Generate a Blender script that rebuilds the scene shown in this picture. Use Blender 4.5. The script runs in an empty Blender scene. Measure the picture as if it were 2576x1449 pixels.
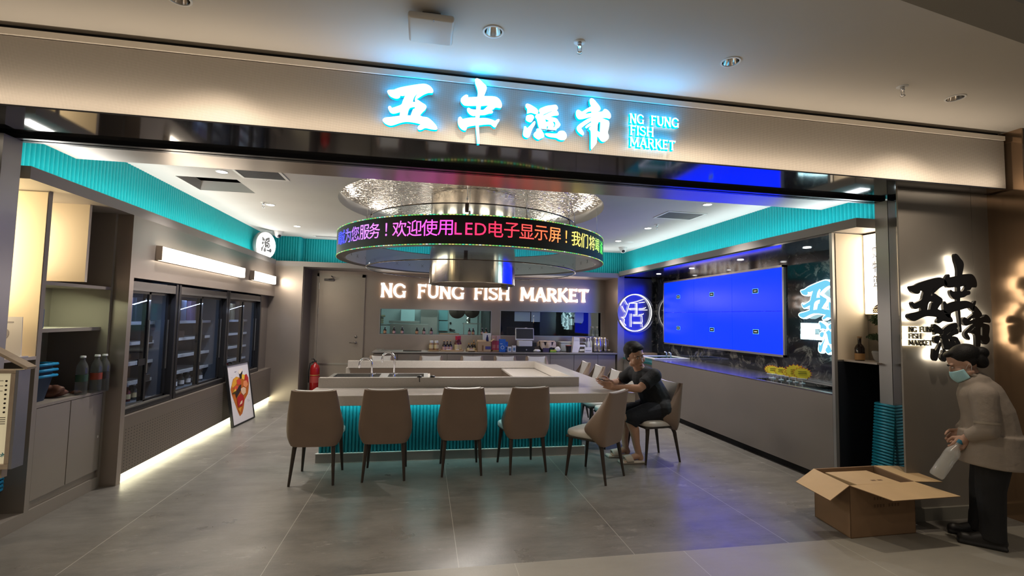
import bpy, bmesh, math, random
from mathutils import Vector, Matrix, geometry
random.seed(7)
S = bpy.context.scene
COL = S.collection
PI = math.pi
R = math.radians

# ------------------------------------------------------------------ camera
CX = Vector((0.98335479, -0.18067195, 0.01926124))    # right
CD = Vector((0.03017806, 0.05787045, -0.99786787))    # down
CF = Vector((0.17917208, 0.98183943, 0.06235951))     # forward
EYE = Vector((0.0, 0.0, 1.6))
FPX = 1202.0
cam_data = bpy.data.cameras.new('camera')
cam = bpy.data.objects.new('camera', cam_data)
COL.objects.link(cam)
cam_data.sensor_width = 36.0
cam_data.lens = FPX / 2576.0 * 36.0
cam_data.clip_start = 0.05
cam_data.clip_end = 60
cam.matrix_world = Matrix(((CX.x, -CD.x, -CF.x, EYE.x), (CX.y, -CD.y, -CF.y, EYE.y), (CX.z, -CD.z, -CF.z, EYE.z), (0, 0, 0, 1)))
S.camera = cam

def P(px, py, ax, val):
    """photo pixel -> point on the plane axis=val"""
    d = CX * ((px - 1288) / FPX) + CD * ((py - 724.5) / FPX) + CF
    t = (val - EYE[ax]) / d[ax]
    return EYE + d * t

# ------------------------------------------------------------------ world, view
W = bpy.data.worlds.new('world'); S.world = W; W.use_nodes = True
W.node_tree.nodes['Background'].inputs[0].default_value = (0.55, 0.5, 0.45, 1)
W.node_tree.nodes['Background'].inputs[1].default_value = 0.08
S.view_settings.view_transform = 'Standard'
S.view_settings.look = 'None'
S.view_settings.exposure = 1.0
S.view_settings.gamma = 1.0
S.view_settings.use_curve_mapping = False
S.cycles.max_bounces = 7
S.cycles.diffuse_bounces = 3
S.cycles.glossy_bounces = 3
S.cycles.transmission_bounces = 6
S.cycles.transparent_max_bounces = 10
S.cycles.sample_clamp_indirect = 3.0
S.cycles.caustics_reflective = False
S.cycles.caustics_refractive = False

# ------------------------------------------------------------------ lights
def area(name, loc, size, size_y, energy, color, direction=(0, 0, -1), spread=180):
    l = bpy.data.lights.new(name, 'AREA'); l.shape = 'RECTANGLE'; l.size = size; l.size_y = size_y
    l.energy = energy; l.color = color; l.spread = R(spread)
    o = bpy.data.objects.new(name, l); COL.objects.link(o); o.location = loc
    d = Vector(direction).normalized()
    if abs(d.z) > 0.99:
        o.rotation_euler = (0, 0, 0) if d.z < 0 else (PI, 0, 0)
    else:
        o.rotation_euler = d.to_track_quat('-Z', 'Y').to_euler()
    return o
def spot(name, loc, energy, color, angle=90, blend=0.6, direction=(0, 0, -1), r=0.04):
    l = bpy.data.lights.new(name, 'SPOT'); l.energy = energy; l.color = color
    l.spot_size = R(angle); l.spot_blend = blend; l.shadow_soft_size = r
    o = bpy.data.objects.new(name, l); COL.objects.link(o); o.location = loc
    o.rotation_euler = Vector(direction).normalized().to_track_quat('-Z', 'Y').to_euler()
    return o
WARM = (1.0, 0.84, 0.66); NEUT = (1.0, 0.93, 0.86); COOL = (0.8, 0.93, 1.0)
# coves on top of the ledges, behind the teal band
area('cove_light_left', (-2.86, 6.7, 2.605), 0.10, 5.6, 12, (1.0, 0.95, 0.88), (0, 0, 1))
area('cove_light_right', (4.2, 6.7, 2.625), 0.12, 5.6, 12, (0.86, 0.96, 1.0), (0, 0, 1))
area('cove_light_back', (0.9, 9.62, 2.59), 6.2, 0.10, 12, (0.95, 0.97, 0.95), (0, 0, 1))
# store ceiling downlights
DOWN = [(-2.17, 5.5), (-2.14, 7.04), (-2.19, 8.66), (3.53, 5.5), (3.54, 7.18), (3.59, 8.51)]
for x, y in DOWN:
    spot('downlight_beam', (x, y, 3.085), 85, NEUT, 105, 0.8)
SOFF = [(4.42, 8.51), (4.45, 7.4), (4.45, 6.13), (4.43, 4.89)]
for x, y in SOFF:
    spot('soffit_beam', (x, y, 2.495), 12, NEUT, 95, 0.8)
# strip under the island worktop washing the teal slats
area('worktop_strip_front', (0.4, 5.49, 0.684), 2.9, 0.02, 4.6, (0.55, 1.0, 1.0), (0, 0.3, -1))
area('worktop_strip_side', (2.05, 6.6, 0.672), 0.05, 2.1, .8, (0.55, 1.0, 1.0), (0, 0, -1))
# hood lamps inside the ring over the island
area('hood_lamp', (0.64, 6.6, 2.0), 0.8, 0.8, 22, NEUT, (0, 0, -1))
# kitchen behind the pass windows
for i in range(10):
    a = 2 * PI * i / 10
    area('recess_glow', (0.64 + 1.66 * math.cos(a), 6.6 + 1.66 * math.sin(a), 3.11), .5, .05, 1.9, (1.0, 0.9, 0.76), (-math.cos(a) * .8, -math.sin(a) * .8, 1))
area('kitchen_lamp', (0.2, 11.4, 2.5), 1.8, 0.6, 11, (0.72, 1.0, 0.98), (0, 0, -1))
# mall lamps at their ceiling fittings, then added fill lights
for x, y, e in ((-1.35, 2.77, 32), (0.345, 2.70, 32), (1.90, 2.69, 30), (3.80, 2.79, 42)):
    spot('mall_lamp_beam', (x, y, 3.262), e, WARM, 120, 0.9, r=0.04)
for x, y, e in ((-3.0, 0.9, 110), (0.6, 0.2, 90), (-1.0, -1.8, 130), (2.6, -1.8, 130), (4.6, -0.6, 60)):
    spot('mall_fill', (x, y, 3.24), e, WARM, 125, 0.9, r=0.08)  # unseen spots added around and behind the camera to light the mall floor
area('fascia_fill', (0.8, 3.10, 2.79), 8.0, 0.04, 8, WARM, (0, 0.55, 1))  # added light brightening the fascia from its foot; no visible lamp there

# ------------------------------------------------------------------ colour and material helpers
def lin(c):
    if isinstance(c, str):
        c = c.lstrip('#'); c = tuple(int(c[i:i + 2], 16) / 255 for i in (0, 2, 4))
    return tuple(((v / 12.92) if v <= 0.04045 else ((v + 0.055) / 1.055) ** 2.4) for v in c)
MATS = {}
def mat(name, color, rough=0.5, metal=0.0, spec=0.5, noise=0.0, nscale=8.0, bump=0.0, bscale=40.0, coat=0.0, alpha=1.0, trans=0.0, ior=1.45, emis=None, estr=0.0):
    if name in MATS: return MATS[name]
    m = bpy.data.materials.new(name); m.use_nodes = True
    nt = m.node_tree; b = nt.nodes['Principled BSDF']
    c = lin(color) if isinstance(color, str) else color
    b.inputs['Base Color'].default_value = (*c, 1)
    b.inputs['Roughness'].default_value = rough
    b.inputs['Metallic'].default_value = metal
    b.inputs['Specular IOR Level'].default_value = spec
    b.inputs['Coat Weight'].default_value = coat
    b.inputs['Coat Roughness'].default_value = 0.08
    b.inputs['Alpha'].default_value = alpha
    b.inputs['Transmission Weight'].default_value = trans
    b.inputs['IOR'].default_value = ior
    if emis is not None:
        e = lin(emis) if isinstance(emis, str) else emis
        b.inputs['Emission Color'].default_value = (*e, 1)
        b.inputs['Emission Strength'].default_value = estr
    if noise or bump:
        tc = nt.nodes.new('ShaderNodeTexCoord')
    if noise:
        n = nt.nodes.new('ShaderNodeTexNoise'); n.inputs['Scale'].default_value = nscale; n.inputs['Detail'].default_value = 4
        nt.links.new(tc.outputs['Object'], n.inputs['Vector'])
        mr = nt.nodes.new('ShaderNodeMapRange'); mr.inputs[1].default_value = 0.25; mr.inputs[2].default_value = 0.75
        mr.inputs[3].default_value = 1 - noise; mr.inputs[4].default_value = 1 + noise
        nt.links.new(n.outputs['Fac'], mr.inputs[0])
        mx = nt.nodes.new('ShaderNodeMix'); mx.data_type = 'RGBA'; mx.blend_type = 'MULTIPLY'; mx.inputs[0].default_value = 1
        mx.inputs[6].default_value = (*c, 1)
        nt.links.new(mr.outputs[0], mx.inputs[7]); nt.links.new(mx.outputs[2], b.inputs['Base Color'])
    if bump:
        n2 = nt.nodes.new('ShaderNodeTexNoise'); n2.inputs['Scale'].default_value = bscale; n2.inputs['Detail'].default_value = 3
        nt.links.new(tc.outputs['Object'], n2.inputs['Vector'])
        bp = nt.nodes.new('ShaderNodeBump'); bp.inputs['Strength'].default_value = bump; bp.inputs['Distance'].default_value = 0.01
        nt.links.new(n2.outputs['Fac'], bp.inputs['Height']); nt.links.new(bp.outputs[0], b.inputs['Normal'])
    MATS[name] = m
    return m
def emat(name, color, strength, sampling=True):
    if name in MATS: return MATS[name]
    m = bpy.data.materials.new(name); m.use_nodes = True
    nt = m.node_tree; nt.nodes.clear()
    e = nt.nodes.new('ShaderNodeEmission'); o = nt.nodes.new('ShaderNodeOutputMaterial')
    c = lin(color) if isinstance(color, str) else color
    e.inputs[0].default_value = (*c, 1); e.inputs[1].default_value = strength
    nt.links.new(e.outputs[0], o.inputs[0])
    if not sampling: m.cycles.emission_sampling = 'NONE'
    MATS[name] = m
    return m
def thin_glass(name, tint=(0.9, 0.97, 0.97), refl=0.12, rough=0.02, cap_=1.0):
    """clear sheet glass: lets light through, mirrors a little"""
    if name in MATS: return MATS[name]
    m = bpy.data.materials.new(name); m.use_nodes = True
    nt = m.node_tree; nt.nodes.clear()
    o = nt.nodes.new('ShaderNodeOutputMaterial'); t = nt.nodes.new('ShaderNodeBsdfTransparent'); g = nt.nodes.new('ShaderNodeBsdfGlossy')
    t.inputs[0].default_value = (*tint, 1); g.inputs['Roughness'].default_value = rough
    fr = nt.nodes.new('ShaderNodeFresnel'); fr.inputs[0].default_value = 1.5
    ad = nt.nodes.new('ShaderNodeMath'); ad.operation = 'MULTIPLY_ADD'; ad.inputs[1].default_value = cap_; ad.inputs[2].default_value = refl * 0.4
    ad.use_clamp = True
    mx = nt.nodes.new('ShaderNodeMixShader')
    gm = nt.nodes.new('ShaderNodeNewGeometry'); iv = nt.nodes.new('ShaderNodeMath'); iv.operation = 'SUBTRACT'; iv.inputs[0].default_value = 1.0
    ml = nt.nodes.new('ShaderNodeMath'); ml.operation = 'MULTIPLY'   # only the outer face of the pane mirrors
    nt.links.new(gm.outputs['Backfacing'], iv.inputs[1]); nt.links.new(fr.outputs[0], ad.inputs[0]); nt.links.new(ad.outputs[0], ml.inputs[0]); nt.links.new(iv.outputs[0], ml.inputs[1]); nt.links.new(ml.outputs[0], mx.inputs[0])
    nt.links.new(t.outputs[0], mx.inputs[1]); nt.links.new(g.outputs[0], mx.inputs[2]); nt.links.new(mx.outputs[0], o.inputs[0])
    MATS[name] = m
    return m

# ------------------------------------------------------------------ mesh builder
class MB:
    def __init__(s): s.bm = bmesh.new(); s.mi = 0
    def _tag(s, faces):
        for f in faces: f.material_index = s.mi
    def poly(s, pts):
        f = s.bm.faces.new([s.bm.verts.new(Vector(p)) for p in pts]); f.material_index = s.mi; return f
    def box(s, x0, x1, y0, y1, z0, z1, bev=0.0, rot=None, org=None, seg=2):
        x0, x1 = min(x0, x1), max(x0, x1); y0, y1 = min(y0, y1), max(y0, y1); z0, z1 = min(z0, z1), max(z0, z1)
        r = bmesh.ops.create_cube(s.bm, size=1)
        vs = r['verts']
        for v in vs:
            v.co = Vector(((x0 + x1) / 2 + v.co.x * (x1 - x0), (y0 + y1) / 2 + v.co.y * (y1 - y0), (z0 + z1) / 2 + v.co.z * (z1 - z0)))
        fs = set(f for v in vs for f in v.link_faces); s._tag(fs)
        if bev:
            es = set(e for v in vs for e in v.link_edges)
            rb = bmesh.ops.bevel(s.bm, geom=list(es), offset=bev, segments=seg, affect='EDGES', profile=0.5)
            vs = list(set(v for f in rb['faces'] for v in f.verts)); s._tag(rb['faces'])
        if rot is not None:
            o = Vector(org) if org is not None else Vector(((x0 + x1) / 2, (y0 + y1) / 2, (z0 + z1) / 2))
            M = Matrix.Translation(o) @ rot.to_4x4() @ Matrix.Translation(-o)
            for v in set(vs): v.co = M @ v.co
        return s
    def tube(s, pts, r, n=10, caps=True, smooth=True):
        """swept round bar; r a number or a list"""
        pts = [Vector(p) for p in pts]; k = len(pts)
        rs = [r] * k if not isinstance(r, (list, tuple)) else list(r)
        rings = []; up = None
        for i, p in enumerate(pts):
            t = (pts[min(i + 1, k - 1)] - pts[max(i - 1, 0)]).normalized()
            if up is None:
                a = Vector((0, 0, 1)) if abs(t.z) < 0.9 else Vector((1, 0, 0)); u = t.cross(a).normalized()
            else:
                u = (up - t * up.dot(t)).normalized()
            up = u; w = t.cross(u)
            rings.append([s.bm.verts.new(p + (u * math.cos(2 * PI * j / n) + w * math.sin(2 * PI * j / n)) * rs[i]) for j in range(n)])
        for a, b in zip(rings, rings[1:]):
            for j in range(n):
                f = s.bm.faces.new((a[j], a[(j + 1) % n], b[(j + 1) % n], b[j])); f.material_index = s.mi; f.smooth = smooth
        if caps:
            s._tag([s.bm.faces.new(list(reversed(rings[0]))), s.bm.faces.new(rings[-1])])
        return s
    def lathe(s, prof, c=(0, 0, 0), n=20, axis='z', closed=False, smooth=True):
        """profile [(r,h)] spun about an axis through c"""
        c = Vector(c); rings = []
        def pt(r, h, a):
            x, y = r * math.cos(a), r * math.sin(a)
            return c + (Vector((x, y, h)) if axis == 'z' else Vector((h, x, y)) if axis == 'x' else Vector((x, h, y)))
        for r, h in prof:
            if r < 1e-6: rings.append([s.bm.verts.new(pt(0, h, 0))])
            else: rings.append([s.bm.verts.new(pt(r, h, 2 * PI * j / n)) for j in range(n)])
        prs = list(zip(rings, rings[1:])) + ([(rings[-1], rings[0])] if closed else [])
        for a, b in prs:
            for j in range(n):
                if len(a) == 1 and len(b) == 1: continue
                if len(a) == 1: vs = (a[0], b[(j + 1) % n], b[j])
                elif len(b) == 1: vs = (a[j], a[(j + 1) % n], b[0])
                else: vs = (a[j], a[(j + 1) % n], b[(j + 1) % n], b[j])
                f = s.bm.faces.new(vs); f.material_index = s.mi; f.smooth = smooth
        return s
    def prism(s, pts2, fn, d):
        """outline pts2 [(u,v)] -> fn(u,v,w); w 0..d"""
        a = [s.bm.verts.new(Vector(fn(u, v, 0))) for u, v in pts2]; b = [s.bm.verts.new(Vector(fn(u, v, d))) for u, v in pts2]
        n = len(pts2)
        s._tag([s.bm.faces.new(list(reversed(a))), s.bm.faces.new(b)])
        s._tag([s.bm.faces.new((a[i], a[(i + 1) % n], b[(i + 1) % n], b[i])) for i in range(n)])
        return s
    def grid(s, fn, nu, nv, wrap=False, smooth=True):
        vs = [[s.bm.verts.new(Vector(fn(i / nu, j / nv))) for j in range(nv + 1)] for i in range(nu + (0 if wrap else 1))]
        m = len(vs)
        for i in range(nu):
            for j in range(nv):
                a, b = vs[i], vs[(i + 1) % m]
                f = s.bm.faces.new((a[j], b[j], b[j + 1], a[j + 1])); f.material_index = s.mi; f.smooth = smooth
        return s
    def ball(s, c, r, sc=(1, 1, 1), u=16, v=10, rot=None):
        rr = bmesh.ops.create_uvsphere(s.bm, u_segments=u, v_segments=v, radius=r)
        M = Matrix.Translation(Vector(c)) @ (rot.to_4x4() if rot is not None else Matrix.Identity(4)) @ Matrix.Diagonal((*sc, 1))
        for vv in rr['verts']: vv.co = M @ vv.co
        for f in set(f for vv in rr['verts'] for f in vv.link_faces): f.material_index = s.mi; f.smooth = True
        return s
    def ribbon(s, pts, fn, d):
        """thick brush line [(u,v,width)] as a closed slab, fn(u,v,w)"""
        L, Rr = [], []
        k = len(pts)
        for i, (u, v, w) in enumerate(pts):
            a = pts[max(i - 1, 0)]; b = pts[min(i + 1, k - 1)]
            t = Vector((b[0] - a[0], b[1] - a[1])); t = t.normalized() if t.length > 1e-9 else Vector((1, 0))
            n = Vector((-t.y, t.x)) * (w / 2)
            L.append((u + n.x, v + n.y)); Rr.append((u - n.x, v - n.y))
        for i in range(k - 1):
            q = [L[i], Rr[i], Rr[i + 1], L[i + 1]]
            a = [s.bm.verts.new(Vector(fn(x, y, 0))) for x, y in q]; b = [s.bm.verts.new(Vector(fn(x, y, d))) for x, y in q]
            fs = [s.bm.faces.new(list(reversed(a))), s.bm.faces.new(b), s.bm.faces.new((a[0], a[3], b[3], b[0])), s.bm.faces.new((a[1], b[1], b[2], a[2]))]
            if i == 0: fs.append(s.bm.faces.new((a[0], b[0], b[1], a[1])))
            if i == k - 2: fs.append(s.bm.faces.new((a[3], a[2], b[2], b[3])))
            s._tag(fs)
        return s
    def xf(s, M):
        for v in s.bm.verts: v.co = M @ v.co
        return s

def mesh_of(name, mb, mats, smooth=None):
    me = bpy.data.meshes.new(name)
    bmesh.ops.recalc_face_normals(mb.bm, faces=mb.bm.faces)
    mb.bm.to_mesh(me); mb.bm.free()
    for m in (mats if isinstance(mats, (list, tuple)) else [mats]): me.materials.append(m)
    if smooth is not None:
        me.shade_smooth(); me.set_sharp_from_angle(angle=R(smooth))
    return me
def tag(o, label, cat, group=None):
    o['label'] = label; o['category'] = cat
    if group: o['group'] = group
    return o
def thing(name, label, cat, loc=(0, 0, 0), rz=0.0, group=None):
    o = bpy.data.objects.new(name, None); COL.objects.link(o)
    o.empty_display_size = 0.1
    o.location = loc; o.rotation_euler = (0, 0, rz)
    return tag(o, label, cat, group)
def part(name, mb, mats, parent, smooth=None, world=False, label=None):
    """one mesh part under a thing (world=True: the shape was given in room coordinates)"""
    me = mb if isinstance(mb, bpy.types.Mesh) else mesh_of(name, mb, mats, smooth)
    o = bpy.data.objects.new(name, me); COL.objects.link(o); o.parent = parent
    if world:
        M = parent.matrix_basis.copy(); q = parent.parent
        while q is not None: M = q.matrix_basis @ M; q = q.parent
        me.transform(M.inverted())
    if label: o['label'] = label
    return o
def single(name, mb, mats, label, cat, group=None, smooth=None):
    """a thing that is one mesh; its origin goes to the middle of its foot"""
    me = mb if isinstance(mb, bpy.types.Mesh) else mesh_of(name, mb, mats, smooth)
    xs = [v.co.x for v in me.vertices]; ys = [v.co.y for v in me.vertices]; zs = [v.co.z for v in me.vertices]
    c = Vector(((min(xs) + max(xs)) / 2, (min(ys) + max(ys)) / 2, min(zs)))
    me.transform(Matrix.Translation(-c))
    o = bpy.data.objects.new(name, me); COL.objects.link(o); o.location = c
    return tag(o, label, cat, group)
def struct(name, mb, mats, smooth=None, parent=None):
    me = mb if isinstance(mb, bpy.types.Mesh) else mesh_of(name, mb, mats, smooth)
    o = bpy.data.objects.new(name, me); COL.objects.link(o)
    if parent is not None: o.parent = parent
    else: o['kind'] = 'structure'
    return o
def dup(root, loc, rz=0.0, label=None, group=None):
    r = root.copy(); COL.objects.link(r); r.location = loc; r.rotation_euler = (0, 0, rz)
    if label: r['label'] = label
    if group: r['group'] = group
    for ch in list(root.children):
        c = ch.copy(); COL.objects.link(c); c.parent = r
        for g in list(ch.children):
            d = g.copy(); COL.objects.link(d); d.parent = c
    return r
def text_mesh(body, size=1.0, weight=0.0):
    """flat lettering outline from the built-in typeface, lying in xy"""
    cu = bpy.data.curves.new('lettering', 'FONT'); cu.body = body; cu.size = size; cu.offset = weight; cu.resolution_u = 3
    o = bpy.data.objects.new('lettering', cu); COL.objects.link(o)
    dg = bpy.context.evaluated_depsgraph_get(); dg.update()
    me = bpy.data.meshes.new_from_object(o.evaluated_get(dg))
    bpy.data.objects.remove(o); bpy.data.curves.remove(cu)
    return me
def add_text(mb, body, size, fn, weight=0.0, center=True, depth=None):
    """put flat lettering into mb through fn(u,v)"""
    me = text_mesh(body, size, weight)
    xs = [v.co.x for v in me.vertices]; ys = [v.co.y for v in me.vertices]
    cx, cy = ((min(xs) + max(xs)) / 2, (min(ys) + max(ys)) / 2) if center else (0, 0)
    vs = [mb.bm.verts.new(Vector(fn(v.co.x - cx, v.co.y - cy))) for v in me.vertices]
    for p in me.polygons:
        try:
            f = mb.bm.faces.new([vs[i] for i in p.vertices]); f.material_index = mb.mi
        except ValueError: pass
    bpy.data.meshes.remove(me)
def curve_solid(loops, depth, res=4, smooth_loops=True, offset=0.0):
    """2-D outline loops (outer and holes, even-odd) -> solid mesh lying in xy, thickness depth"""
    cu = bpy.data.curves.new('outline', 'CURVE'); cu.dimensions = '2D'; cu.fill_mode = 'BOTH' if depth else 'FRONT'; cu.extrude = depth / 2; cu.resolution_u = res; cu.offset = offset
    for lp in loops:
        sp = cu.splines.new('BEZIER'); sp.bezier_points.add(len(lp) - 1); sp.use_cyclic_u = True
        n = len(lp)
        for i, (x, y) in enumerate(lp):
            b = sp.bezier_points[i]; b.co = (x, y, 0)
            a = Vector(lp[i - 1]); c = Vector(lp[(i + 1) % n]); p = Vector((x, y))
            d1 = p - a; d2 = c - p
            ang = d1.angle(d2) if d1.length > 1e-9 and d2.length > 1e-9 else 0
            b.handle_left_type = b.handle_right_type = 'FREE'
            if smooth_loops and ang < R(62):
                t = (c - a).normalized()
                b.handle_left = (*(p - t * d1.length * 0.33), 0); b.handle_right = (*(p + t * d2.length * 0.33), 0)
            else:
                b.handle_left = (*(p - d1 * 0.33), 0); b.handle_right = (*(p + d2 * 0.33), 0)
    o = bpy.data.objects.new('outline', cu); COL.objects.link(o)
    dg = bpy.context.evaluated_depsgraph_get(); dg.update()
    me = bpy.data.meshes.new_from_object(o.evaluated_get(dg))
    bpy.data.objects.remove(o); bpy.data.curves.remove(cu)
    return me
# ================================================================== setting
def floor_material(name, c1, c2, rough0, rough1, x0, sx, y0, sy, linecol, scuff):
    m = bpy.data.materials.new(name); m.use_nodes = True; nt = m.node_tree; b = nt.nodes['Principled BSDF']; L = nt.links
    g = nt.nodes.new('ShaderNodeNewGeometry'); sp = nt.nodes.new('ShaderNodeSeparateXYZ'); L.new(g.outputs['Position'], sp.inputs[0])
    def noise(scale, detail, rough=0.6, vec=None):
        n = nt.nodes.new('ShaderNodeTexNoise'); n.inputs['Scale'].default_value = scale; n.inputs['Detail'].default_value = detail; n.inputs['Roughness'].default_value = rough
        L.new(vec if vec is not None else g.outputs['Position'], n.inputs['Vector']); return n.outputs['Fac']
    def ramp(src, a, b_, o0=0.0, o1=1.0):
        r = nt.nodes.new('ShaderNodeMapRange'); r.inputs[1].default_value = a; r.inputs[2].default_value = b_; r.inputs[3].default_value = o0; r.inputs[4].default_value = o1
        L.new(src, r.inputs[0]); return r.outputs[0]
    def mth(op, a, b_=None):
        n = nt.nodes.new('ShaderNodeMath'); n.operation = op
        for i, v in enumerate((a, b_)):
            if v is None: continue
            if isinstance(v, (int, float)): n.inputs[i].default_value = v
            else: L.new(v, n.inputs[i])
        return n.outputs[0]
    def mix(f, a, b_):
        n = nt.nodes.new('ShaderNodeMix'); n.data_type = 'RGBA'
        L.new(f, n.inputs[0])
        for i, v in ((6, a), (7, b_)):
            if isinstance(v, tuple): n.inputs[i].default_value = (*v, 1)
            else: L.new(v, n.inputs[i])
        return n.outputs[2]
    def line(coord, o, step, w):
        f = mth('FRACT', mth('DIVIDE', mth('SUBTRACT', coord, o - step * 40), step))
        d = mth('ABSOLUTE', mth('SUBTRACT', f, 0.5))
        return mth('GREATER_THAN', d, 0.5 - w / step / 2)
    mp = nt.nodes.new('ShaderNodeMapping'); mp.inputs['Scale'].default_value = (0.6, 1.6, 1); L.new(g.outputs['Position'], mp.inputs[0])
    col = mix(ramp(noise(1.7, 6, 0.65, mp.outputs[0]), 0.3, 0.7), c1, c2)
    if scuff:
        col = mix(ramp(noise(6, 8, 0.8, mp.outputs[0]), 0.35, 0.65, 0, .55), col, tuple(v * 1.25 for v in c2))
        sc = mth('MULTIPLY', ramp(noise(7, 8, 0.75, mp.outputs[0]), 0.56, 0.74), ramp(noise(1.1, 2), 0.46, 0.6))
        col = mix(mth('MULTIPLY', sc, 0.8), col, tuple(min(1, v * 2.6) for v in c2))
        sc2 = ramp(noise(90, 2), 0.73, 0.76)
        col = mix(mth('MULTIPLY', sc2, 0.5), col, tuple(min(1, v * 3) for v in c2))
    ln = mth('MAXIMUM', line(sp.outputs[0], x0, sx, 0.005), mth('MULTIPLY', line(sp.outputs[1], y0, sy, 0.004), 0.35 if scuff else 0.8))
    col = mix(ln, col, linecol)
    L.new(col, b.inputs['Base Color'])
    L.new(ramp(noise(2.3, 5), 0.3, 0.7, rough0, rough1), b.inputs['Roughness'])
    b.inputs['Specular IOR Level'].default_value = 0.5
    bp = nt.nodes.new('ShaderNodeBump'); bp.inputs['Strength'].default_value = 0.12; bp.inputs['Distance'].default_value = 0.004
    L.new(noise(60, 3), bp.inputs['Height']); L.new(bp.outputs[0], b.inputs['Normal'])
    return m
M_floor = floor_material('store_floor_tile', (0.082, 0.077, 0.07), (0.175, 0.163, 0.146), 0.26, 0.42, 0.267, 1.2, 3.165, 1.2, (0.36, 0.34, 0.31), True)
M_mall = floor_material('mall_floor_tile', (0.25, 0.235, 0.2), (0.31, 0.29, 0.25), 0.35, 0.45, 0.63, 1.2, 3.165, 1.2, (0.42, 0.4, 0.36), False)

mb = MB(); mb.poly([(-4, 3.165, 0), (5.6, 3.165, 0), (5.6, 12.8, 0), (-4, 12.8, 0)]); struct('floor', mb, M_floor)
mb = MB(); mb.poly([(-9, -5, 0), (10, -5, 0), (10, 3.165, 0), (-9, 3.165, 0)]); struct('floor_mall', mb, M_mall)

# ------------------------------------------------------------------ mall ceiling, fascia
M_white = mat('ceiling_paint', (0.62, 0.6, 0.57), 0.85, noise=0.03, nscale=2)
M_mallceil = mat('mall_ceiling_paint', (0.58, 0.54, 0.48), 0.8, noise=0.03, nscale=1.5)
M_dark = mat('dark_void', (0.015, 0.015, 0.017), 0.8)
edge = [(-9, 0.2), (-4, 0.75), (-1, 1.35), (1, 1.72), (2.38, 1.98), (3.45, 2.15), (4.4, 2.42), (5.4, 2.85), (6.5, 3.5)]
MALL_LAMPS = [(P(px, py, 2, 3.28).x, P(px, py, 2, 3.28).y) for px, py in ((1241, 79), (1838, 155), (2403, 246), (450, -4))]
me = curve_solid([edge + [(6.5, 3.75), (-9, 3.75)]] + [[(x + .052 * math.cos(2 * PI * i / 24), y + .052 * math.sin(2 * PI * i / 24)) for i in range(24)] for x, y in MALL_LAMPS], 0, res=1, smooth_loops=False)
me.transform(Matrix.Translation((0, 0, 3.28))); me.name = 'ceiling_mall'; me.materials.clear(); me.materials.append(M_mallceil)
for p in me.polygons: p.material_index = 0
struct('ceiling_mall', me, M_mallceil)
mb = MB()
for (xa, ya), (xb, yb) in zip(edge, edge[1:]):
    t = Vector((xb - xa, yb - ya)).normalized(); n = Vector((t.y, -t.x))
    mb.poly([(xa, ya, 3.28), (xb, yb, 3.28), (xb + n.x * .14, yb + n.y * .14, 3.36), (xa + n.x * .14, ya + n.y * .14, 3.36)])
    mb.poly([(xa + n.x * .14, ya + n.y * .14, 3.36), (xb + n.x * .14, yb + n.y * .14, 3.36), (xb + n.x * .14, yb + n.y * .14, 3.6), (xa + n.x * .14, ya + n.y * .14, 3.6)])
struct('trim_1', mb, mat('ceiling_rim', (0.3, 0.28, 0.25), 0.6))

def mesh_panel_material():
    """fine perforated metal mesh"""
    m = bpy.data.materials.new('perforated_mesh'); m.use_nodes = True; nt = m.node_tree; b = nt.nodes['Principled BSDF']; L = nt.links
    g = nt.nodes.new('ShaderNodeNewGeometry')
    mp = nt.nodes.new('ShaderNodeMapping'); mp.inputs['Rotation'].default_value = (0, R(45), 0); L.new(g.outputs['Position'], mp.inputs[0])
    ch = nt.nodes.new('ShaderNodeTexChecker'); ch.inputs['Scale'].default_value = 200
    ch.inputs[1].default_value = (0.5, 0.45, 0.39, 1); ch.inputs[2].default_value = (0.27, 0.24, 0.205, 1)
    L.new(mp.outputs[0], ch.inputs[0]); L.new(ch.outputs[0], b.inputs['Base Color'])
    b.inputs['Metallic'].default_value = 0.25; b.inputs['Roughness'].default_value = 0.5
    return m
M_mesh = mesh_panel_material()
mb = MB(); mb.box(-5, 4.86, 3.2, 3.5, 2.785, 3.195); struct('wall_fascia', mb, M_mesh)
mb = MB(); mb.box(-5, 4.86, 3.188, 3.3, 3.2, 3.238); struct('trim_2', mb, mat('fascia_trim', (0.72, 0.65, 0.56), 0.45, metal=0.1))
mb = MB(); mb.box(-5, 4.86, 3.24, 3.5, 3.238, 3.28); struct('trim_3', mb, M_dark)
# black mirror soffit, door track, brown metal soffit behind it
M_blackglass = mat('black_glass', (0.012, 0.012, 0.014), 0.06, spec=0.6, coat=0.6)
M_bronze = mat('satin_bronze', (0.4, 0.35, 0.31), 0.3, metal=0.75, noise=0.04, nscale=3)
M_panel = mat('satin_taupe_panel', (0.42, 0.365, 0.32), 0.32, metal=0.72, noise=0.04, nscale=2.5)
M_panel_dark = mat('dark_taupe_panel', (0.2, 0.17, 0.145), 0.36, metal=0.5, noise=0.05, nscale=2.5)
M_frame = mat('grey_frame', (0.42, 0.41, 0.40), 0.34, metal=0.65)
mb = MB(); mb.box(-5, 4.86, 3.2, 3.7, 2.775, 2.785); struct('ceiling_threshold', mb, M_blackglass)
mb = MB(); mb.box(-2.86, 4.2, 3.7, 3.74, 2.745, 2.785); mb.box(-2.86, 4.2, 3.76, 3.8, 2.745, 2.785); mb.box(-2.86, 4.2, 3.7, 3.82, 2.775, 2.79); struct('trim_4', mb, mat('door_track', (0.03, 0.03, 0.034), 0.2, metal=0.6))
mb = MB(); mb.box(-2.72, 4.02, 3.82, 4.24, 2.78, 3.14); struct('trim_5', mb, M_bronze)
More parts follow.
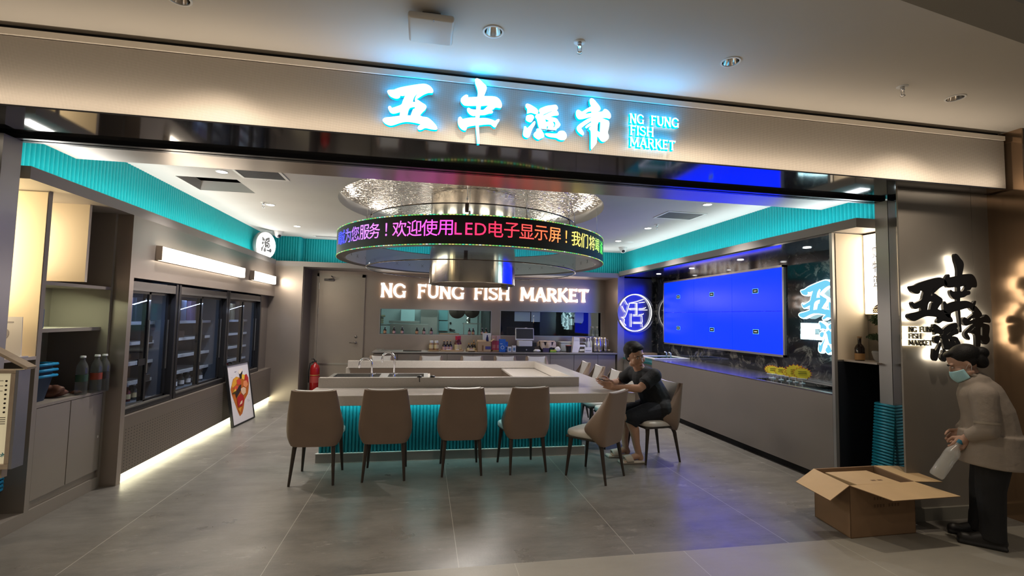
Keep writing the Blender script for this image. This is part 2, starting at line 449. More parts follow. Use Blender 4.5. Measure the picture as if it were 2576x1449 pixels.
mb = MB(); mb.box(-5, 5, 3.5, 3.82, 2.79, 3.3); struct('wall_front', mb, mat('store_front_upper', (0.5, 0.48, 0.45), 0.8))
# posts of the opening
mb = MB(); mb.box(-2.86, -2.745, 3.62, 3.77, 0, 2.745); struct('trim_6', mb, M_frame)
mb = MB(); mb.box(4.155, 4.2, 3.645, 3.77, 0, 2.745); struct('trim_7', mb, M_frame)
mb = MB(); mb.prism([(4.158, 3.645), (3.952, 3.387), (3.98, 3.387), (4.198, 3.645)], lambda u, v, w: (u, v, w), 2.775); struct('trim_8', mb, M_blackglass)
mb = MB(); mb.box(-5, -2.86, 3.5, 3.8, 0, 2.775); struct('wall_front_left', mb, mat('near_black_panel', (0.05, 0.045, 0.045), 0.35))
# lettered wall on the right, its skirting, and the bronze-sided pillar beyond it
M_charcoal = mat('charcoal_satin', (0.27, 0.245, 0.215), 0.42, metal=0.4, noise=0.05, nscale=3)
mb = MB(); mb.box(3.95, 4.72, 3.37, 3.385, 0.0, 2.775); mb.box(4.0, 4.72, 3.385, 3.42, 0, 2.775); mb.box(4.724, 4.9, 3.37, 3.42, 0.0, 2.775); struct('wall_front_right', mb, M_charcoal)
mb = MB(); mb.box(3.95, 4.9, 3.345, 3.37, 0, 0.1); struct('baseboard_front', mb, mat('stone_skirting', (0.2, 0.19, 0.16), 0.5))
mb = MB(); mb.box(4.9, 4.915, 3.1, 3.8, 0.0, 3.28); struct('wall_pillar_side', mb, mat('polished_bronze', (0.5, 0.34, 0.22), 0.16, metal=0.9))
mb = MB(); mb.box(4.915, 8, 3.1, 3.9, 0.0, 3.28); struct('wall_pillar', mb, mat('pillar_dark', (0.06, 0.055, 0.05), 0.45))

# ------------------------------------------------------------------ store ceiling with the round recess and an open hatch
RC = Vector((0.64, 6.6)); RR = 1.79
circ = [(RC.x + RR * math.cos(2 * PI * i / 64), RC.y + RR * math.sin(2 * PI * i / 64)) for i in range(64)]
hatch = [(-2.76, 5.8), (-2.13, 5.8), (-2.13, 6.41), (-2.76, 6.41)]
me = curve_solid([[(-3.4, 3.8), (4.8, 3.8), (4.8, 10.4), (-3.4, 10.4)], circ, hatch], 0, res=1, smooth_loops=False)
me.transform(Matrix.Translation((0, 0, 3.1))); me.name = 'ceiling'; me.materials.clear(); me.materials.append(M_white)
for p in me.polygons: p.material_index = 0
struct('ceiling', me, M_white)
mb = MB(); mb.lathe([(RR, 3.1), (RR, 3.24)], (RC.x, RC.y, 0), 64); struct('trim_9', mb, M_white)
def ripple_steel():
    m = bpy.data.materials.new('water_ripple_steel'); m.use_nodes = True; nt = m.node_tree; b = nt.nodes['Principled BSDF']; L = nt.links
    b.inputs['Base Color'].default_value = (0.9, 0.82, 0.72, 1); b.inputs['Metallic'].default_value = 1; b.inputs['Roughness'].default_value = 0.08
    g = nt.nodes.new('ShaderNodeNewGeometry'); mp = nt.nodes.new('ShaderNodeMapping'); mp.inputs['Scale'].default_value = (0.8, 2.2, 1); L.new(g.outputs['Position'], mp.inputs[0])
    n = nt.nodes.new('ShaderNodeTexNoise'); n.inputs['Scale'].default_value = 13; n.inputs['Detail'].default_value = 1.5; n.inputs['Distortion'].default_value = 0.6
    L.new(mp.outputs[0], n.inputs['Vector'])
    bp = nt.nodes.new('ShaderNodeBump'); bp.inputs['Strength'].default_value = 1.0; bp.inputs['Distance'].default_value = 0.09
    L.new(n.outputs['Fac'], bp.inputs['Height']); L.new(bp.outputs[0], b.inputs['Normal'])
    return m
mb = MB(); mb.poly([(RC.x + (RR + .02) * math.cos(2 * PI * i / 64), RC.y + (RR + .02) * math.sin(2 * PI * i / 64), 3.24) for i in range(64)]); struct('ceiling_recess', mb, ripple_steel())
# hatch: white reveal, dark plenum above
mb = MB()
for (xa, ya), (xb, yb) in zip(hatch, hatch[1:] + hatch[:1]): mb.poly([(xa, ya, 3.1), (xb, yb, 3.1), (xb, yb, 3.22), (xa, ya, 3.22)])
struct('trim_10', mb, M_white)
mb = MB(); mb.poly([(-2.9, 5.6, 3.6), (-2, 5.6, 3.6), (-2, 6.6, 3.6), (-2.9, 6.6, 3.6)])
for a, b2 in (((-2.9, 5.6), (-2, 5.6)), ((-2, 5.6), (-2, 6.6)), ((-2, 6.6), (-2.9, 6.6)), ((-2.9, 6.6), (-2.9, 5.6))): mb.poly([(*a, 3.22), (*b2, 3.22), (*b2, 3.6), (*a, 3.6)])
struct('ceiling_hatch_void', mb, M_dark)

# ------------------------------------------------------------------ ledges with the fluted teal band behind them
M_teal = mat('teal_fluted', (0.006, 0.34, 0.37), 0.38, spec=0.4)
M_ledge = mat('ledge_grey', (0.36, 0.33, 0.31), 0.5, metal=0.2)
def flutes(mb, a, b, z0, z1, nrm, pitch=0.048, depth=0.017, per=6):
    """half-round flutes from a to b (xy), bulging along nrm"""
    a, b, nrm = Vector(a), Vector(b), Vector(nrm).normalized()
    n = max(1, round((b - a).length / pitch))
    pts = []
    for i in range(n):
        for j in range(per):
            t = (i + j / per) / n
            p = a.lerp(b, t) + nrm * depth * abs(math.sin(PI * j / per)) ** 0.8
            pts.append(p)
    pts.append(b)
    lo = [mb.bm.verts.new((p.x, p.y, z0)) for p in pts]; hi = [mb.bm.verts.new((p.x, p.y, z1)) for p in pts]
    for i in range(len(pts) - 1):
        f = mb.bm.faces.new((lo[i], lo[i + 1], hi[i + 1], hi[i])); f.smooth = True; f.material_index = mb.mi
    return mb
mb = MB(); mb.box(-3.35, -2.72, 3.82, 9.43, 2.50, 2.59); struct('trim_11', mb, M_ledge)
mb = MB(); mb.box(-3.35, 4.8, 9.43, 10.3, 2.48, 2.575); struct('trim_12', mb, M_ledge)
mb = MB(); mb.box(4.0, 4.9, 3.82, 9.43, 2.52, 2.61); struct('trim_13', mb, M_ledge)
mb = MB(); flutes(mb, (-3.03, 3.8), (-3.03, 9.86), 2.55, 3.1, (1, 0)); struct('wall_left_band', mb, M_teal, smooth=50)
mb = MB(); flutes(mb, (-3.03, 9.86), (-2.42, 9.86), 2.55, 3.1, (0, -1)); flutes(mb, (-2.42, 9.86), (-2.42, 10.06), 2.55, 3.1, (1, 0)); flutes(mb, (-2.42, 10.06), (4.38, 10.06), 2.55, 3.1, (0, -1)); struct('wall_back_band', mb, M_teal, smooth=50)
mb = MB(); flutes(mb, (4.38, 3.8), (4.38, 10.06), 2.55, 3.1, (-1, 0)); struct('wall_right_band', mb, M_teal, smooth=50)

# ------------------------------------------------------------------ left wall around the fridges
mb = MB(); mb.box(-3.6, -2.72, 5.1, 9.43, 1.912, 2.50); struct('wall_left_upper', mb, M_panel)
def perf_material():
    m = bpy.data.materials.new('perforated_brown_panel'); m.use_nodes = True; nt = m.node_tree; b = nt.nodes['Principled BSDF']; L = nt.links
    g = nt.nodes.new('ShaderNodeNewGeometry'); sp = nt.nodes.new('ShaderNodeSeparateXYZ'); L.new(g.outputs['Position'], sp.inputs[0])
    cb = nt.nodes.new('ShaderNodeCombineXYZ'); L.new(sp.outputs[1], cb.inputs[0]); L.new(sp.outputs[2], cb.inputs[1])
    v = nt.nodes.new('ShaderNodeTexVoronoi'); v.inputs['Scale'].default_value = 22; v.inputs['Randomness'].default_value = 0.0; v.voronoi_dimensions = '2D'
    mp = nt.nodes.new('ShaderNodeMapping'); mp.inputs['Scale'].default_value = (1, 1.6, 1); L.new(cb.outputs[0], mp.inputs[0]); L.new(mp.outputs[0], v.inputs['Vector'])
    lt = nt.nodes.new('ShaderNodeMath'); lt.operation = 'LESS_THAN'; lt.inputs[1].default_value = 0.17; L.new(v.outputs['Distance'], lt.inputs[0])
    z = nt.nodes.new('ShaderNodeMath'); z.operation = 'LESS_THAN'; z.inputs[1].default_value = 0.5; L.new(sp.outputs[2], z.inputs[0])
    an = nt.nodes.new('ShaderNodeMath'); an.operation = 'MULTIPLY'; L.new(lt.outputs[0], an.inputs[0]); L.new(z.outputs[0], an.inputs[1])
    mx = nt.nodes.new('ShaderNodeMix'); mx.data_type = 'RGBA'; L.new(an.outputs[0], mx.inputs[0])
    mx.inputs[6].default_value = (0.21, 0.175, 0.145, 1); mx.inputs[7].default_value = (0.05, 0.04, 0.035, 1); L.new(mx.outputs[2], b.inputs['Base Color'])
    b.inputs['Metallic'].default_value = 0.45; b.inputs['Roughness'].default_value = 0.38
    return m
mb = MB(); mb.box(-3.6, -2.72, 5.1, 9.43, 0.085, 0.61); struct('wall_left_lower', mb, perf_material())
mb = MB(); mb.box(-3.6, -2.82, 8.9, 9.43, 0.61, 1.912); struct('wall_left_end', mb, M_panel_dark)
mb = MB(); mb.box(-3.6, -2.735, 5.1, 9.43, 0.0, 0.085); struct('baseboard_left', mb, emat('floor_strip_glow', (1.0, 0.93, 0.62), 2.6))
mb = MB(); mb.box(-3.6, -3.5, 5.1, 9.43, 0.61, 1.912); struct('wall_left_back', mb, M_panel_dark)
mb = MB(); mb.box(-3.4, -2.72, 5.035, 5.1, 0, 2.5); struct('trim_14', mb, M_panel)
# end block on the left of the back wall
mb = MB(); mb.box(-3.6, -2.24, 9.43, 10.25, 0, 2.48); struct('wall_back_left', mb, M_panel)
# ------------------------------------------------------------------ back wall with two pass-through windows
YB = 10.15
W1 = (-0.88, 1.40, 1.225, 1.735); W2 = (1.62, 3.87, 1.225, 1.745)
mb = MB()
for x0, x1, z0, z1 in ((-2.24, 4.0, 1.745, 2.48), (-2.24, 4.0, 0, 1.225), (-2.24, W1[0], 1.225, 1.745), (W1[1], W2[0], 1.225, 1.745), (W2[1], 4.0, 1.225, 1.745), (W1[0], W1[1], 1.735, 1.745)):
    mb.box(x0, x1, YB, YB + 0.12, z0, z1)
struct('wall_back', mb, M_panel)
mb = MB(); mb.box(3.975, 4.12, 9.43, 10.3, 0, 2.48); struct('wall_back_right', mb, M_panel)
for k, (x0, x1, z0, z1) in enumerate((W1, W2)):
    fr = MB()
    for a in ((x0 - .02, x1 + .02, z0 - .02, z0), (x0 - .02, x1 + .02, z1, z1 + .02), (x0 - .02, x0, z0, z1), (x1, x1 + .02, z0, z1)):
        fr.box(a[0], a[1], YB - 0.012, YB + 0.13, a[2], a[3])
    w = struct('window_%d' % (k + 1), fr, M_frame)
    g = MB(); g.box(x0, x1, YB + 0.085, YB + 0.093, z0, z1); struct('pane', g, thin_glass('window_glass', (0.92, 1, 0.99), 0.25 if k else 0.12), parent=w)
# kitchen beyond
M_kwall = mat('kitchen_white_panel', (0.55, 0.6, 0.58), 0.5); M_kdark = mat('kitchen_dark', (0.03, 0.03, 0.032), 0.5); M_steel = mat('brushed_steel', (0.55, 0.54, 0.52), 0.3, metal=1.0, noise=0.08, nscale=4)
mb = MB(); mb.box(-2.3, 4.1, 12.6, 12.7, 0, 2.9); struct('wall_kitchen_back', mb, M_kwall)
mb = MB(); mb.box(1.48, 1.56, 10.27, 12.6, 0, 2.9); struct('wall_kitchen_divider', mb, M_kdark)
mb = MB(); mb.box(-2.3, 4.1, 10.3, 12.6, 2.85, 2.9); struct('ceiling_kitchen', mb, M_kdark)
mb = MB(); mb.box(1.56, 4.1, 11.6, 11.66, 0, 2.9); struct('wall_kitchen_dark', mb, M_kdark)
mb = MB(); mb.box(-1.6, -1.5, 10.27, 12.6, 0, 2.9); struct('wall_kitchen_left', mb, M_kwall)
# door in the back-left recess
M_door = mat('satin_steel_door', (0.42, 0.37, 0.32), 0.34, metal=0.7, noise=0.06, nscale=1.6)
mb = MB(); mb.box(-2.09, -1.26, YB - 0.035, YB - 0.001, 0.02, 2.36); d = struct('door_1', mb, M_door)
f = MB(); f.box(-2.13, -2.09, YB - .05, YB, 0, 2.42); f.box(-1.26, -1.20, YB - .05, YB, 0, 2.42); f.box(-2.13, -1.2, YB - .05, YB, 2.36, 2.42); struct('door_frame', f, M_door, parent=d)
f = MB(); f.lathe([(0.0, -0.09), (0.02, -0.09), (0.024, -0.085), (0.024, -0.035)], (-1.345, YB, 1.04), 14, 'y'); f.tube([(-1.345, YB - .075, 1.04), (-1.36, YB - .085, 1.04), (-1.46, YB - .085, 1.04)], 0.009); struct('door_handle', f, mat('dark_steel', (0.2, 0.18, 0.16), 0.3, metal=0.9), parent=d)
f = MB(); f.lathe([(0.0, -0.055), (0.022, -0.055), (0.026, -0.05), (0.026, -0.035)], (-1.345, YB, 1.155), 14, 'y'); struct('door_lock', f, MATS['dark_steel'], parent=d)
f = MB(); f.box(-1.99, -1.80, YB - .085, YB - .035, 2.27, 2.315, 0.006); f.tube([(-1.9, YB - .1, 2.305), (-1.78, YB - .2, 2.31), (-1.86, YB - .06, 2.37)], 0.008); struct('door_closer', f, mat('closer_grey', (0.16, 0.15, 0.15), 0.4, metal=0.6), parent=d)
for z in (2.1, 1.6, 0.4):
    f = MB(); f.box(-2.10, -2.08, YB - .05, YB - .03, z, z + .13); struct('door_hinge', f, M_steel, parent=d)
f = MB(); f.box(-2.09, -1.26, YB - .045, YB - .034, 0.60, 0.63); struct('kick_rail', f, M_steel, parent=d)
mb = MB(); mb.box(-2.24, -2.232, 9.5, 10.1, 0, 2.48); struct('trim_15', mb, M_panel_dark)

# ------------------------------------------------------------------ right wall: marble, soffit, sign panel, niche
def marble_material():
    m = bpy.data.materials.new('black_marble'); m.use_nodes = True; nt = m.node_tree; b = nt.nodes['Principled BSDF']; L = nt.links
    g = nt.nodes.new('ShaderNodeNewGeometry')
    n = nt.nodes.new('ShaderNodeTexNoise'); n.inputs['Scale'].default_value = 3.2; n.inputs['Detail'].default_value = 9; n.inputs['Roughness'].default_value = 0.72; n.inputs['Distortion'].default_value = 1.5
    L.new(g.outputs['Position'], n.inputs['Vector'])
    r = nt.nodes.new('ShaderNodeValToRGB'); e = r.color_ramp.elements
    e[0].position = 0.42; e[0].color = (0.008, 0.009, 0.012, 1); e[1].position = 0.8; e[1].color = (0.3, 0.28, 0.25, 1)
    k = e.new(0.53); k.color = (0.018, 0.02, 0.024, 1); k = e.new(0.6); k.color = (0.12, 0.112, 0.10, 1)
    L.new(n.outputs['Fac'], r.inputs[0]); L.new(r.outputs[0], b.inputs['Base Color'])
    b.inputs['Roughness'].default_value = 0.06; b.inputs['Specular IOR Level'].default_value = 0.6
    return m
M_marble = marble_material()
XM = 4.8
mb = MB(); mb.box(XM, XM + .1, 4.12, 9.5, 0, 2.52); struct('wall_right', mb, M_marble)
mb = MB(); mb.box(4.12, XM, 9.43, 9.55, 0.9, 2.5); struct('wall_back_sign', mb, mat('dark_satin_mirror', (0.24, 0.25, 0.29), 0.26, metal=0.85, noise=0.03, nscale=2))
mb = MB(); mb.box(4.74, XM, 9.40, 9.43, 0.9, 2.5); struct('trim_16', mb, M_marble)
mb = MB(); mb.box(4.12, XM, 9.40, 9.55, 0.0, 0.9); struct('wall_back_sign_base', mb, mat('grey_laminate', (0.24, 0.23, 0.22), 0.45))
mb = MB(); mb.box(4.012, XM, 4.14, 9.43, 2.50, 2.52); struct('ceiling_right_soffit', mb, mat('dark_soffit', (0.05, 0.05, 0.055), 0.12, coat=0.3))
# ================================================================== lettering
# brush characters, outlines traced as loops in photo pixels of the fascia sign
def px_loops(ox, oy, sc, loops): return [[(ox + x / sc, oy + y / sc) for x, y in lp] for lp in loops]
G_WU = px_loops(955, 195, 9.66, [
 [(185,340),(210,305),(340,295),(480,245),(700,200),(1000,155),(1110,155),(1210,195),(1280,265),(1305,330),(1280,375),(1190,375),(1080,415),(980,475),(900,530),(945,550),(1030,610),(1110,660),(1140,710),(1110,780),(1040,850),(980,920),(1050,950),(1150,965),(1240,1020),(1330,1110),(1390,1190),(1405,1250),(1370,1270),(1250,1260),(1110,1230),(1030,1265),(960,1275),(925,1235),(940,1180),(1000,1135),(820,1095),(640,1080),(500,1105),(350,1155),(260,1170),(150,1130),(80,1060),(80,1010),(130,975),(300,955),(485,925),(500,840),(400,870),(320,880),(260,850),(220,780),(205,720),(240,690),(270,700),(300,740),(430,695),(530,650),(560,570),(600,480),(620,440),(550,450),(500,440),(495,480),(430,515),(330,495),(240,440)],
 [(730,750),(860,715),(850,760),(815,765),(755,920),(675,920)], [(805,590),(840,480),(930,375),(870,480),(855,540),(865,595)]])
G_FENG = px_loops(1130, 190, 8.05, [
 [(525,130),(525,75),(560,55),(620,80),(690,150),(740,195),(760,250),(740,330),(705,415),(930,425),(1010,470),(1060,550),(1065,630),(1035,660),(940,650),(885,690),(800,695),(870,705),(890,735),(870,765),(800,775),(720,800),(620,805),(612,860),(740,860),(850,885),(930,920),(960,895),(1000,880),(1020,890),(1010,930),(980,970),(945,1040),(915,1050),(870,1020),(840,995),(720,995),(600,1010),(610,1200),(615,1380),(570,1385),(550,1180),(535,1010),(370,1045),(345,1100),(310,1115),(240,1080),(190,1010),(175,930),(190,850),(225,830),(250,850),(270,880),(400,855),(530,850),(535,815),(480,820),(420,790),(370,730),(360,670),(395,650),(450,680),(545,690),(550,615),(320,610),(265,570),(235,520),(245,460),(310,400),(350,385),(380,400),(385,440),(570,430),(580,350),(560,250),(530,170)],
 [(640,620),(790,605),(690,695),(635,695)]])
G_YU = px_loops(1305, 240, 11.146, [
 [(190,290),(200,245),(250,230),(330,260),(450,330),(530,400),(545,470),(520,520),(460,525),(390,500),(330,490),(230,515),(235,380),(200,340)],
 [(200,640),(220,570),(300,540),(380,545),(425,590),(420,650),(385,710),(335,755),(250,730),(205,690)],
 [(155,865),(200,870),(235,920),(330,830),(410,740),(450,715),(470,750),(450,830),(390,930),(340,1060),(300,1150),(250,1190),(190,1180),(130,1130),(120,1060),(140,940)],
 [(565,420),(590,375),(680,330),(800,290),(950,270),(1040,265),(1080,300),(1100,370),(1065,415),(1100,460),(1120,530),(1100,560),(980,575),(870,605),(980,620),(1070,655),(1120,730),(1170,810),(1160,850),(1110,910),(1060,945),(1050,990),(1000,1010),(930,1000),(780,1025),(735,1000),(740,970),(650,965),(580,925),(545,840),(500,660),(465,620),(470,560),(540,520),(600,500),(570,460)],
 [(740,665),(860,715),(765,745)], [(945,735),(1010,745),(1025,800),(1000,890),(960,890),(995,830),(975,775)], [(785,865),(825,865),(810,935),(785,935)], [(680,545),(800,490),(920,440),(930,450),(820,500),(700,560)],
 [(490,1000),(500,940),(550,925),(610,940),(660,1000),(700,1080),(715,1150),(680,1190),(610,1215),(560,1240),(480,1200),(420,1140),(420,1080),(450,1030)],
 [(735,1085),(760,1060),(900,1065),(1070,1065),(1120,1010),(1180,990),(1270,1000),(1330,1070),(1345,1150),(1320,1220),(1260,1255),(1140,1245),(1050,1195),(880,1170),(780,1135)]])
G_SHI = px_loops(1435, 240, 10.35, [
 [(500,140),(515,90),(550,70),(610,100),(690,190),(760,280),(785,340),(770,390),(740,410),(690,425),(830,415),(875,360),(920,355),(990,400),(1045,480),(1055,560),(1020,605),(940,590),(800,585),(900,620),(990,660),(1015,720),(1000,850),(975,970),(1000,1050),(985,1130),(920,1190),(850,1210),(790,1180),(740,1110),(695,1060),(690,1200),(670,1260),(550,1410),(530,1380),(525,930),(480,880),(500,830),(535,810),(520,795),(410,860),(385,835),(400,800),(460,750),(540,700),(535,670),(400,760),(280,850),(330,930),(355,1000),(325,1045),(240,990),(175,910),(165,840),(210,770),(320,690),(440,615),(540,575),(530,565),(400,595),(240,625),(180,590),(145,510),(150,420),(180,375),(220,375),(260,400),(300,420),(400,360),(540,280),(510,220)],
 [(375,485),(460,430),(545,415),(545,455)], [(725,710),(780,690),(765,965),(705,920)]])
YSIGN = 3.152
def to_plane(loops, y): return [[(P(x, y_, 1, y).x, P(x, y_, 1, y).z) for x, y_ in lp] for lp in loops]
GLYPH = {}
for k, g in (('wu', G_WU), ('feng', G_FENG), ('yu', G_YU), ('shi', G_SHI)): GLYPH[k] = to_plane(g, YSIGN)
def bbox(loops):
    xs = [p[0] for l in loops for p in l]; zs = [p[1] for l in loops for p in l]
    return min(xs), max(xs), min(zs), max(zs)
def fit(loops, x0, x1, z0, z1):
    a, b, c, d = bbox(loops)
    return [[(x0 + (x - a) / (b - a) * (x1 - x0), z0 + (z - c) / (d - c) * (z1 - z0)) for x, z in l] for l in loops]
def glyph_mesh(name, loops, depth, M, mats, offset=0.0):
    me = curve_solid(loops, depth, res=4, offset=offset); me.name = name
    me.materials.clear()
    for m in mats: me.materials.append(m)
    for p in me.polygons:
        n = p.normal.z
        if len(mats) == 4 and abs(n) < .7 and p.normal.y > .3: p.material_index = 2; p.use_smooth = False; continue
        p.material_index = 0 if n > 0.7 else (len(mats) - 1 if n < -0.7 else min(1, len(mats) - 1)); p.use_smooth = False
    me.transform(M)
    return me
def M_front(y):        # outline (x, z) on a plane y, seen from -y
    return Matrix.Translation((0, y, 0)) @ Matrix.Rotation(PI / 2, 4, 'X')

# flared serif capitals as brush lines, cap height 1
def stem(x0, y0, x1, y1, w=0.17, a=1.75, b=1.75):
    o = []
    for t in (0, .05, .12, .25, .5, .75, .88, .95, 1):
        k = 1 + (a - 1) * max(0, 1 - t / .22) ** 1.4 + (b - 1) * max(0, 1 - (1 - t) / .22) ** 1.4
        o.append((x0 + (x1 - x0) * t, y0 + (y1 - y0) * t, w * k))
    return o
def arc(cx, cy, rx, ry, a0, a1, w0, w1=None, n=14):
    w1 = w1 or w0
    return [(cx + rx * math.cos(R(a0 + (a1 - a0) * i / n)), cy + ry * math.sin(R(a0 + (a1 - a0) * i / n)), w0 + (w1 - w0) * math.sin(PI * i / n)) for i in range(n + 1)]
def bar(x0, y0, x1, y1, w=.13, tip=.24): return [(x0, y0, w), (x0 + (x1 - x0) * .7, y0 + (y1 - y0) * .7, w), (x1, y1, tip)]
FONT = {
 'N': ([stem(.14, 0, .14, 1), stem(.68, 0, .68, 1), [(.1, .97, .26), (.4, .52, .2), (.7, .06, .26)]], .84),
 'G': ([arc(.47, .5, .37, .44, 48, 320, .13, .2), [(.66, .80, .1), (.76, .80, .2), (.80, .70, .1)], stem(.76, .02, .76, .46, .17, 1.1, 1.9)], .92),
 'F': ([stem(.16, 0, .16, 1), bar(.16, .93, .62, .91, .14, .28), bar(.16, .52, .52, .52, .12, .26)], .68),
 'U': ([[(.15, 1, .3), (.15, .9, .22), (.15, .75, .17), (.15, .36, .17)], arc(.42, .36, .27, .28, 180, 360, .17, .17), [(.69, .36, .17), (.69, .75, .17), (.69, .9, .22), (.69, 1, .3)]], .84),
 'I': ([stem(.16, 0, .16, 1)], .34),
 'S': ([arc(.34, .74, .23, .2, 30, 270, .12, .18), arc(.34, .27, .26, .21, 90, -150, .18, .12), [(.5, .86, .08), (.56, .84, .22), (.58, .76, .1)], [(.09, .24, .1), (.1, .15, .24), (.18, .12, .1)]], .68),
 'H': ([stem(.16, 0, .16, 1), stem(.68, 0, .68, 1), [(.16, .5, .13), (.68, .5, .13)]], .86),
 'M': ([stem(.13, 0, .16, 1, .15), stem(.87, 0, .84, 1, .17), [(.14, .97, .26), (.5, .2, .16)], [(.86, .97, .2), (.5, .2, .14)]], 1.02),
 'A': ([[(.42, 1, .16), (.3, .6, .14), (.14, .1, .17), (.1, 0, .28)], [(.42, 1, .22), (.54, .6, .2), (.72, .1, .22), (.76, 0, .32)], [(.22, .33, .11), (.62, .33, .11)]], .86),
 'R': ([stem(.16, 0, .16, 1), arc(.36, .73, .24, .2, 95, -95, .12, .18), [(.16, .93, .13), (.36, .93, .12)], [(.16, .53, .12), (.36, .53, .12)], [(.36, .53, .14), (.5, .3, .18), (.68, .04, .24), (.72, 0, .3)]], .78),
 'K': ([stem(.16, 0, .16, 1), [(.66, 1, .26), (.55, .86, .14), (.2, .48, .12)], [(.3, .56, .14), (.52, .28, .2), (.72, .04, .24), (.74, 0, .3)]], .8),
 'E': ([stem(.16, 0, .16, 1), bar(.16, .93, .6, .92, .13, .26), bar(.16, .52, .5, .52, .12, .24), bar(.16, .07, .64, .09, .14, .28)], .72),
 'T': ([stem(.38, 0, .38, 1, .17, 1.75, 1.0), [(.04, .88, .26), (.2, .93, .14), (.56, .93, .14), (.72, .88, .26)]], .76)}
def word_width(wd): return sum(FONT[c][1] for c in wd)
def letters(wd, x0, x1, z0, z1, fn, d, mats, parent, two_tone=True):
    """a word between x0..x1 and z0..z1 in the sign's own plane, each letter a part"""
    k = (x1 - x0) / word_width(wd); h = z1 - z0; x = x0
    for c in wd:
        st, adv = FONT[c]; mb = MB()
        for s_ in st:
            mb.ribbon([(x + u * k, z0 + v * h, w * (k + h) / 2 * .84) for u, v, w in s_], fn, d)
        if two_tone: small_letters(mb)
        part('letter', mb, mats, parent, world=True)
        x += adv * k

# ------------------------------------------------------------------ fascia sign
E_face = emat('sign_face_glow', (0.70, 0.97, 1.0), 1.5)
E_side = emat('sign_edge_glow', (0.0, 0.34, 0.55), 1.3)
E_top = emat('sign_top_edge_glow', (0.0, 0.40, 1.0), 16.0)
E_cyan = mat('sign_back_plate', (0.05, 0.05, 0.06), .5)
sg = thing('shop_sign', 'large glowing white and cyan brush-lettered shop sign on the mesh fascia', 'sign', (0.75, YSIGN, 2.8))
for k in ('wu', 'feng', 'yu', 'shi'):
    part('character', glyph_mesh('character', GLYPH[k], 0.03, M_front(YSIGN + 0.015), [E_face, E_side, E_top, E_cyan]), None, sg, world=True)
def fn_y(y0): return lambda u, v, w: (u, y0 + w, v)
def small_letters(mb):
    for p in list(mb.bm.faces):
        p.normal_update()
        p.material_index = 0 if abs(p.normal.y) > .7 else 2 if p.normal.z > .3 else 1
for words, z0 in (((('NG', 1.412, 1.525), ('FUNG', 1.575, 1.80)), 3.015), ((('FISH', 1.413, 1.603),), 2.928), ((('MARKET', 1.412, 1.772),), 2.843)):
    for wd, a, b in words:
        letters(wd, a, b, z0, z0 + .072, fn_y(YSIGN), 0.03, [E_face, E_side, E_top], sg)

# ------------------------------------------------------------------ sign over the pass windows
E_warm = emat('white_letter_glow', (1.0, 0.93, 0.88), 4.0)
E_halo = emat('orange_edge_glow', (1.0, 0.55, 0.3), 2.6)
bs = thing('wall_sign', 'glowing white serif lettering on the back wall above the pass windows', 'sign', (1.35, YB, 1.97))
bw = [('NG', 957, 1022), ('FUNG', 1049, 1169), ('FISH', 1192, 1284), ('MARKET', 1309, 1482)]
for wd, a, b in bw:
    xa, xb = P(a, 740, 1, YB - .04).x, P(b, 745, 1, YB - .04).x
    letters(wd, xa, xb, 1.975, 2.262, fn_y(YB - .05), 0.035, [E_warm, E_halo, E_halo], bs)

# ------------------------------------------------------------------ dark halo-lit sign on the charcoal wall, cyan sign on the marble
def wall_sign_layout(yp):
    """boxes of the stacked composition in the plane y=yp"""
    def bx(x0, x1, y0, y1):
        a, b = P(x0, y1, 1, yp), P(x1, y0, 1, yp); return a.x, b.x, a.z, b.z
    return dict(wu=bx(2282, 2392, 699, 812), feng=bx(2374, 2453, 641, 836), yu=bx(2345, 2425, 812, 910), shi=bx(2424, 2489, 770, 886),
                NG=bx(2290, 2311, 822, 836), FUNG=bx(2318, 2356, 822, 836), FISH=bx(2290, 2322, 839, 852), MARKET=bx(2290, 2350, 856, 869))
LAY = wall_sign_layout(3.32)
M_blackletter = mat('black_letter', (0.012, 0.012, 0.013), 0.25)
E_backlit = emat('halo_glow', (1.0, 0.90, 0.72), 9)
ds = thing('halo_sign', 'black brush characters with white back glow on the charcoal front wall', 'sign', (4.35, 3.32, 1.3))
for k in ('wu', 'feng', 'yu', 'shi'):
    part('character', glyph_mesh('character', fit(GLYPH[k], *LAY[k]), 0.02, M_front(3.325), [M_blackletter, M_blackletter, E_backlit]), None, ds, world=True)
E_gold = emat('gold_glow', (1.0, 0.8, 0.45), 2.5)
for wd in ('NG', 'FUNG', 'FISH', 'MARKET'):
    a, b, c, d_ = LAY[wd]
    letters(wd, a, b, c, d_, fn_y(3.33), 0.012, M_blackletter, ds, False)
for wds in (('NG', 'FUNG'), ('FISH',), ('MARKET',)):
    a = LAY[wds[0]][0] - .035; b = LAY[wds[-1]][1] + .005; c, d_ = LAY[wds[0]][2:]
    mb = MB(); mb.box(a, b, 3.352, 3.36, c - .004, d_ + .004); part('backlight_bar', mb, E_gold, ds, world=True)

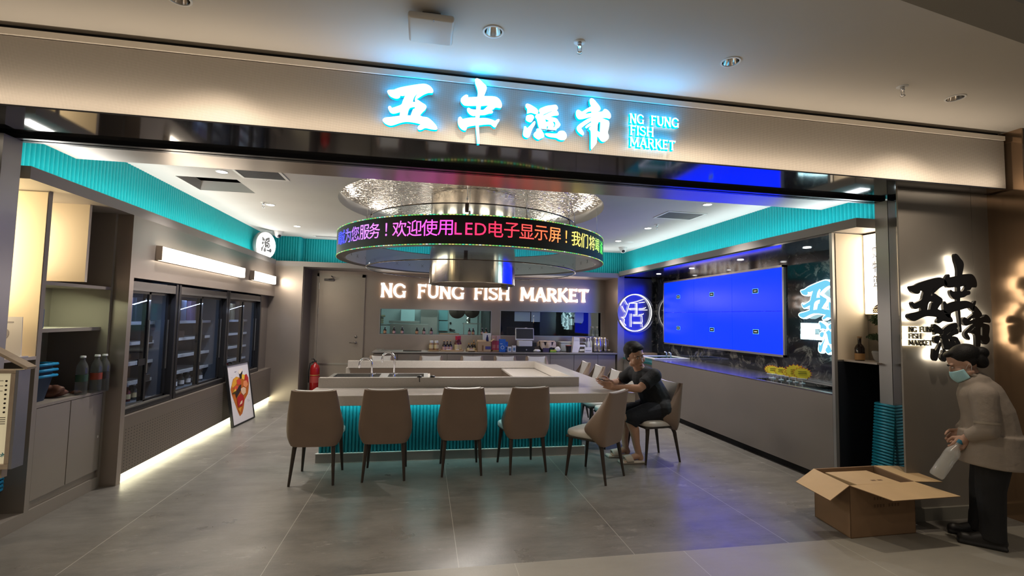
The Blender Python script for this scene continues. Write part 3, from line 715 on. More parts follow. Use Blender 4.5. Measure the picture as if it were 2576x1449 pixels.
XS = XM - 0.06
cs = thing('cyan_sign', 'cyan brush characters with white glow on the black marble wall', 'sign', (XM, 4.9, 1.3))
E_cface = emat('cyan_letter_face', (0.2, 0.68, 0.95), .5)
E_cedge = emat('white_edge_glow', (0.6, 0.95, 1.0), 5)
ya, yb_ = P(2012, 760, 0, XS).y, P(2092, 760, 0, XS).y
sc_ = (P(2050, 706, 0, XS).z - P(2050, 806, 0, XS).z) / (LAY['wu'][3] - LAY['wu'][2])
x_off, z_off = LAY['wu'][0], LAY['wu'][3]; z_top = P(2050, 706, 0, XS).z
def to_marble(b): # composition box -> (along -y, z)
    return ((b[0] - x_off) * sc_, (b[1] - x_off) * sc_, z_top + (b[2] - z_off) * sc_, z_top + (b[3] - z_off) * sc_)
M_marb = Matrix(((0, 0, -1, XS), (-1, 0, 0, ya), (0, 1, 0, 0), (0, 0, 0, 1)))
for k in ('wu', 'feng', 'yu', 'shi'):
    ch_ = part('character', glyph_mesh('character', fit(GLYPH[k], *to_marble(LAY[k])), 0.045, M_marb, [E_cedge, E_cedge, E_cedge]), None, cs, world=True)
    part('face_plate', glyph_mesh('face_plate', fit(GLYPH[k], *to_marble(LAY[k])), 0.004, Matrix.Translation((-.026, 0, 0)) @ M_marb, [E_cface], offset=-.011), None, ch_, world=True)
for wds in (('NG', 'FUNG'), ('FISH',), ('MARKET',)):
    q0 = to_marble(LAY[wds[0]]); q1 = to_marble(LAY[wds[-1]])
    mb = MB(); mb.box(XS + .02, XS + .035, ya - q0[0] + .05, ya - q1[1], q0[2] - .004, q0[3] + .004); part('word_backlight', mb, E_cedge, cs, world=True)
    for wd in wds:
        q = to_marble(LAY[wd]); letters(wd, q[0], q[1], q[2], q[3], lambda u, v, w: (XS + .01 - w, ya - u, v), 0.012, emat('pale_letter_face', (0.55, 0.9, 1.0), 2.0), cs, False)

# ------------------------------------------------------------------ round sign with outlined character on the blue-lit panel
hs = thing('round_neon_sign', 'round white neon outline sign with a Chinese character on the satin panel', 'sign', (P(1598, 786, 1, 9.4).x, 9.43, 1.35))
def q(x, y): return P(1545 + x / 11.146, 720 + y / 11.146, 1, 9.395)
E_neon = emat('neon_white', (1.0, 0.97, 0.95), 1.7)
mb = MB(); mb.tube([q(590 + 455 * math.cos(R(a)), 745 - 515 * math.sin(R(a))) for a in range(156, -157, -6)], 0.008, 6); part('ring', mb, E_neon, hs, world=True)
mb = MB()
for ln in ([(285,365),(370,520)], [(215,555),(310,730)], [(430,480),(390,620),(345,780),(300,870)], [(300,875),(210,870),(290,920),(275,1030),(330,1105)], [(450,470),(640,430),(820,370)], [(450,480),(620,475)], [(700,465),(860,445)], [(630,470),(632,800)], [(640,470),(642,800)], [(420,628),(640,622)], [(420,630),(460,662),(650,655)], [(700,630),(840,628),(885,590)], [(695,665),(930,665)], [(535,800),(640,800)], [(700,800),(790,800),(825,770)], [(540,835),(780,835),(790,1020)], [(475,770),(475,1140)], [(540,1010),(780,1012)], [(540,1045),(785,1045),(785,1145)]):
    mb.tube([q(*p) for p in ln], 0.0055, 6)
part('character', mb, E_neon, hs, world=True)
mb = MB(); mb.lathe([(0.405, 0.0), (0.41, 0.0), (0.41, 0.03), (0.405, 0.03)], (P(1600, 788, 1, 9.4).x, 9.398, P(1600, 788, 1, 9.4).z), 48, 'y', closed=True); part('backing_ring', mb, mat('dull_steel', (0.3, 0.3, 0.32), 0.35, metal=0.9), hs, world=True)

# ------------------------------------------------------------------ shopping-basket lightbox in the right niche
XB = 4.385
lb = thing('basket_lightbox', 'tall white lightbox sign with brown Chinese characters in the right niche', 'sign', (XB, 3.95, 1.70))
mb = MB(); mb.box(XB - .03, XB - .002, 3.74, 4.085, 1.70, 2.505, 0.004); part('casing', mb, mat('lightbox_frame', (0.7, 0.6, 0.45), 0.4, metal=.3), lb, world=True)
mb = MB(); mb.box(XB - .034, XB - .029, 3.746, 4.079, 1.708, 2.499); part('panel', mb, emat('lightbox_panel', (1.0, 0.84, 0.62), 4.2), lb, world=True)
M_brownink = mat('brown_ink', (0.05, 0.02, 0.015), 0.6)
yc = (P(2193, 640, 0, XB - .036).y + P(2222, 640, 0, XB - .036).y) / 2
for ch, pz in (('购', 634), ('物', 670), ('篮', 706)):
    zc = P(2208, pz, 0, XB - .036).z
    mb = MB(); add_text(mb, ch, 0.125, lambda u, v: (XB - .036, yc - u, zc + v)); part('character', mb, M_brownink, lb, world=True)
mb = MB(); z0 = 1.715; yf = P(2210, 785, 0, XB - .036).y
mb.poly([(XB - .036, yf + a, z0 + b) for a, b in ((.06, 0), (.06, .045), (.035, .07), (0.0, .092), (-.035, .07), (-.06, .045), (-.06, 0))])
part('fish_emblem', mb, M_brownink, lb, world=True)
mb = MB()
for r_ in range(3):
    for c_ in range(6):
        yy = yf + .048 - c_ * .019 - (r_ % 2) * .009; zz = z0 + .008 + r_ * .012
        mb.tube([(XB - .038, yy + .007 * math.cos(PI * t / 4), zz + .007 * math.sin(PI * t / 4)) for t in range(5)], 0.0014, 4)
mb.ball((XB - .038, yf, z0 + .067), .009, (.2, 1, 1), 10, 6)
mb.tube([(XB - .038, yf + .05 * math.cos(PI * t / 8), z0 + .042 + .02 * math.sin(PI * t / 8)) for t in range(9)], 0.0016, 4)
part('emblem_scales', mb, emat('emblem_line', (1.0, 0.75, 0.4), 1.2), lb, world=True)

# ------------------------------------------------------------------ round illuminated sign on the left ledge
c0 = P(665, 617, 0, -2.84)
M_disc = Matrix.Translation(c0) @ Matrix.Rotation(R(-24), 4, 'Z')
rd = thing('round_ledge_sign', 'small round white lightbox sign standing on the left ledge by the corner', 'sign', (c0.x, c0.y, 2.59), 0)
mb = MB(); mb.lathe([(0, -.04), (.235, -.04), (.24, -.035), (.24, .035), (.235, .04)], (0, 0, 0), 40, 'x'); mb.xf(M_disc); part('drum', mb, M_frame, rd, world=True)
mb = MB(); mb.lathe([(0, .042), (.228, .042), (.228, .038)], (0, 0, 0), 40, 'x'); mb.xf(M_disc); part('face', mb, emat('disc_glow', (1, .98, .95), 3.5), rd, world=True)
me = curve_solid(fit(GLYPH['yu'], -.13, .13, -.13, .15), 0, res=3); me.materials.clear()
me.transform(M_disc @ Matrix(((0, 0, 1, .046), (1, 0, 0, 0), (0, 1, 0, 0), (0, 0, 0, 1)))); me.materials.append(mat('grey_ink', (0.3, 0.3, 0.3), 0.6)); part('character', me, None, rd, world=True)
mb = MB(); mb.box(-.05, .05, -.1, .1, -.255, -.225); mb.xf(M_disc); part('foot', mb, M_frame, rd, world=True)

# ------------------------------------------------------------------ ring display, smoke guard and steel hood over the island
RX, RY, ROUT, RIN, ZT, ZB = 0.641, 6.6, 1.782, 1.67, 2.650, 2.331
rg = thing('ring_display', 'black LED ring display with colourful Chinese text hung over the island', 'display', (RX, RY, ZB))
NR = 128
def ring_pt(r, a, z): return Vector((RX + r * math.cos(a), RY + r * math.sin(a), z))
mb = MB(); mb.lathe([(ROUT, ZB + .012), (ROUT, ZT - .012)], (RX, RY, 0), NR); part('screen', mb, mat('led_screen_black', (0.006, 0.006, 0.008), 0.45), rg, world=True)
mb = MB(); mb.lathe([(ROUT, ZT), (RIN, ZT), (RIN, ZT - .01)], (RX, RY, 0), NR); mb.lathe([(RIN, ZB + .01), (RIN, ZB), (ROUT, ZB)], (RX, RY, 0), NR); part('casing', mb, mat('ring_casing', (0.16, 0.145, 0.135), 0.45, metal=.3), rg, world=True)
mb = MB(); mb.lathe([(RIN, ZB + .01), (RIN, ZT - .01)], (RX, RY, 0), NR); part('inner_lining', mb, mat('ring_lining_white', (0.68, 0.69, 0.72), 0.4), rg, world=True)
mb = MB()
for i in range(44):
    a = 2 * PI * i / 44; c_ = ring_pt(RIN - .002, a, 2.44); t_ = Vector((-math.sin(a), math.cos(a), 0))
    for sg in (-1, 1):
        mb.tube([c_ + t_ * .022 * sg + Vector((0, 0, -.022)), c_ - t_ * .022 * sg + Vector((0, 0, .022))], .0022, 4, caps=False)
x_ = part('cross_marks', mb, mat('grey_mark', (.3, .3, .34), .5), rg, world=True)
def dotted():
    m = bpy.data.materials.new('led_edge_dots'); m.use_nodes = True; nt = m.node_tree; nt.nodes.clear(); L = nt.links
    o = nt.nodes.new('ShaderNodeOutputMaterial'); e = nt.nodes.new('ShaderNodeEmission'); g = nt.nodes.new('ShaderNodeNewGeometry')
    sp = nt.nodes.new('ShaderNodeSeparateXYZ'); L.new(g.outputs['Position'], sp.inputs[0])
    def mth(op, a, b=None):
        n = nt.nodes.new('ShaderNodeMath'); n.operation = op
        for i, v in enumerate((a, b)):
            if v is None: continue
            if isinstance(v, (int, float)): n.inputs[i].default_value = v
            else: L.new(v, n.inputs[i])
        return n.outputs[0]
    ang = mth('ARCTAN2', mth('SUBTRACT', sp.outputs[1], RY), mth('SUBTRACT', sp.outputs[0], RX))
    k = mth('MULTIPLY', ang, 52.0)
    wn = nt.nodes.new('ShaderNodeTexWhiteNoise'); wn.noise_dimensions = '1D'; L.new(mth('FLOOR', k), wn.inputs['W'])
    rp = nt.nodes.new('ShaderNodeValToRGB'); rp.color_ramp.interpolation = 'CONSTANT'; el = rp.color_ramp.elements
    el[0].color = (0.25, .7, .15, 1); el[1].position = .35; el[1].color = (.75, .7, .2, 1); x = el.new(.7); x.color = (.8, .95, .8, 1); x = el.new(.85); x.color = (.1, .8, .45, 1)
    L.new(wn.outputs['Value'], rp.inputs[0])
    on = mth('ADD', mth('MULTIPLY', mth('LESS_THAN', mth('FRACT', k), 0.7), 0.8), 0.25)
    L.new(rp.outputs[0], e.inputs[0]); L.new(mth('MULTIPLY', on, .55), e.inputs[1]); L.new(e.outputs[0], o.inputs[0]); m.cycles.emission_sampling = 'NONE'
    return m
M_dots = dotted()
for z in (ZT - .006, ZB + .006):
    mb = MB(); mb.lathe([(ROUT - .004, z - .004), (ROUT + .004, z - .004), (ROUT + .004, z + .004), (ROUT - .004, z + .004)], (RX, RY, 0), NR, closed=True); part('edge_light_strip', mb, M_dots, rg, world=True)
def ring_angle(px):
    best = None
    for i in range(1800):
        a = PI + PI * i / 1800
        v = ring_pt(ROUT, a, 2.5) - EYE
        x = 1288 + FPX * v.dot(CX) / v.dot(CF)
        nrm = Vector((math.cos(a), math.sin(a), 0))
        if nrm.dot(v) < 0 and (best is None or abs(x - px) < best[0]): best = (abs(x - px), a)
    return best[1]
LED = [('竭', 855, '#3a4bff'), ('诚', 862.5, '#4a4dff'), ('为', 876, '#7c66ff'), ('您', 894, '#a06bff'), ('服', 917, '#c77bff'), ('务', 942, '#dd72ff'), ('！', 972, '#e96aff'), ('欢', 1005, '#ff5fe6'), ('迎', 1042, '#ff55dc'), ('使', 1080.5, '#ff4ccf'), ('用', 1120, '#ff41b9'),
       ('L', 1153, '#ff2f74'), ('E', 1180, '#ff2c62'), ('D', 1209, '#ff2a52'), ('电', 1248, '#ff2b4a'), ('子', 1287, '#ff3344'), ('显', 1325, '#ff4440'), ('示', 1361, '#ff5c3c'), ('屏', 1396, '#ff7a45'), ('！', 1424, '#ff9a4a'), ('我', 1449, '#f6dc62'), ('们', 1470, '#eedf6a'), ('将', 1489, '#e3e272'), ('竭', 1502, '#a6e268'), ('诚', 1512, '#52dc5a'), ('为', 1518, '#3ad260')]
for k, (ch, px, colr) in enumerate(LED):
    a = ring_angle(px); mb = MB()
    add_text(mb, ch, 0.182, lambda u, v: ring_pt(ROUT + .004, a + u / ROUT, 2.506 + v - (.008 if ch in 'LED' else 0)), weight=0.0)
    part('character', mb, emat('led_text_%d' % k, colr, 1.3, sampling=False), rg, world=True)
for px in (912, 1000, 1454, 1512, 1180, 1330):
    a = ring_angle(px)
    mb = MB(); mb.tube([ring_pt(1.725, a, 3.236), ring_pt(1.725, a, ZT)], 0.003, 6); mb.lathe([(.003, .05), (.012, .045), (.012, .01), (.018, 0)], ring_pt(1.725, a, ZT), 8)
    part('suspension_cable', mb, M_steel, rg, world=True)
for a in (0.5, 1.2, 1.9, 2.6):
    mb = MB(); mb.tube([ring_pt(1.725, a, 3.236), ring_pt(1.725, a, ZT)], 0.003, 6); part('suspension_cable', mb, M_steel, rg, world=True)
# glass smoke guard
GR, GZ0, GZ1 = 1.42, 2.225, 2.85
gg = thing('glass_smoke_guard', 'clear curved glass cylinder hanging inside the ring around the steel hood', 'glass guard', (RX, RY, GZ0))
mb = MB(); mb.lathe([(GR, GZ0), (GR, GZ1)], (RX, RY, 0), 96); part('pane', mb, thin_glass('guard_glass', (0.86, 0.95, 0.98), 0.1, cap_=0.45), gg, world=True)
for z in (GZ0, GZ1):
    mb = MB(); mb.lathe([(GR - .006, z - .006), (GR + .006, z - .006), (GR + .006, z + .006), (GR - .006, z + .006)], (RX, RY, 0), 96, closed=True); part('rim', mb, mat('dark_rim', (0.12, 0.1, 0.09), 0.2, metal=.8), gg, world=True)
for i in range(6):
    a = -PI / 2 - .15 + i * PI / 3
    v = Vector((math.cos(a), math.sin(a), 0))
    for z0, z1 in (((GZ0, GZ0 + .1),) if i == 0 else ()) + ((GZ1 - .1, GZ1),):
        mb = MB(); mb.box(-.02, .02, -.012, .012, z0, z1); mb.xf(Matrix.Translation((RX + GR * v.x, RY + GR * v.y, 0)) @ Matrix.Rotation(a + PI / 2, 4, 'Z')); part('clamp', mb, MATS['dark_rim'], gg, world=True)
    mb = MB(); mb.tube([(RX + GR * v.x, RY + GR * v.y, 3.236), (RX + GR * v.x, RY + GR * v.y, GZ1)], 0.003, 6); mb.ball((RX + GR * v.x, RY + GR * v.y, GZ1 + .05), .012, (1, 1, 1.6), 8, 6); part('suspension_cable', mb, M_steel, gg, world=True)
# hood column
hd = thing('hood_column', 'wide brushed steel extractor column dropping from the ceiling over the island', 'hood', (RX, RY, 2.04))
def column_steel():
    m = bpy.data.materials.new('column_steel'); m.use_nodes = True; nt = m.node_tree; b = nt.nodes['Principled BSDF']; L = nt.links
    b.inputs['Base Color'].default_value = (0.66, 0.6, 0.52, 1); b.inputs['Metallic'].default_value = 1; b.inputs['Roughness'].default_value = 0.17
    g = nt.nodes.new('ShaderNodeNewGeometry'); mp = nt.nodes.new('ShaderNodeMapping'); mp.inputs['Scale'].default_value = (9, 9, .35); L.new(g.outputs['Position'], mp.inputs[0])
    n = nt.nodes.new('ShaderNodeTexNoise'); n.inputs['Scale'].default_value = 1; n.inputs['Detail'].default_value = 3; L.new(mp.outputs[0], n.inputs['Vector'])
    bp = nt.nodes.new('ShaderNodeBump'); bp.inputs['Strength'].default_value = 0.25; bp.inputs['Distance'].default_value = 0.02; L.new(n.outputs['Fac'], bp.inputs['Height']); L.new(bp.outputs[0], b.inputs['Normal'])
    return m
mb = MB(); mb.lathe([(.56, 2.045), (.585, 2.04), (.588, 2.05), (.588, 3.238)], (RX, RY, 0), 72); part('shell', mb, column_steel(), hd, world=True)
mb = MB(); mb.lathe([(.56, 2.045), (.5, 2.1), (.3, 2.12), (0, 2.12)], (RX, RY, 0), 48); part('intake', mb, mat('intake_brown', (0.2, 0.16, 0.12), 0.4, metal=.6), hd, world=True)
mb = MB(); mb.lathe([(0, 1.985), (.045, 1.985), (.05, 1.99), (.05, 2.12)], (RX + .45, RY - .05, 0), 16); part('drain_cup', mb, MATS['intake_brown'], hd, world=True)

# ------------------------------------------------------------------ linear wall lamps on the left
E_lamp = emat('lamp_diffuser_glow', (1.0, 0.86, 0.68), 7)
for k, (y0, y1, lab) in enumerate(((5.45, 7.74, 'long glowing white linear wall lamp above the two nearer fridges'), (8.16, 9.26, 'short glowing white linear wall lamp above the farthest fridge'))):
    l = thing('wall_lamp', lab, 'lamp', (-2.72, (y0 + y1) / 2, 2.12), 0, 'wall lamps on the left wall')
    mb = MB(); mb.box(-2.718, -2.655, y0, y1, 2.125, 2.262, 0.006); part('diffuser', mb, E_lamp, l, world=True)
    mb = MB(); mb.box(-2.72, -2.70, y0 - .008, y1 + .008, 2.117, 2.125); mb.box(-2.72, -2.70, y0 - .008, y1 + .008, 2.262, 2.27); mb.box(-2.72, -2.66, y0 - .012, y0 - .001, 2.12, 2.268); mb.box(-2.72, -2.66, y1 + .001, y1 + .012, 2.12, 2.268); part('housing', mb, mat('lamp_housing', (0.5, 0.42, 0.34), 0.4, metal=.5), l, world=True)

# ------------------------------------------------------------------ video wall
vw = thing('video_wall', 'large video wall of six bright blue screens in a steel frame on the marble', 'screen', (XM, 7.3, 1.14))
VY0, VY1, VZ0, VZ1 = P(1971, 780, 0, XM - .04).y, P(1667.5, 785, 0, XM - .04).y, 1.14, 2.39
mb = MB()
for a in ((VY0, VY1, VZ0, VZ0 + .03), (VY0, VY1, VZ1 - .03, VZ1), (VY0, VY0 + .03, VZ0, VZ1), (VY1 - .03, VY1, VZ0, VZ1)): mb.box(XM - .032, XM, *a)
part('frame', mb, mat('steel_frame_warm', (0.5, 0.46, 0.43), 0.3, metal=.8), vw, world=True)
def screen_mat():
    m = mat('blue_screen', (0.01, 0.01, 0.02), 0.26, spec=0.2, emis=(0.0, 0.0155, 1.0), estr=1.5); return m
M_screen = screen_mat()
w_ = (VY1 - VY0 - .06) / 3; h_ = (VZ1 - VZ0 - .06) / 2
for i in range(3):
    for j in range(2):
        y0 = VY0 + .03 + i * w_; z0 = VZ0 + .03 + j * h_
        mb = MB(); mb.box(XM - .025, XM - .002, y0 + .003, y0 + w_ - .003, z0 + .003, z0 + h_ - .003); s_ = part('screen', mb, M_screen, vw, world=True)
        yc2, zc2 = y0 + w_ * .5, z0 + h_ * .5
        mb = MB(); mb.box(XM - .0275, XM - .025, yc2 - .062, yc2 + .062, zc2 - .034, zc2 + .034); mb.mi = 1; mb.box(XM - .029, XM - .0275, yc2 - .055, yc2 + .055, zc2 - .028, zc2 + .028); mb.mi = 2
        for t in (-.024, -.008, .008, .024): mb.box(XM - .030, XM - .029, yc2 + t - .006, yc2 + t + .006, zc2 - .007, zc2 + .007)
        part('input_label', mb, [emat('label_rim', (0.15, .5, .75), .8, False), mat('label_black', (0.01, 0.01, 0.012), .5), emat('label_marks', (.55, .6, .6), .6, False)], s_, world=True)
# ================================================================== furniture
M_stone = mat('quartz_worktop', (0.5, 0.455, 0.41), 0.2, noise=0.06, nscale=60, coat=0.1)
M_stone_edge = M_stone
M_brown_inner = mat('brown_laminate', (0.13, 0.095, 0.07), 0.45)
# ------------------------------------------------------------------ island
wt = thing('island_counter', 'long island counter with teal fluted base, pale stone worktop and raised inner rim', 'counter', (0.5, 5.55, 0))
WR = 2.34
mb = MB(); mb.box(-1.15, WR, 5.05, 5.65, .69, .79, .004); mb.box(1.80, WR, 5.65, 8.3, .69, .79, .004); mb.box(-1.15, 1.80, 7.7, 8.3, .69, .79, .004); part('worktop', mb, M_stone, wt, world=True)
mb = MB(); mb.box(-1.12, 1.87, 5.60, 5.68, .79, .90, .003); mb.box(1.79, 1.87, 5.68, 7.66, .79, .90, .003); mb.box(-1.12, 1.87, 7.66, 7.74, .79, .90, .003); part('raised_rim', mb, M_stone, wt, world=True)
ib = wt
mb = MB()
flutes(mb, (-1.08, 5.56), (1.89, 5.56), .1, .69, (0, -1), pitch=.038, depth=.017, per=6)
flutes(mb, (1.89, 5.56), (1.89, 8.2), .1, .69, (1, 0), pitch=.038, depth=.017, per=6); flutes(mb, (-1.08, 8.2), (1.89, 8.2), .1, .69, (0, 1), pitch=.038, depth=.017, per=4)
part('fluted_panel', mb, mat('teal_fluted_deep', (0.006, 0.17, 0.20), 0.34, spec=0.45), ib, smooth=50, world=True)
mb = MB(); mb.box(-1.10, 1.914, 5.51, 5.60, 0, .1); mb.box(1.84, 1.914, 5.60, 8.24, 0, .1); mb.box(-1.10, 1.84, 8.16, 8.24, 0, .1); part('plinth', mb, M_ledge, ib, world=True)
mb = MB(); mb.box(-1.105, 1.919, 5.503, 5.52, .097, .105); mb.box(-1.105, 1.919, 5.503, 5.512, 0.0, .006); mb.box(1.908, 1.919, 5.52, 8.24, .097, .105); part('plinth_trim', mb, mat('pale_trim', (0.66, 0.63, 0.58), 0.4), ib, world=True)
mb = MB(); mb.box(-1.08, 1.8, 5.585, 5.68, .1, .69); mb.box(1.795, 1.86, 5.68, 7.66, .1, .688); mb.box(-1.08, 1.79, 7.66, 7.695, .05, .785); mb.box(1.26, 1.79, 5.68, 7.66, .05, .76); part('carcass', mb, M_brown_inner, ib, world=True)
mb = MB(); mb.box(1.25, 1.79, 5.68, 7.66, .76, .785); part('prep_counter', mb, M_stone, ib, world=True)
mb = MB()
for a in ((-1.12, .1, 5.68, 5.98), (-1.12, .1, 6.46, 6.52), (-1.12, -1.08, 5.98, 6.46), (-.50, -.44, 5.98, 6.46), (.04, .1, 5.98, 6.46)): mb.box(a[0], a[1], a[2], a[3], .815, .84)
mb.box(-1.12, .1, 6.50, 6.52, .1, .815); part('sink_deck', mb, M_stone, ib, world=True)
for x0, x1, lab in ((-1.08, -.50, 'left steel sink set into the island deck behind the front rim'), (-.44, .04, 'right steel sink set into the island deck behind the front rim')):
    mb = MB(); mb.box(x0, x1, 5.98, 6.46, .60, .61)
    for a in ((x0, x0 + .008, 5.98, 6.46), (x1 - .008, x1, 5.98, 6.46), (x0, x1, 5.98, 5.988), (x0, x1, 6.452, 6.46)): mb.box(a[0], a[1], a[2], a[3], .61, .845)
    s_ = part('sink', mb, M_steel, ib, world=True)
    mb = MB()
    for a in ((x0 - .03, x0 + .02, 5.95, 6.49), (x1 - .02, x1 + .03, 5.95, 6.49), (x0 + .02, x1 - .02, 5.95, 6.0), (x0 + .02, x1 - .02, 6.44, 6.49)): mb.box(a[0], a[1], a[2], a[3], .841, .848)
    part('sink_rim', mb, M_steel, s_, world=True)
M_chrome = mat('chrome', (0.75, 0.75, 0.78), 0.12, metal=1.0)
def faucet(x, y, z, h, r, yaw, lab):
    f = thing('faucet', lab, 'faucet', (x, y, z), 0, 'island gooseneck faucets')
    d = Vector((math.cos(yaw), math.sin(yaw), 0))
    mb = MB(); pts = [(0, 0, 0), (0, 0, h - r)] + [tuple(d * (r - r * math.cos(PI * i / 12)) + Vector((0, 0, h - r + r * math.sin(PI * i / 12)))) for i in range(1, 13)]
    pts.append(tuple(d * 2 * r + Vector((0, 0, h - r - .045)))); mb.tube(pts, .011, 10); part('spout', mb, M_chrome, f)
    mb = MB(); mb.lathe([(.022, 0), (.022, .02), (.014, .03), (.014, .07)], (0, 0, 0), 14); part('base', mb, M_chrome, f)
    mb = MB(); mb.tube([(0, 0, .05), (.05, -.01, .07)], .006, 8); part('lever', mb, M_chrome, f)
faucet(-.595, 5.97, .84, .245, .072, PI, 'left gooseneck faucet over the left island sink')
faucet(-.335, 5.97, .84, .315, .072, PI, 'taller right gooseneck faucet between the island sinks')
for px, lab in ((1055, 'small black round holder with a hanging strap on the island front rim'), (1088, 'small plain black round holder on the island front rim')):
    p = P(px, 949, 2, .90); mb = MB(); mb.lathe([(0, .0), (.026, 0), (.03, .008), (.026, .018), (0, .02)], (p.x, 5.63, .90), 14)
    if px == 1055: mb.tube([(p.x - .01, 5.61, .912), (p.x, 5.597, .90), (p.x + .005, 5.594, .85)], .004, 6)
    single('strap_holder', mb, mat('black_plastic', (0.015, 0.015, 0.016), 0.4), lab, 'holder', 'black holders on the island rim')

# ------------------------------------------------------------------ chairs
M_brownl = mat('brown_leather', (0.22, 0.155, 0.115), 0.5, noise=0.06, nscale=5, bump=0.08, bscale=160)
M_whitel = mat('white_leather', (0.62, 0.59, 0.55), 0.45, bump=0.06, bscale=150)
M_leg = mat('dark_brown_leg', (0.05, 0.038, 0.032), 0.38, metal=0.3)
M_seatdark = mat('seat_pan_dark', (0.04, 0.034, 0.03), 0.5)
def pw(t, ks):
    for (a, va), (b, vb) in zip(ks, ks[1:]):
        if t <= b:
            q_ = (t - a) / (b - a); q_ = q_ * q_ * (3 - 2 * q_); return va + (vb - va) * q_
    return ks[-1][1]
def pl(t, ks):
    for (a, va), (b, vb) in zip(ks, ks[1:]):
        if t <= b: return va + (vb - va) * (t - a) / (b - a)
    return ks[-1][1]
def shell_pt(u, v, inset=0.0, zadd=0.0):
    t = abs(u); sg_ = 1 if u >= 0 else -1
    w = pl(v, [(0, .214), (.06, .235), (.14, .252), (.24, .259), (.36, .256), (.55, .244), (.8, .222), (1, .203)]) - inset * .9
    fwd = pl(v, [(0, .12), (.06, .165), (.14, .20), (.22, .212), (.32, .198), (.6, .13), (1, .045)])
    s_ = math.sin(min(t / .66, 1) * PI / 2); g = max(0.0, (t - .34) / .66) ** 1.35
    x = sg_ * w * s_; y = -.205 - .075 * v + inset * (1 - .3 * g) + fwd * g
    if t > .66: x -= sg_ * .02 * (t - .66) / .34
    z0 = .350 + .07 * t ** 3.5; z1 = .874 + .014 * min(t / .6, 1) ** 2 - .05 * max(0, (t - .72) / .28) ** 2 + zadd
    return Vector((x, y, z0 + (z1 - z0) * v))
def make_chair(label, group):
    t = thing('dining_chair', label, 'chair', (0, 0, 0), 0, group)
    mb = MB(); NU, NV = 26, 20
    o_ = [[mb.bm.verts.new(shell_pt(-1 + 2 * i / NU, j / NV)) for j in range(NV + 1)] for i in range(NU + 1)]
    n_ = [[mb.bm.verts.new(shell_pt(-1 + 2 * i / NU, j / NV, .028)) for j in range(NV + 1)] for i in range(NU + 1)]
    for i in range(NU):
        for j in range(NV):
            mb.bm.faces.new((o_[i][j], o_[i + 1][j], o_[i + 1][j + 1], o_[i][j + 1])); mb.bm.faces.new((n_[i][j], n_[i][j + 1], n_[i + 1][j + 1], n_[i + 1][j]))
    for i in range(NU):
        for j in (0, NV): mb.bm.faces.new((o_[i][j], o_[i + 1][j], n_[i + 1][j], n_[i][j]) if j else (o_[i][j], n_[i][j], n_[i + 1][j], o_[i + 1][j]))
    for j in range(NV):
        for i in (0, NU): mb.bm.faces.new((o_[i][j], n_[i][j], n_[i][j + 1], o_[i][j + 1]))
    sh = part('back_shell', mb, M_brownl, t, smooth=60)
    bv = sh.modifiers.new('soft_edge', 'BEVEL'); bv.width = .008; bv.segments = 2; bv.limit_method = 'ANGLE'; bv.angle_limit = R(60)
    mb = MB(); a_ = [[shell_pt(-.53 + 1.06 * i / 14, .12 + .88 * j / 10, .029, .004) for j in range(11)] for i in range(15)]
    def pad(i, j, d):
        p = a_[i][j].copy(); e = min(1, min(i, 14 - i) / 2) * min(1, j / 2); p.y += d * e + .001; p.z += .004 * (d > 0); return p
    f_ = [[mb.bm.verts.new(pad(i, j, .022)) for j in range(11)] for i in range(15)]; r_ = [[mb.bm.verts.new(pad(i, j, 0) + Vector((0, -.012 if j == 10 else 0, 0))) for j in range(11)] for i in range(15)]
    for i in range(14):
        for j in range(10): mb.bm.faces.new((f_[i][j], f_[i][j + 1], f_[i + 1][j + 1], f_[i + 1][j])); mb.bm.faces.new((r_[i][j], r_[i + 1][j], r_[i + 1][j + 1], r_[i][j + 1]))
    for i in range(14):
        for j in (0, 10): mb.bm.faces.new((f_[i][j], f_[i + 1][j], r_[i + 1][j], r_[i][j]))
    for j in range(10):
        for i in (0, 14): mb.bm.faces.new((f_[i][j], f_[i][j + 1], r_[i][j + 1], r_[i][j]))
    part('back_pad', mb, M_whitel, t, smooth=50)
    mb = MB()
    def cush(u, v):
        a = 2 * PI * u
        n = 4.5; cx, sy = math.cos(a), math.sin(a)
        rr = (abs(cx) ** n + abs(sy) ** n) ** (-1 / n)
        k = [0, .55, .85, .97, 1.0, 1.0, .97, .9][min(7, int(round(v * 7)))]
        zz = [.485, .483, .476, .466, .452, .425, .414, .412][min(7, int(round(v * 7)))]
        return (cx * rr * (.222 + .012 * sy) * k, .034 + sy * rr * .208 * k, zz)
    mb.grid(cush, 40, 7, wrap=True); part('seat', mb, M_whitel, t, smooth=70)
    mb = MB(); mb.box(-.205, .205, -.185, .232, .388, .414, .01); part('seat_pan', mb, M_seatdark, t)
    for sx in (-1, 1):
        for sy in (-1, 1):
            mb = MB(); mb.tube([(sx * .168, .02 + sy * .165, .392), (sx * .176, .01 + sy * .18, .33), (sx * .197, sy * .227, .0)], [.024, .021, .0115], 12); part('leg', mb, M_leg, t, smooth=40)
    return t
chairs = {}
front = [(-.985, 5.045, -1.5, 'brown-backed chair at the left end of the front row, left of four others'),
         (-.34, 5.08, 0, 'brown-backed chair second from the left in the front row'),
         (.42, 5.14, 0, 'brown-backed chair in the middle of the front row'),
         (1.075, 5.145, 8, 'brown-backed chair fourth from the left, turned slightly, in the front row'),
         (1.776, 4.777, 40.5, 'brown-backed chair swung out at an angle at the front right corner')]
c0_ = make_chair(front[0][3], 'chairs along the island front')
for i, (x, y, a, lab) in enumerate(front):
    if i == 0: c0_.location = (x, y, 0); c0_.rotation_euler = (0, 0, R(a))
    else: dup(c0_, (x, y, 0), R(a), lab, 'chairs along the island front')
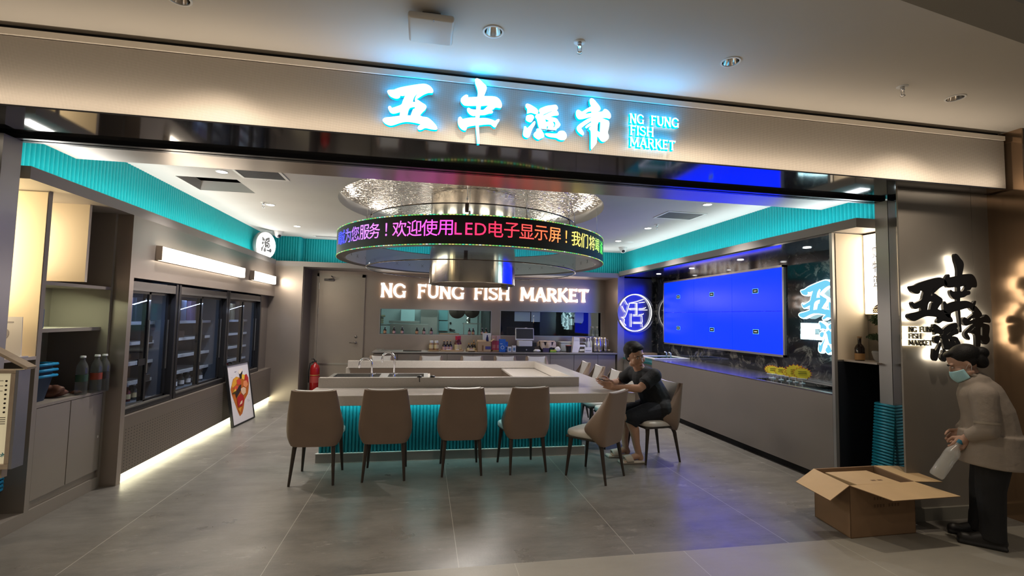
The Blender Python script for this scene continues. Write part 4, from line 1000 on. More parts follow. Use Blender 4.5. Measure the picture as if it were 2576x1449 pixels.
for (x, lab) in ((-.72, 'white-padded chair behind the island, farthest left of the back row'), (.15, 'white-padded chair behind the island, second from the left'), (.885, 'white-padded chair behind the island, middle of the back row'), (1.5, 'white-padded chair behind the island, fourth from the left'), (2.1, 'white-padded chair behind the island, farthest right of the back row')):
    dup(c0_, (x, 8.56, 0), PI, lab, 'chairs behind the island')
for (y, x, lab) in ((7.75, 2.46, 'pale chair at the island right side, farthest from the storefront'), (7.14, 2.47, 'pale chair at the island right side, second from the back'), (6.48, 2.47, 'pale chair at the island right side, third from the back'), (5.9, 2.47, 'pale chair at the island right side, half hidden behind the seated man')):
    dup(c0_, (x, y, 0), PI / 2, lab, 'chairs along the island right side')
dup(c0_, (2.66, 5.27, 0), R(98.3), 'pale chair under the seated man in black', 'chairs along the island right side')

# ------------------------------------------------------------------ left shelving cabinet
M_cab = mat('cabinet_taupe', (0.3, 0.265, 0.23), 0.42, metal=0.25, noise=0.04, nscale=3)
M_cream = mat('cream_panel', (0.72, 0.62, 0.48), 0.4)
XF, XK = -2.85, -3.32
sc = thing('shelving_cabinet', 'tall taupe open shelving cabinet with two lower doors on the left wall', 'cabinet', (-3.08, 4.43, 0))
mb = MB(); mb.box(XK - .02, XK, 3.82, 5.035, 0.0, 2.5); part('back_panel', mb, M_cab, sc, world=True)
mb = MB(); mb.box(XK, XF, 4.19, 4.23, .1, 2.5); part('divider', mb, [M_cab], sc, world=True)
mb = MB(); mb.box(XK, XF - .004, 4.186, 4.19, 1.245, 2.49); part('lit_side_panel', mb, M_cream, sc, world=True)
mb = MB(); mb.box(XK, XF, 4.645, 4.675, 1.835, 2.5); part('hanging_panel', mb, M_cream, sc, world=True)
mb = MB(); mb.box(XK, XF, 5.00, 5.034, 0, 2.5); part('side_panel', mb, M_cab, sc, world=True)
mb = MB(); mb.box(XK, XF, 4.23, 5.0, 1.785, 1.812); part('shelf', mb, M_cab, sc, world=True)
mb = MB(); mb.box(XK, XF - .06, 4.23, 5.0, 1.415, 1.445); part('shelf', mb, M_cab, sc, world=True)
mb = MB(); mb.box(XK, XF, 3.82, 4.19, 1.22, 1.245); part('shelf', mb, mat('pale_shelf', (0.5, 0.44, 0.4), 0.4), sc, world=True)
mb = MB(); mb.box(XK, XF, 4.23, 5.0, .85, .872); part('counter_board', mb, M_cab, sc, world=True)
mb = MB(); mb.box(XK, XF - .02, 4.23, 5.0, .1, .85); mb.box(XK, XF, 3.82, 5.0, 0, .1); mb.box(XK, XF, 4.23, 4.235, .1, .85); part('cupboard', mb, M_cab, sc, world=True)
for y0, y1 in ((4.238, 4.59), (4.60, 4.995)):
    mb = MB(); mb.box(XF - .02, XF - .001, y0, y1, .165, .845); part('door', mb, M_cab, sc, world=True)
mb = MB(); mb.box(XF - .003, XF + .004, 4.955, 4.965, .455, .475); part('door_stop', mb, MATS['pale_trim'], sc, world=True)
mb = MB(); mb.box(XK, XK + .03, 3.84, 4.17, 1.62, 2.42); part('light_panel', mb, emat('niche_light_panel', (1.0, 0.80, 0.45), 9), sc, world=True)
mb = MB(); mb.box(XK, XK + .02, 4.25, 4.62, 1.90, 2.42); part('light_panel', mb, emat('niche_fill_panel', (1.0, 0.8, 0.5), 4.5), sc, world=True)  # unseen glowing panel added to light the cream hanging panel
area('shelf_strip', (-3.2, 4.6, 1.775), .05, .7, 3.0, (0.92, 1.0, 0.66), (-.2, 0, -1))

# ------------------------------------------------------------------ fridges in the left wall
M_blackf = mat('fridge_black', (0.016, 0.016, 0.018), 0.28, spec=.5)
M_liner = mat('fridge_liner', (0.13, 0.15, 0.19), 0.5)
M_shelfw = mat('fridge_shelf_white', (0.55, 0.57, 0.6), 0.4)
M_fglass = thin_glass('fridge_glass', (0.86, 0.9, 0.95), 0.18, 0.03)
M_head = mat('fridge_header', (0.16, 0.155, 0.15), 0.25, metal=.6)
FX = -2.76
def fridge(y0, y1, lab):
    f = thing('display_fridge', lab, 'fridge', (-3.1, (y0 + y1) / 2, .615), 0, 'glass-door fridges on the left wall')
    z0, z1 = .615, 1.905
    mb = MB()
    for a in ((y0, y0 + .05, z0, z1), (y1 - .05, y1, z0, z1), (y0 + .05, y1 - .05, z0, z0 + .05)): mb.box(FX - .10, FX, a[0], a[1], a[2], a[3], .004)
    part('frame', mb, M_blackf, f, world=True)
    mb = MB(); mb.box(FX - .10, FX - .004, y0 + .05, y1 - .05, z1 - .11, z1 - .02); part('header', mb, M_head, f, world=True)
    mb = MB(); mb.box(FX - .62, FX - .60, y0 + .05, y1 - .05, z0, z1); mb.box(FX - .60, FX - .1, y0 + .02, y0 + .05, z0, z1); mb.box(FX - .60, FX - .1, y1 - .05, y1 - .02, z0, z1); mb.box(FX - .6, FX - .1, y0 + .05, y1 - .05, z1 - .1, z1 - .08); mb.box(FX - .6, FX - .1, y0 + .05, y1 - .05, z0 + .02, z0 + .045); part('liner', mb, M_liner, f, world=True)
    for z in (.86, 1.06, 1.27, 1.48):
        mb = MB(); mb.box(FX - .58, FX - .2, y0 + .05, y1 - .05, z - .008, z); mb.box(FX - .205, FX - .195, y0 + .05, y1 - .05, z - .028, z + .006); part('shelf', mb, M_shelfw, f, world=True)
    ym = (y0 + y1) / 2 - .06
    for a, b, dx in ((y0 + .05, ym + .04, 0), (ym, y1 - .05, -.03)):
        mb = MB()
        for c in ((a, a + .035, z0 + .05, z1 - .11), (b - .035, b, z0 + .05, z1 - .11), (a, b, z0 + .05, z0 + .075), (a, b, z1 - .135, z1 - .11)): mb.box(FX - .055 + dx, FX - .03 + dx, c[0], c[1], c[2], c[3])
        d = part('sliding_door', mb, M_blackf, f, world=True)
        mb = MB(); mb.box(FX - .046 + dx, FX - .040 + dx, a + .035, b - .035, z0 + .075, z1 - .135); part('glass', mb, M_fglass, d, world=True)
        mb = MB(); mb.box(FX - .03 + dx, FX - .02 + dx, b - .024, b - .012, z0 + .35, z1 - .4); part('handle', mb, M_steel, d, world=True)
    mb = MB(); mb.box(FX - .03, FX - .0, y0 + .06, y1 - .06, z0 + .05, z0 + .062); part('bottom_rail', mb, M_steel, f, world=True)
    mb = MB(); mb.box(FX - .16, FX - .12, y0 + .1, y1 - .1, z1 - .115, z1 - .105); part('lamp_strip', mb, emat('fridge_lamp', (1.0, .95, .85), .8), f, world=True)
    return f
FR = [(4.66, 6.04, 'glass-door fridge nearest the storefront, partly hidden by the grey post'), (6.06, 7.46, 'middle glass-door fridge of the three in the left wall'), (7.48, 8.88, 'farthest glass-door fridge, above the leaning poster')]
for y0, y1, lab in FR: fridge(max(y0, 5.105), y1, lab)
for y in (5.55, 6.76, 8.18): area('fridge_glow', (-2.97, y, 1.775), .06, 1.0 if y > 6 else .7, 1.8, (.55, .7, 1), (-.35, 0, -1))

# ------------------------------------------------------------------ right fish counter and niche
M_counter = mat('counter_satin_grey', (0.3, 0.27, 0.25), 0.4, metal=.45, noise=.04, nscale=2)
rc = thing('fish_counter', 'long satin grey service counter in front of the marble wall', 'counter', (4.4, 6.0, 0))
mb = MB(); mb.box(4.0, 4.05, 4.135, 7.95, .08, .895); part('front_panel', mb, M_counter, rc, world=True)
mb = MB(); mb.box(4.05, 4.79, 4.135, 7.95, .0, .84); part('carcass', mb, M_dark, rc, world=True)
mb = MB(); mb.box(4.0, 4.06, 4.135, 7.95, .895, .91); mb.box(4.06, 4.79, 5.42, 7.95, .885, .905); mb.box(4.62, 4.79, 4.135, 5.42, .885, .925); part('top', mb, mat('steel_top', (0.42, 0.42, 0.43), 0.2, metal=.9), rc, world=True)
mb = MB(); mb.box(4.06, 4.62, 4.135, 5.42, .842, .85); mb.box(4.06, 4.066, 4.135, 5.42, .85, .905); part('ice_pan', mb, mat('pan_steel', (0.6, 0.62, 0.64), 0.16, metal=1), rc, world=True)
mb = MB(); mb.box(4.08, 4.6, 4.6, 5.40, .90, .906); part('glass_lid', mb, thin_glass('lid_glass', (.85, .95, .97), .25), rc, world=True)
mb = MB(); mb.box(4.10, 4.79, 7.95, 9.395, .08, .80); part('low_cabinet', mb, mat('grey_laminate_dark', (0.2, 0.19, 0.18), 0.45), rc, world=True)
mb = MB(); mb.box(4.08, 4.79, 7.95, 9.395, .80, .83); part('teal_top', mb, mat('teal_glass_top', (0.01, 0.16, 0.15), 0.15), rc, world=True)
tk = thing('fish_tank_rim', 'white-edged glass tank rim at the far end of the fish counter', 'tank', (4.4, 8.3, .83))
mb = MB()
for a in ((4.06, 4.76, 7.98, 8.01), (4.06, 4.76, 8.62, 8.65), (4.06, 4.09, 8.01, 8.62), (4.73, 4.76, 8.01, 8.62)): mb.box(a[0], a[1], a[2], a[3], .905, .93, .004)
part('rim', mb, mat('white_plastic', (0.7, 0.7, 0.69), .4), tk, world=True)
mb = MB()
for a in ((4.065, 4.755, 7.985, 7.993), (4.065, 4.755, 8.637, 8.645), (4.065, 4.073, 7.993, 8.637), (4.747, 4.755, 7.993, 8.637)): mb.box(a[0], a[1], a[2], a[3], .83, .905)
part('glass', mb, thin_glass('tank_glass', (.8, .95, .92), .2), tk, world=True)
for y in (8.2, 8.36):
    mb = MB(); mb.tube([(4.5, y, .92), (4.5, y, 1.0), (4.46, y, 1.02)], .012, 8); part('water_pipe', mb, MATS['white_plastic'], tk, world=True)
mb = MB(); mb.box(4.42, 4.75, 9.2, 9.36, .83, .93, .004); mb.box(4.44, 4.73, 9.215, 9.345, .92, .931); single('wooden_crate', mb, mat('tan_wood', (0.3, 0.2, 0.11), .5, noise=.15, nscale=20), 'low tan wooden crate on the teal top below the round neon sign', 'crate')
nc = thing('niche_cabinet', 'tall niche cabinet with a lit cream side and a shelf at the right post', 'cabinet', (4.25, 3.98, 0))
mb = MB(); mb.box(4.0, 4.58, 4.10, 4.133, .0, 2.515); part('side_panel', mb, M_frame, nc, world=True)
mb = MB(); mb.box(4.035, 4.39, 4.093, 4.10, 1.25, 2.51); part('lit_lining', mb, M_cream, nc, world=True)
mb = MB(); mb.box(4.035, 4.56, 4.093, 4.10, .1, 1.235); mb.box(4.56, 4.57, 3.55, 4.09, .1, 1.235); part('dark_lining', mb, mat('navy_dark_lining', (0.012, 0.014, 0.02), .4), nc, world=True)
mb = MB(); mb.box(4.39, 4.42, 3.73, 4.10, 1.235, 2.51); part('back_panel', mb, M_cab, nc, world=True)
mb = MB(); mb.box(4.10, 4.56, 3.74, 4.092, 1.235, 1.25); part('shelf', mb, MATS['pale_shelf'], nc, world=True)
mb = MB(); mb.box(4.02, 4.56, 3.74, 4.09, 0, .1); mb.box(4.23, 4.56, 3.57, 3.74, 0, .1); part('plinth', mb, M_cab, nc, world=True)

# ------------------------------------------------------------------ back counter under the pass windows
bc = thing('back_counter', 'long taupe counter with flush doors under the pass windows', 'counter', (1.5, 9.8, 0))
mb = MB(); mb.box(-.95, 3.97, 9.43, 10.14, .885, .91, .003); part('worktop', mb, mat('counter_top_satin', (0.4, 0.37, 0.35), .28, metal=.6), bc, world=True)
mb = MB(); mb.box(-.93, 3.96, 9.50, 10.14, 0.0, .885); part('carcass', mb, M_panel_dark, bc, world=True)
xs = [-.92] + [P(px, 895, 1, 9.48).x for px in (1000, 1058, 1125, 1190, 1264, 1325, 1384, 1444, 1504)] + [3.95]
for a, b in zip(xs, xs[1:]):
    mb = MB(); mb.box(a + .004, b - .004, 9.478, 9.499, .1, .865); part('door', mb, M_panel, bc, world=True)
# ================================================================== ceiling fittings
ORD = ['first', 'second', 'third', 'fourth', 'fifth', 'sixth', 'seventh', 'eighth', 'ninth', 'tenth', 'eleventh', 'twelfth', '13th', '14th', '15th', '16th', '17th', '18th', '19th', '20th', '21st', '22nd', '23rd', '24th', '25th', '26th', '27th', '28th', '29th', '30th']
M_trimw = mat('white_trim_ring', (0.7, 0.69, 0.66), 0.4)
M_reflector = mat('mirror_reflector', (0.75, 0.72, 0.68), 0.12, metal=1)
def downlight(name, label, group, x, y, z, r, lit, glow, reflector=False):
    t = thing(name, label, 'ceiling light', (x, y, z), 0, group)
    mb = MB(); mb.lathe([(r * .82, -.001), (r * .84, -.006), (r, -.005), (r * 1.02, -.0005)], (0, 0, 0), 28); part('trim_ring', mb, M_trimw, t, smooth=40)
    if reflector:
        mb = MB(); mb.lathe([(r * .83, -.002), (r * .8, .01), (r * .55, .075), (0, .078)], (0, 0, 0), 28); part('reflector', mb, M_reflector, t, smooth=40)
        mb = MB(); mb.lathe([(0, .07), (r * .4, .07)], (0, 0, 0), 20); part('lamp_lens', mb, mat('dark_lens', (.1, .09, .08), .2) if not lit else emat('lens_glow', (1, .9, .75), 6, False), t)
    else:
        mb = MB(); mb.lathe([(0, -.003), (r * .83, -.003)], (0, 0, 0), 24); part('lamp_lens', mb, emat('downlight_glow', (1, .96, .9), 12, False), t)
    return t
dl_lab = ['lit downlight in the store ceiling left side, nearest the storefront', 'lit downlight in the store ceiling left side, beside the sprinkler', 'lit downlight in the store ceiling left side, nearest the back', 'lit downlight in the store ceiling right side, nearest the storefront', 'lit downlight in the store ceiling right side, middle of its row', 'lit downlight in the store ceiling right side, nearest the back']
for (x, y), lab in zip(DOWN, dl_lab): downlight('downlight', lab, 'store ceiling downlights', x, y, 3.1, .062, True, 1)
for (x, y), lab in zip(SOFF, ['lit downlight in the dark soffit at the far end by the neon sign', 'lit downlight in the dark soffit, second from the far end', 'lit downlight in the dark soffit above the video wall middle', 'lit downlight in the dark soffit above the cyan sign']): downlight('downlight', lab, 'soffit downlights over the fish counter', x, y, 2.498, .05, True, 1)
for (px, py, lab, lit) in ((1241, 79, 'mirrored downlight in the mall ceiling above the sign', True), (1838, 155, 'mirrored downlight in the mall ceiling right of the sign', False), (2403, 246, 'mirrored downlight in the mall ceiling nearest the right pillar', False), (450, -4, 'mirrored downlight in the mall ceiling cut by the top edge', False)):
    p = P(px, py, 2, 3.28); downlight('recessed_downlight', lab, 'mall ceiling downlights', p.x, p.y, 3.28, .062, lit, 1, reflector=True)
def sprinkler(x, y, z, lab, s=1.0):
    t = thing('sprinkler', lab, 'sprinkler', (x, y, z), 0, 'ceiling sprinklers')
    mb = MB(); mb.lathe([(0, -.002), (.034 * s, -.004), (.036 * s, 0)], (0, 0, 0), 20); part('escutcheon', mb, M_trimw, t)
    mb = MB(); mb.tube([(0, 0, -.002), (0, 0, -.03 * s)], .013 * s, 10); mb.tube([(-.011 * s, 0, -.03 * s), (-.013 * s, 0, -.05 * s), (-.004 * s, 0, -.066 * s)], .003 * s, 6); mb.tube([(.011 * s, 0, -.03 * s), (.013 * s, 0, -.05 * s), (.004 * s, 0, -.066 * s)], .003 * s, 6); part('body', mb, M_chrome, t)
    mb = MB(); mb.lathe([(0, -.069 * s), (.016 * s, -.068 * s), (.016 * s, -.065 * s), (0, -.065 * s)], (0, 0, 0), 14); part('deflector', mb, M_chrome, t)
for px, py, z, lab, s in ((1458, 106, 3.28, 'chrome sprinkler in the mall ceiling just above the sign', 1), (2270, 218, 3.28, 'chrome sprinkler in the mall ceiling at the far right', 1), (663, 509, 3.1, 'small sprinkler in the store ceiling beside a left downlight', 1.1), (1652, 565, 3.1, 'small sprinkler in the store ceiling beside a right downlight', 1.1)):
    p = P(px, py, 2, z); sprinkler(p.x, p.y, z, lab, s)
# wireless access point
p = P(1085, 62, 2, 3.24)
ap = thing('access_point', 'white rounded square wireless box hanging under the mall ceiling', 'access point', (p.x, p.y, 3.195))
mb = MB(); mb.box(-.125, .125, -.125, .125, 0, .038, .016, seg=4); part('housing', mb, mat('white_abs', (.62, .6, .58), .4), ap, smooth=40)
mb = MB(); mb.box(-.05, .05, -.05, .05, .038, .084); part('bracket', mb, mat('grey_bracket', (.2, .2, .2), .5), ap)
mb = MB(); mb.box(.01, .016, -.12, -.10, -.0008, .001); part('status_lamp', mb, mat('grey_led', (.3, .3, .35), .4), ap)
# dome cameras
for px, py, lab, az in ((700, 588, 'white dome security camera in the back left ceiling corner', .8), (1567, 628, 'white dome security camera in the back right ceiling corner', -.2)):
    p = P(px, py - 6, 2, 3.1); t = thing('dome_camera', lab, 'security camera', (p.x, p.y, 3.1), 0, 'ceiling cameras')
    mb = MB(); mb.lathe([(0, 0), (.085, 0), (.085, -.02), (.07, -.045), (.055, -.09), (.03, -.115), (0, -.122)], (0, 0, 0), 24); part('shell', mb, MATS['white_abs'], t, smooth=50)
    d = Vector((math.sin(az) * .75, -.8 * math.cos(az), -.55)).normalized()
    mb = MB(); mb.ball(Vector((0, 0, -.06)) + d * .045, .034, (1, 1, 1), 14, 10); part('lens', mb, mat('camera_lens', (.01, .01, .02), .08), t)
# air vents
def vent(lab, x0, x1, y0, y1, n):
    t = thing('air_vent', lab, 'vent', ((x0 + x1) / 2, (y0 + y1) / 2, 3.1), 0, 'ceiling air vents')
    X, Y = (x1 - x0) / 2, (y1 - y0) / 2
    mb = MB()
    for a in ((-X - .03, X + .03, -Y - .03, -Y), (-X - .03, X + .03, Y, Y + .03), (-X - .03, -X, -Y, Y), (X, X + .03, -Y, Y)): mb.box(a[0], a[1], a[2], a[3], -.008, -.001)
    part('frame', mb, M_trimw, t)
    mb = MB()
    for i in range(n):
        y = -Y + (i + .5) / n * 2 * Y; mb.box(-X, X, y - .004, y + .004, -.006, .012, rot=Matrix.Rotation(R(35), 3, 'X'))
    mb.box(-X, X, -Y, Y, -.0008, -.0004); part('slats', mb, mat('vent_grey', (.2, .2, .21), .5), t)
vent('white framed air vent in the left store ceiling beside the open hatch', -2.0, -1.57, 5.35, 5.66, 9)
vent('white framed air vent in the right store ceiling', 3.27, 3.8, 6.0, 6.38, 10)
vent('narrow air vent at the back of the ceiling above the steel door', -2.1, -1.5, 9.6, 9.72, 4)
mb = MB(); p = P(1582, 609, 2, 3.1); mb.lathe([(0, 3.094), (.09, 3.095), (.1, 3.0995)], (p.x, p.y, 0), 24); single('speaker_disc', mb, M_trimw, 'round white ceiling speaker near the back right camera', 'speaker')

# ================================================================== bottles, jars, boxes
def col(c, rough=.4, **k): return mat('c_' + c.strip('#') + ('' if rough == .4 else '_%d' % int(rough * 100)), c, rough, **k)
def bottle(name, label, group, x, y, z, h, r, body, lab=None, cap=None, neck=.36, sh=.62, cat='bottle', n=14, lz=(.1, .5), caph=.1, neckr=None):
    t = thing(name, label, cat, (x, y, z), 0, group)
    nr = neckr or r * neck
    mb = MB(); mb.lathe([(0, 0), (r * .93, 0), (r, h * .03), (r, h * sh), (r * .8, h * (sh + .1)), (nr, h * (sh + .2)), (nr, h * (1 - caph)), (0, h * (1 - caph))], (0, 0, 0), n); part('glass_body', mb, body, t, smooth=40)
    if lab is not None:
        mb = MB(); mb.lathe([(r * 1.015, h * lz[0]), (r * 1.015, h * lz[1])], (0, 0, 0), n); part('paper_label', mb, lab, t, smooth=40)
    if cap is not None:
        mb = MB(); mb.lathe([(nr * 1.25, h * (1 - caph)), (nr * 1.25, h * .99), (nr * 1.1, h), (0, h)], (0, 0, 0), n); part('cap', mb, cap, t, smooth=40)
    return t
def jar(label, group, x, y, z, h, r, body, lab, cap):
    t = thing('jar', label, 'jar', (x, y, z), 0, group)
    mb = MB(); mb.lathe([(0, 0), (r * .9, 0), (r, h * .06), (r, h * .66), (r * .72, h * .8), (0, h * .8)], (0, 0, 0), 14); part('glass_body', mb, body, t, smooth=40)
    mb = MB(); mb.lathe([(r * 1.015, h * .2), (r * 1.015, h * .58)], (0, 0, 0), 14); part('paper_label', mb, lab, t, smooth=40)
    mb = MB(); mb.lathe([(r * .78, h * .78), (r * .8, h * .97), (r * .74, h), (0, h)], (0, 0, 0), 14); part('lid', mb, cap, t, smooth=40)
def boxthing(name, label, cat, x0, x1, y0, y1, z0, z1, m, group=None, bev=.003, panel=None):
    t = thing(name, label, cat, ((x0 + x1) / 2, (y0 + y1) / 2, z0), 0, group)
    X, Y, H = (x1 - x0) / 2, (y1 - y0) / 2, z1 - z0
    mb = MB(); mb.box(-X, X, -Y, Y, 0, H, bev); part('body', mb, m, t)
    if panel is not None:
        mb = MB(); mb.box(-X * panel[1], X * panel[1], -Y - .0012, -Y + .002, H * panel[2], H * panel[3]); part('printed_panel', mb, panel[0], t)
    return t
M_amber = mat('dark_sauce_glass', (.022, .012, .009), .12, spec=.6); M_pinklab = col('#c9a3a0', .6); M_tanlab = col('#c99b72', .6); M_creamlab = col('#d8c79a', .6); M_goldcap = col('#b9915e', .35); M_white = MATS['ceiling_paint']; M_whitebox = col('#d9d8d6', .5); M_paper = col('#e4e2de', .7)
M_greycap = col('#b9b4ac')
# sauce bottles along the first pass window
sp_ = [968.3, 991, 1011.5, 1048.6, 1066.2, 1084.7, 1180.7, 1190.2, 1213, 1222.8]
for i, px in enumerate(sp_):
    bottle('sauce_bottle', 'small dark sauce bottle with a %s label, %s from the left on the sill' % (('tan' if i in (0, 3, 7, 9) else 'pink'), ORD[i]), 'sauce bottles on the window sill', P(px, 835, 1, 10.19).x, 10.19, 1.226, .148, .031, M_amber, M_tanlab if i in (0, 3, 7, 9) else M_pinklab, M_greycap, lz=(.06, .42), sh=.5)
def tray(label, x0, x1, y0, y1, z, m=None, cat='tray', h=.022, group='wooden trays'):
    t = thing('wooden_tray', label, cat, ((x0 + x1) / 2, (y0 + y1) / 2, z), 0, group); X, Y = (x1 - x0) / 2, (y1 - y0) / 2
    mb = MB(); mb.box(-X, X, -Y, Y, 0, .008, .002); part('base', mb, m or M_wood, t)
    mb = MB()
    for a in ((-X, X, -Y, -Y + .01), (-X, X, Y - .01, Y), (-X, -X + .01, -Y, Y), (X - .01, X, -Y, Y)): mb.box(a[0], a[1], a[2], a[3], .008, h)
    part('rim', mb, m or M_wood, t)
M_wood = mat('bamboo_wood', (.56, .37, .19), .45, noise=.1, nscale=14)
tray('empty bamboo tray lying on the sill of the left pass window', P(1104, 840, 1, 10.18).x, P(1155, 840, 1, 10.18).x, 10.155, 10.23, 1.226)
ZC = .911
# round board with four jars
bx = P(1091, 880, 1, 9.72).x
mb = MB(); mb.lathe([(0, 0), (.115, 0), (.118, .008), (.112, .016), (0, .016)], (bx, 9.74, ZC), 28); single('round_board', mb, M_wood, 'round bamboo board under the group of honey jars', 'board')
M_honey = mat('honey_brown', (.36, .2, .1), .2)
for i, (dx, dy) in enumerate(((-.048, -.045), (.05, -.045), (-.045, .055), (.05, .055))):
    jar('brown jar with a white lid on the round board, %s' % ('front left', 'front right', 'back left', 'back right')[i], 'jars on the round board', bx + dx, 9.74 + dy, ZC + .017, .185, .046, M_honey, M_creamlab, M_whitebox)
# tray with six small bottles and two tall red-capped ones
tx0, tx1 = P(1107, 878, 1, 9.75).x, P(1165, 878, 1, 9.75).x
tray('bamboo tray holding six sauce bottles and two tall red-topped bottles', tx0, tx1, 9.6, 9.92, ZC, h=.03)
for j in range(2):
    for i, px in enumerate((1117, 1125, 1133)):
        bottle('soy_bottle', 'pale-labelled sauce bottle in the %s row, %s from the left, on the tray' % (('front', 'back')[j], ORD[i]), 'sauce bottles on the bamboo tray', P(px, 870, 1, 9.75).x, 9.68 + j * .11, ZC + .009, .2, .034, M_amber, M_pinklab, M_goldcap, lz=(.08, .42), sh=.5, caph=.06)
M_redcap = mat('red_film', (.55, .03, .06), .3); M_darkred = mat('dark_red_sauce', (.12, .012, .014), .18)
for i, px in enumerate((1149, 1155.5)):
    bottle('red_topped_bottle', 'tall red-topped sauce bottle with a cream label, %s one on the tray' % ('left', 'right')[i], 'tall red-topped bottles', P(px, 870, 1, 9.72).x, 9.70 + i * .09, ZC + .009, .295, .048, M_darkred, M_creamlab, M_redcap, lz=(.06, .42), sh=.5, caph=.26, neckr=.027)
def price_card(x, y, z, lab, w=.09, h=.03):
    mb = MB(); mb.box(x - w / 2, x + w / 2, y - .003, y + .003, z, z + h, rot=Matrix.Rotation(R(-15), 3, 'X')); single('price_card', mb, M_paper, lab, 'card', 'price cards on the trays')
price_card(P(1128, 876, 1, 9.63).x, 9.632, ZC + .01, 'white price card in front of the six sauce bottles'); price_card(P(1151, 876, 1, 9.63).x, 9.632, ZC + .01, 'white price card in front of the red-topped bottles', .06)
tray('small bamboo tray with four gold-topped bottles beside the carton', P(1172, 879, 1, 9.75).x, P(1200, 879, 1, 9.75).x, 9.6, 9.88, ZC, h=.026)
for i, px in enumerate((1179, 1186, 1192.5, 1193)):
    bottle('vinegar_bottle', 'gold-topped dark bottle on the small tray, %s' % ('front left', 'front middle', 'front right', 'back right')[i], 'gold-topped bottles on the small tray', P(px, 870, 1, 9.7).x, (9.68, 9.68, 9.68, 9.79)[i], ZC + .009, (.16, .16, .16, .215)[i], .033, M_amber, M_pinklab if i % 2 else M_creamlab, M_goldcap, lz=(.06, .4), sh=.5, caph=.2)
price_card(P(1187, 876, 1, 9.63).x, 9.632, ZC + .01, 'white price card in front of the gold-topped bottles')
mb = MB(); mb.box(P(1178, 884, 1, 9.52).x, P(1194, 884, 1, 9.52).x, 9.50, 9.545, ZC, ZC + .012, .003); mb.tube([(P(1178, 884, 1, 9.52).x, 9.52, ZC + .008), (P(1195, 884, 1, 9.52).x, 9.48, ZC + .014)], .006, 6); single('folded_pen_case', mb, col('#2a211c'), 'dark narrow case lying before the small bamboo tray', 'case')
# open carton on the counter
cx0, cx1 = P(1200, 880, 1, 9.62).x, P(1234, 880, 1, 9.62).x
M_card = mat('cardboard', (.44, .3, .17), .75, noise=.06, nscale=6)
oc = thing('open_carton', 'small brown open carton with a blue print on the back counter', 'carton', ((cx0 + cx1) / 2, 9.65, ZC))
X = (cx1 - cx0) / 2
mb = MB(); mb.box(-X, X, -.1, .1, 0, .004); mb.box(-X, X, -.1, -.096, 0, .2); mb.box(-X, X, .096, .1, 0, .2); mb.box(-X, -X + .004, -.1, .1, 0, .2); mb.box(X - .004, X, -.1, .1, 0, .2); part('body', mb, M_card, oc)
mb = MB(); mb.box(X, X + .09, -.1, .1, .2, .204, rot=Matrix.Rotation(R(-35), 3, 'Y'), org=(X, 0, .2)); part('flap', mb, M_card, oc)
mb = MB(); mb.box(-X, X * .3, -.1, -.02, .2, .204, rot=Matrix.Rotation(R(22), 3, 'X'), org=(0, -.1, .2)); part('flap', mb, M_card, oc)
mb = MB(); mb.box(X * .15, X * .95, -.102, -.099, .05, .11); part('printed_panel', mb, col('#4a4680', .6), oc)
mb = MB(); mb.box(-X * .35, -X * .1, -.1015, -.099, 0.02, .13); part('tape', mb, col('#7d5a37', .4), oc)
bx0, bx1 = P(1215, 850, 1, 9.9).x, P(1235, 850, 1, 9.9).x
wb = boxthing('white_carton', 'white upright carton with a dark blue bottle picture behind the open carton', 'carton', bx0, bx1, 9.85, 9.98, ZC, 1.27, M_whitebox)
mb = MB(); xm = (bx0 + bx1) / 2; mb.prism([(-.035, .17), (.035, .17), (.022, .27), (.012, .3), (.012, .325), (-.012, .325), (-.012, .3), (-.022, .27)], lambda u, v, w: (u, -.066 - w * .5, v), .002); part('bottle_print', mb, col('#22255f', .6), wb)
M_pink = mat('pink_drink', (.62, .1, .2), .2); M_pinktop = mat('clear_pink_top', (.5, .33, .33), .15)
tray('bamboo tray under the two pink bottles', P(1237, 880, 1, 9.82).x, P(1256, 880, 1, 9.82).x, 9.74, 9.93, ZC, h=.024)
for i, px in enumerate((1242, 1252)):
    t = thing('pink_bottle', 'square pink drink bottle with a pale top, %s of the pair' % ('left', 'right')[i], 'bottle', (P(px, 870, 1, 9.84).x, 9.84 - i * .04, ZC + .009), 0, 'pink bottles')
    mb = MB(); mb.box(-.042, .042, -.042, .042, 0, .2, .008); part('glass_body', mb, M_pink, t)
    mb = MB(); mb.box(-.042, .042, -.042, .042, .2, .31, .008); part('cap', mb, M_pinktop, t)
    mb = MB(); mb.box(-.03, .03, -.0435, -.04, .05, .12); part('paper_label', mb, col('#d98a94', .6), t)
M_blue = mat('blue_carton', (.02, .13, .5), .4)
for i, (a, b, h, y) in enumerate(((1255.5, 1271, .255, 9.6), (1270, 1277, .2, 9.7))):
    x0, x1 = P(a, 870, 1, y).x, P(b, 870, 1, y).x
    t = boxthing('blue_packet', ('tall blue paper packet with a white round print on the back counter', 'lower blue packet half hidden behind the taller blue packet')[i], 'packet', x0, x1, y - .04, y + .04, ZC, ZC + h, M_blue, 'blue packets', .006)
    mb = MB(); mb.lathe([(.028, -.0425), (.036, -.0425), (.036, -.04), (.028, -.04)], (0, 0, h * .35), 20, 'y', closed=True); mb.box(-.05, .0, -.0425, -.04, h * .62, h * .65); part('round_print', mb, M_whitebox, t)
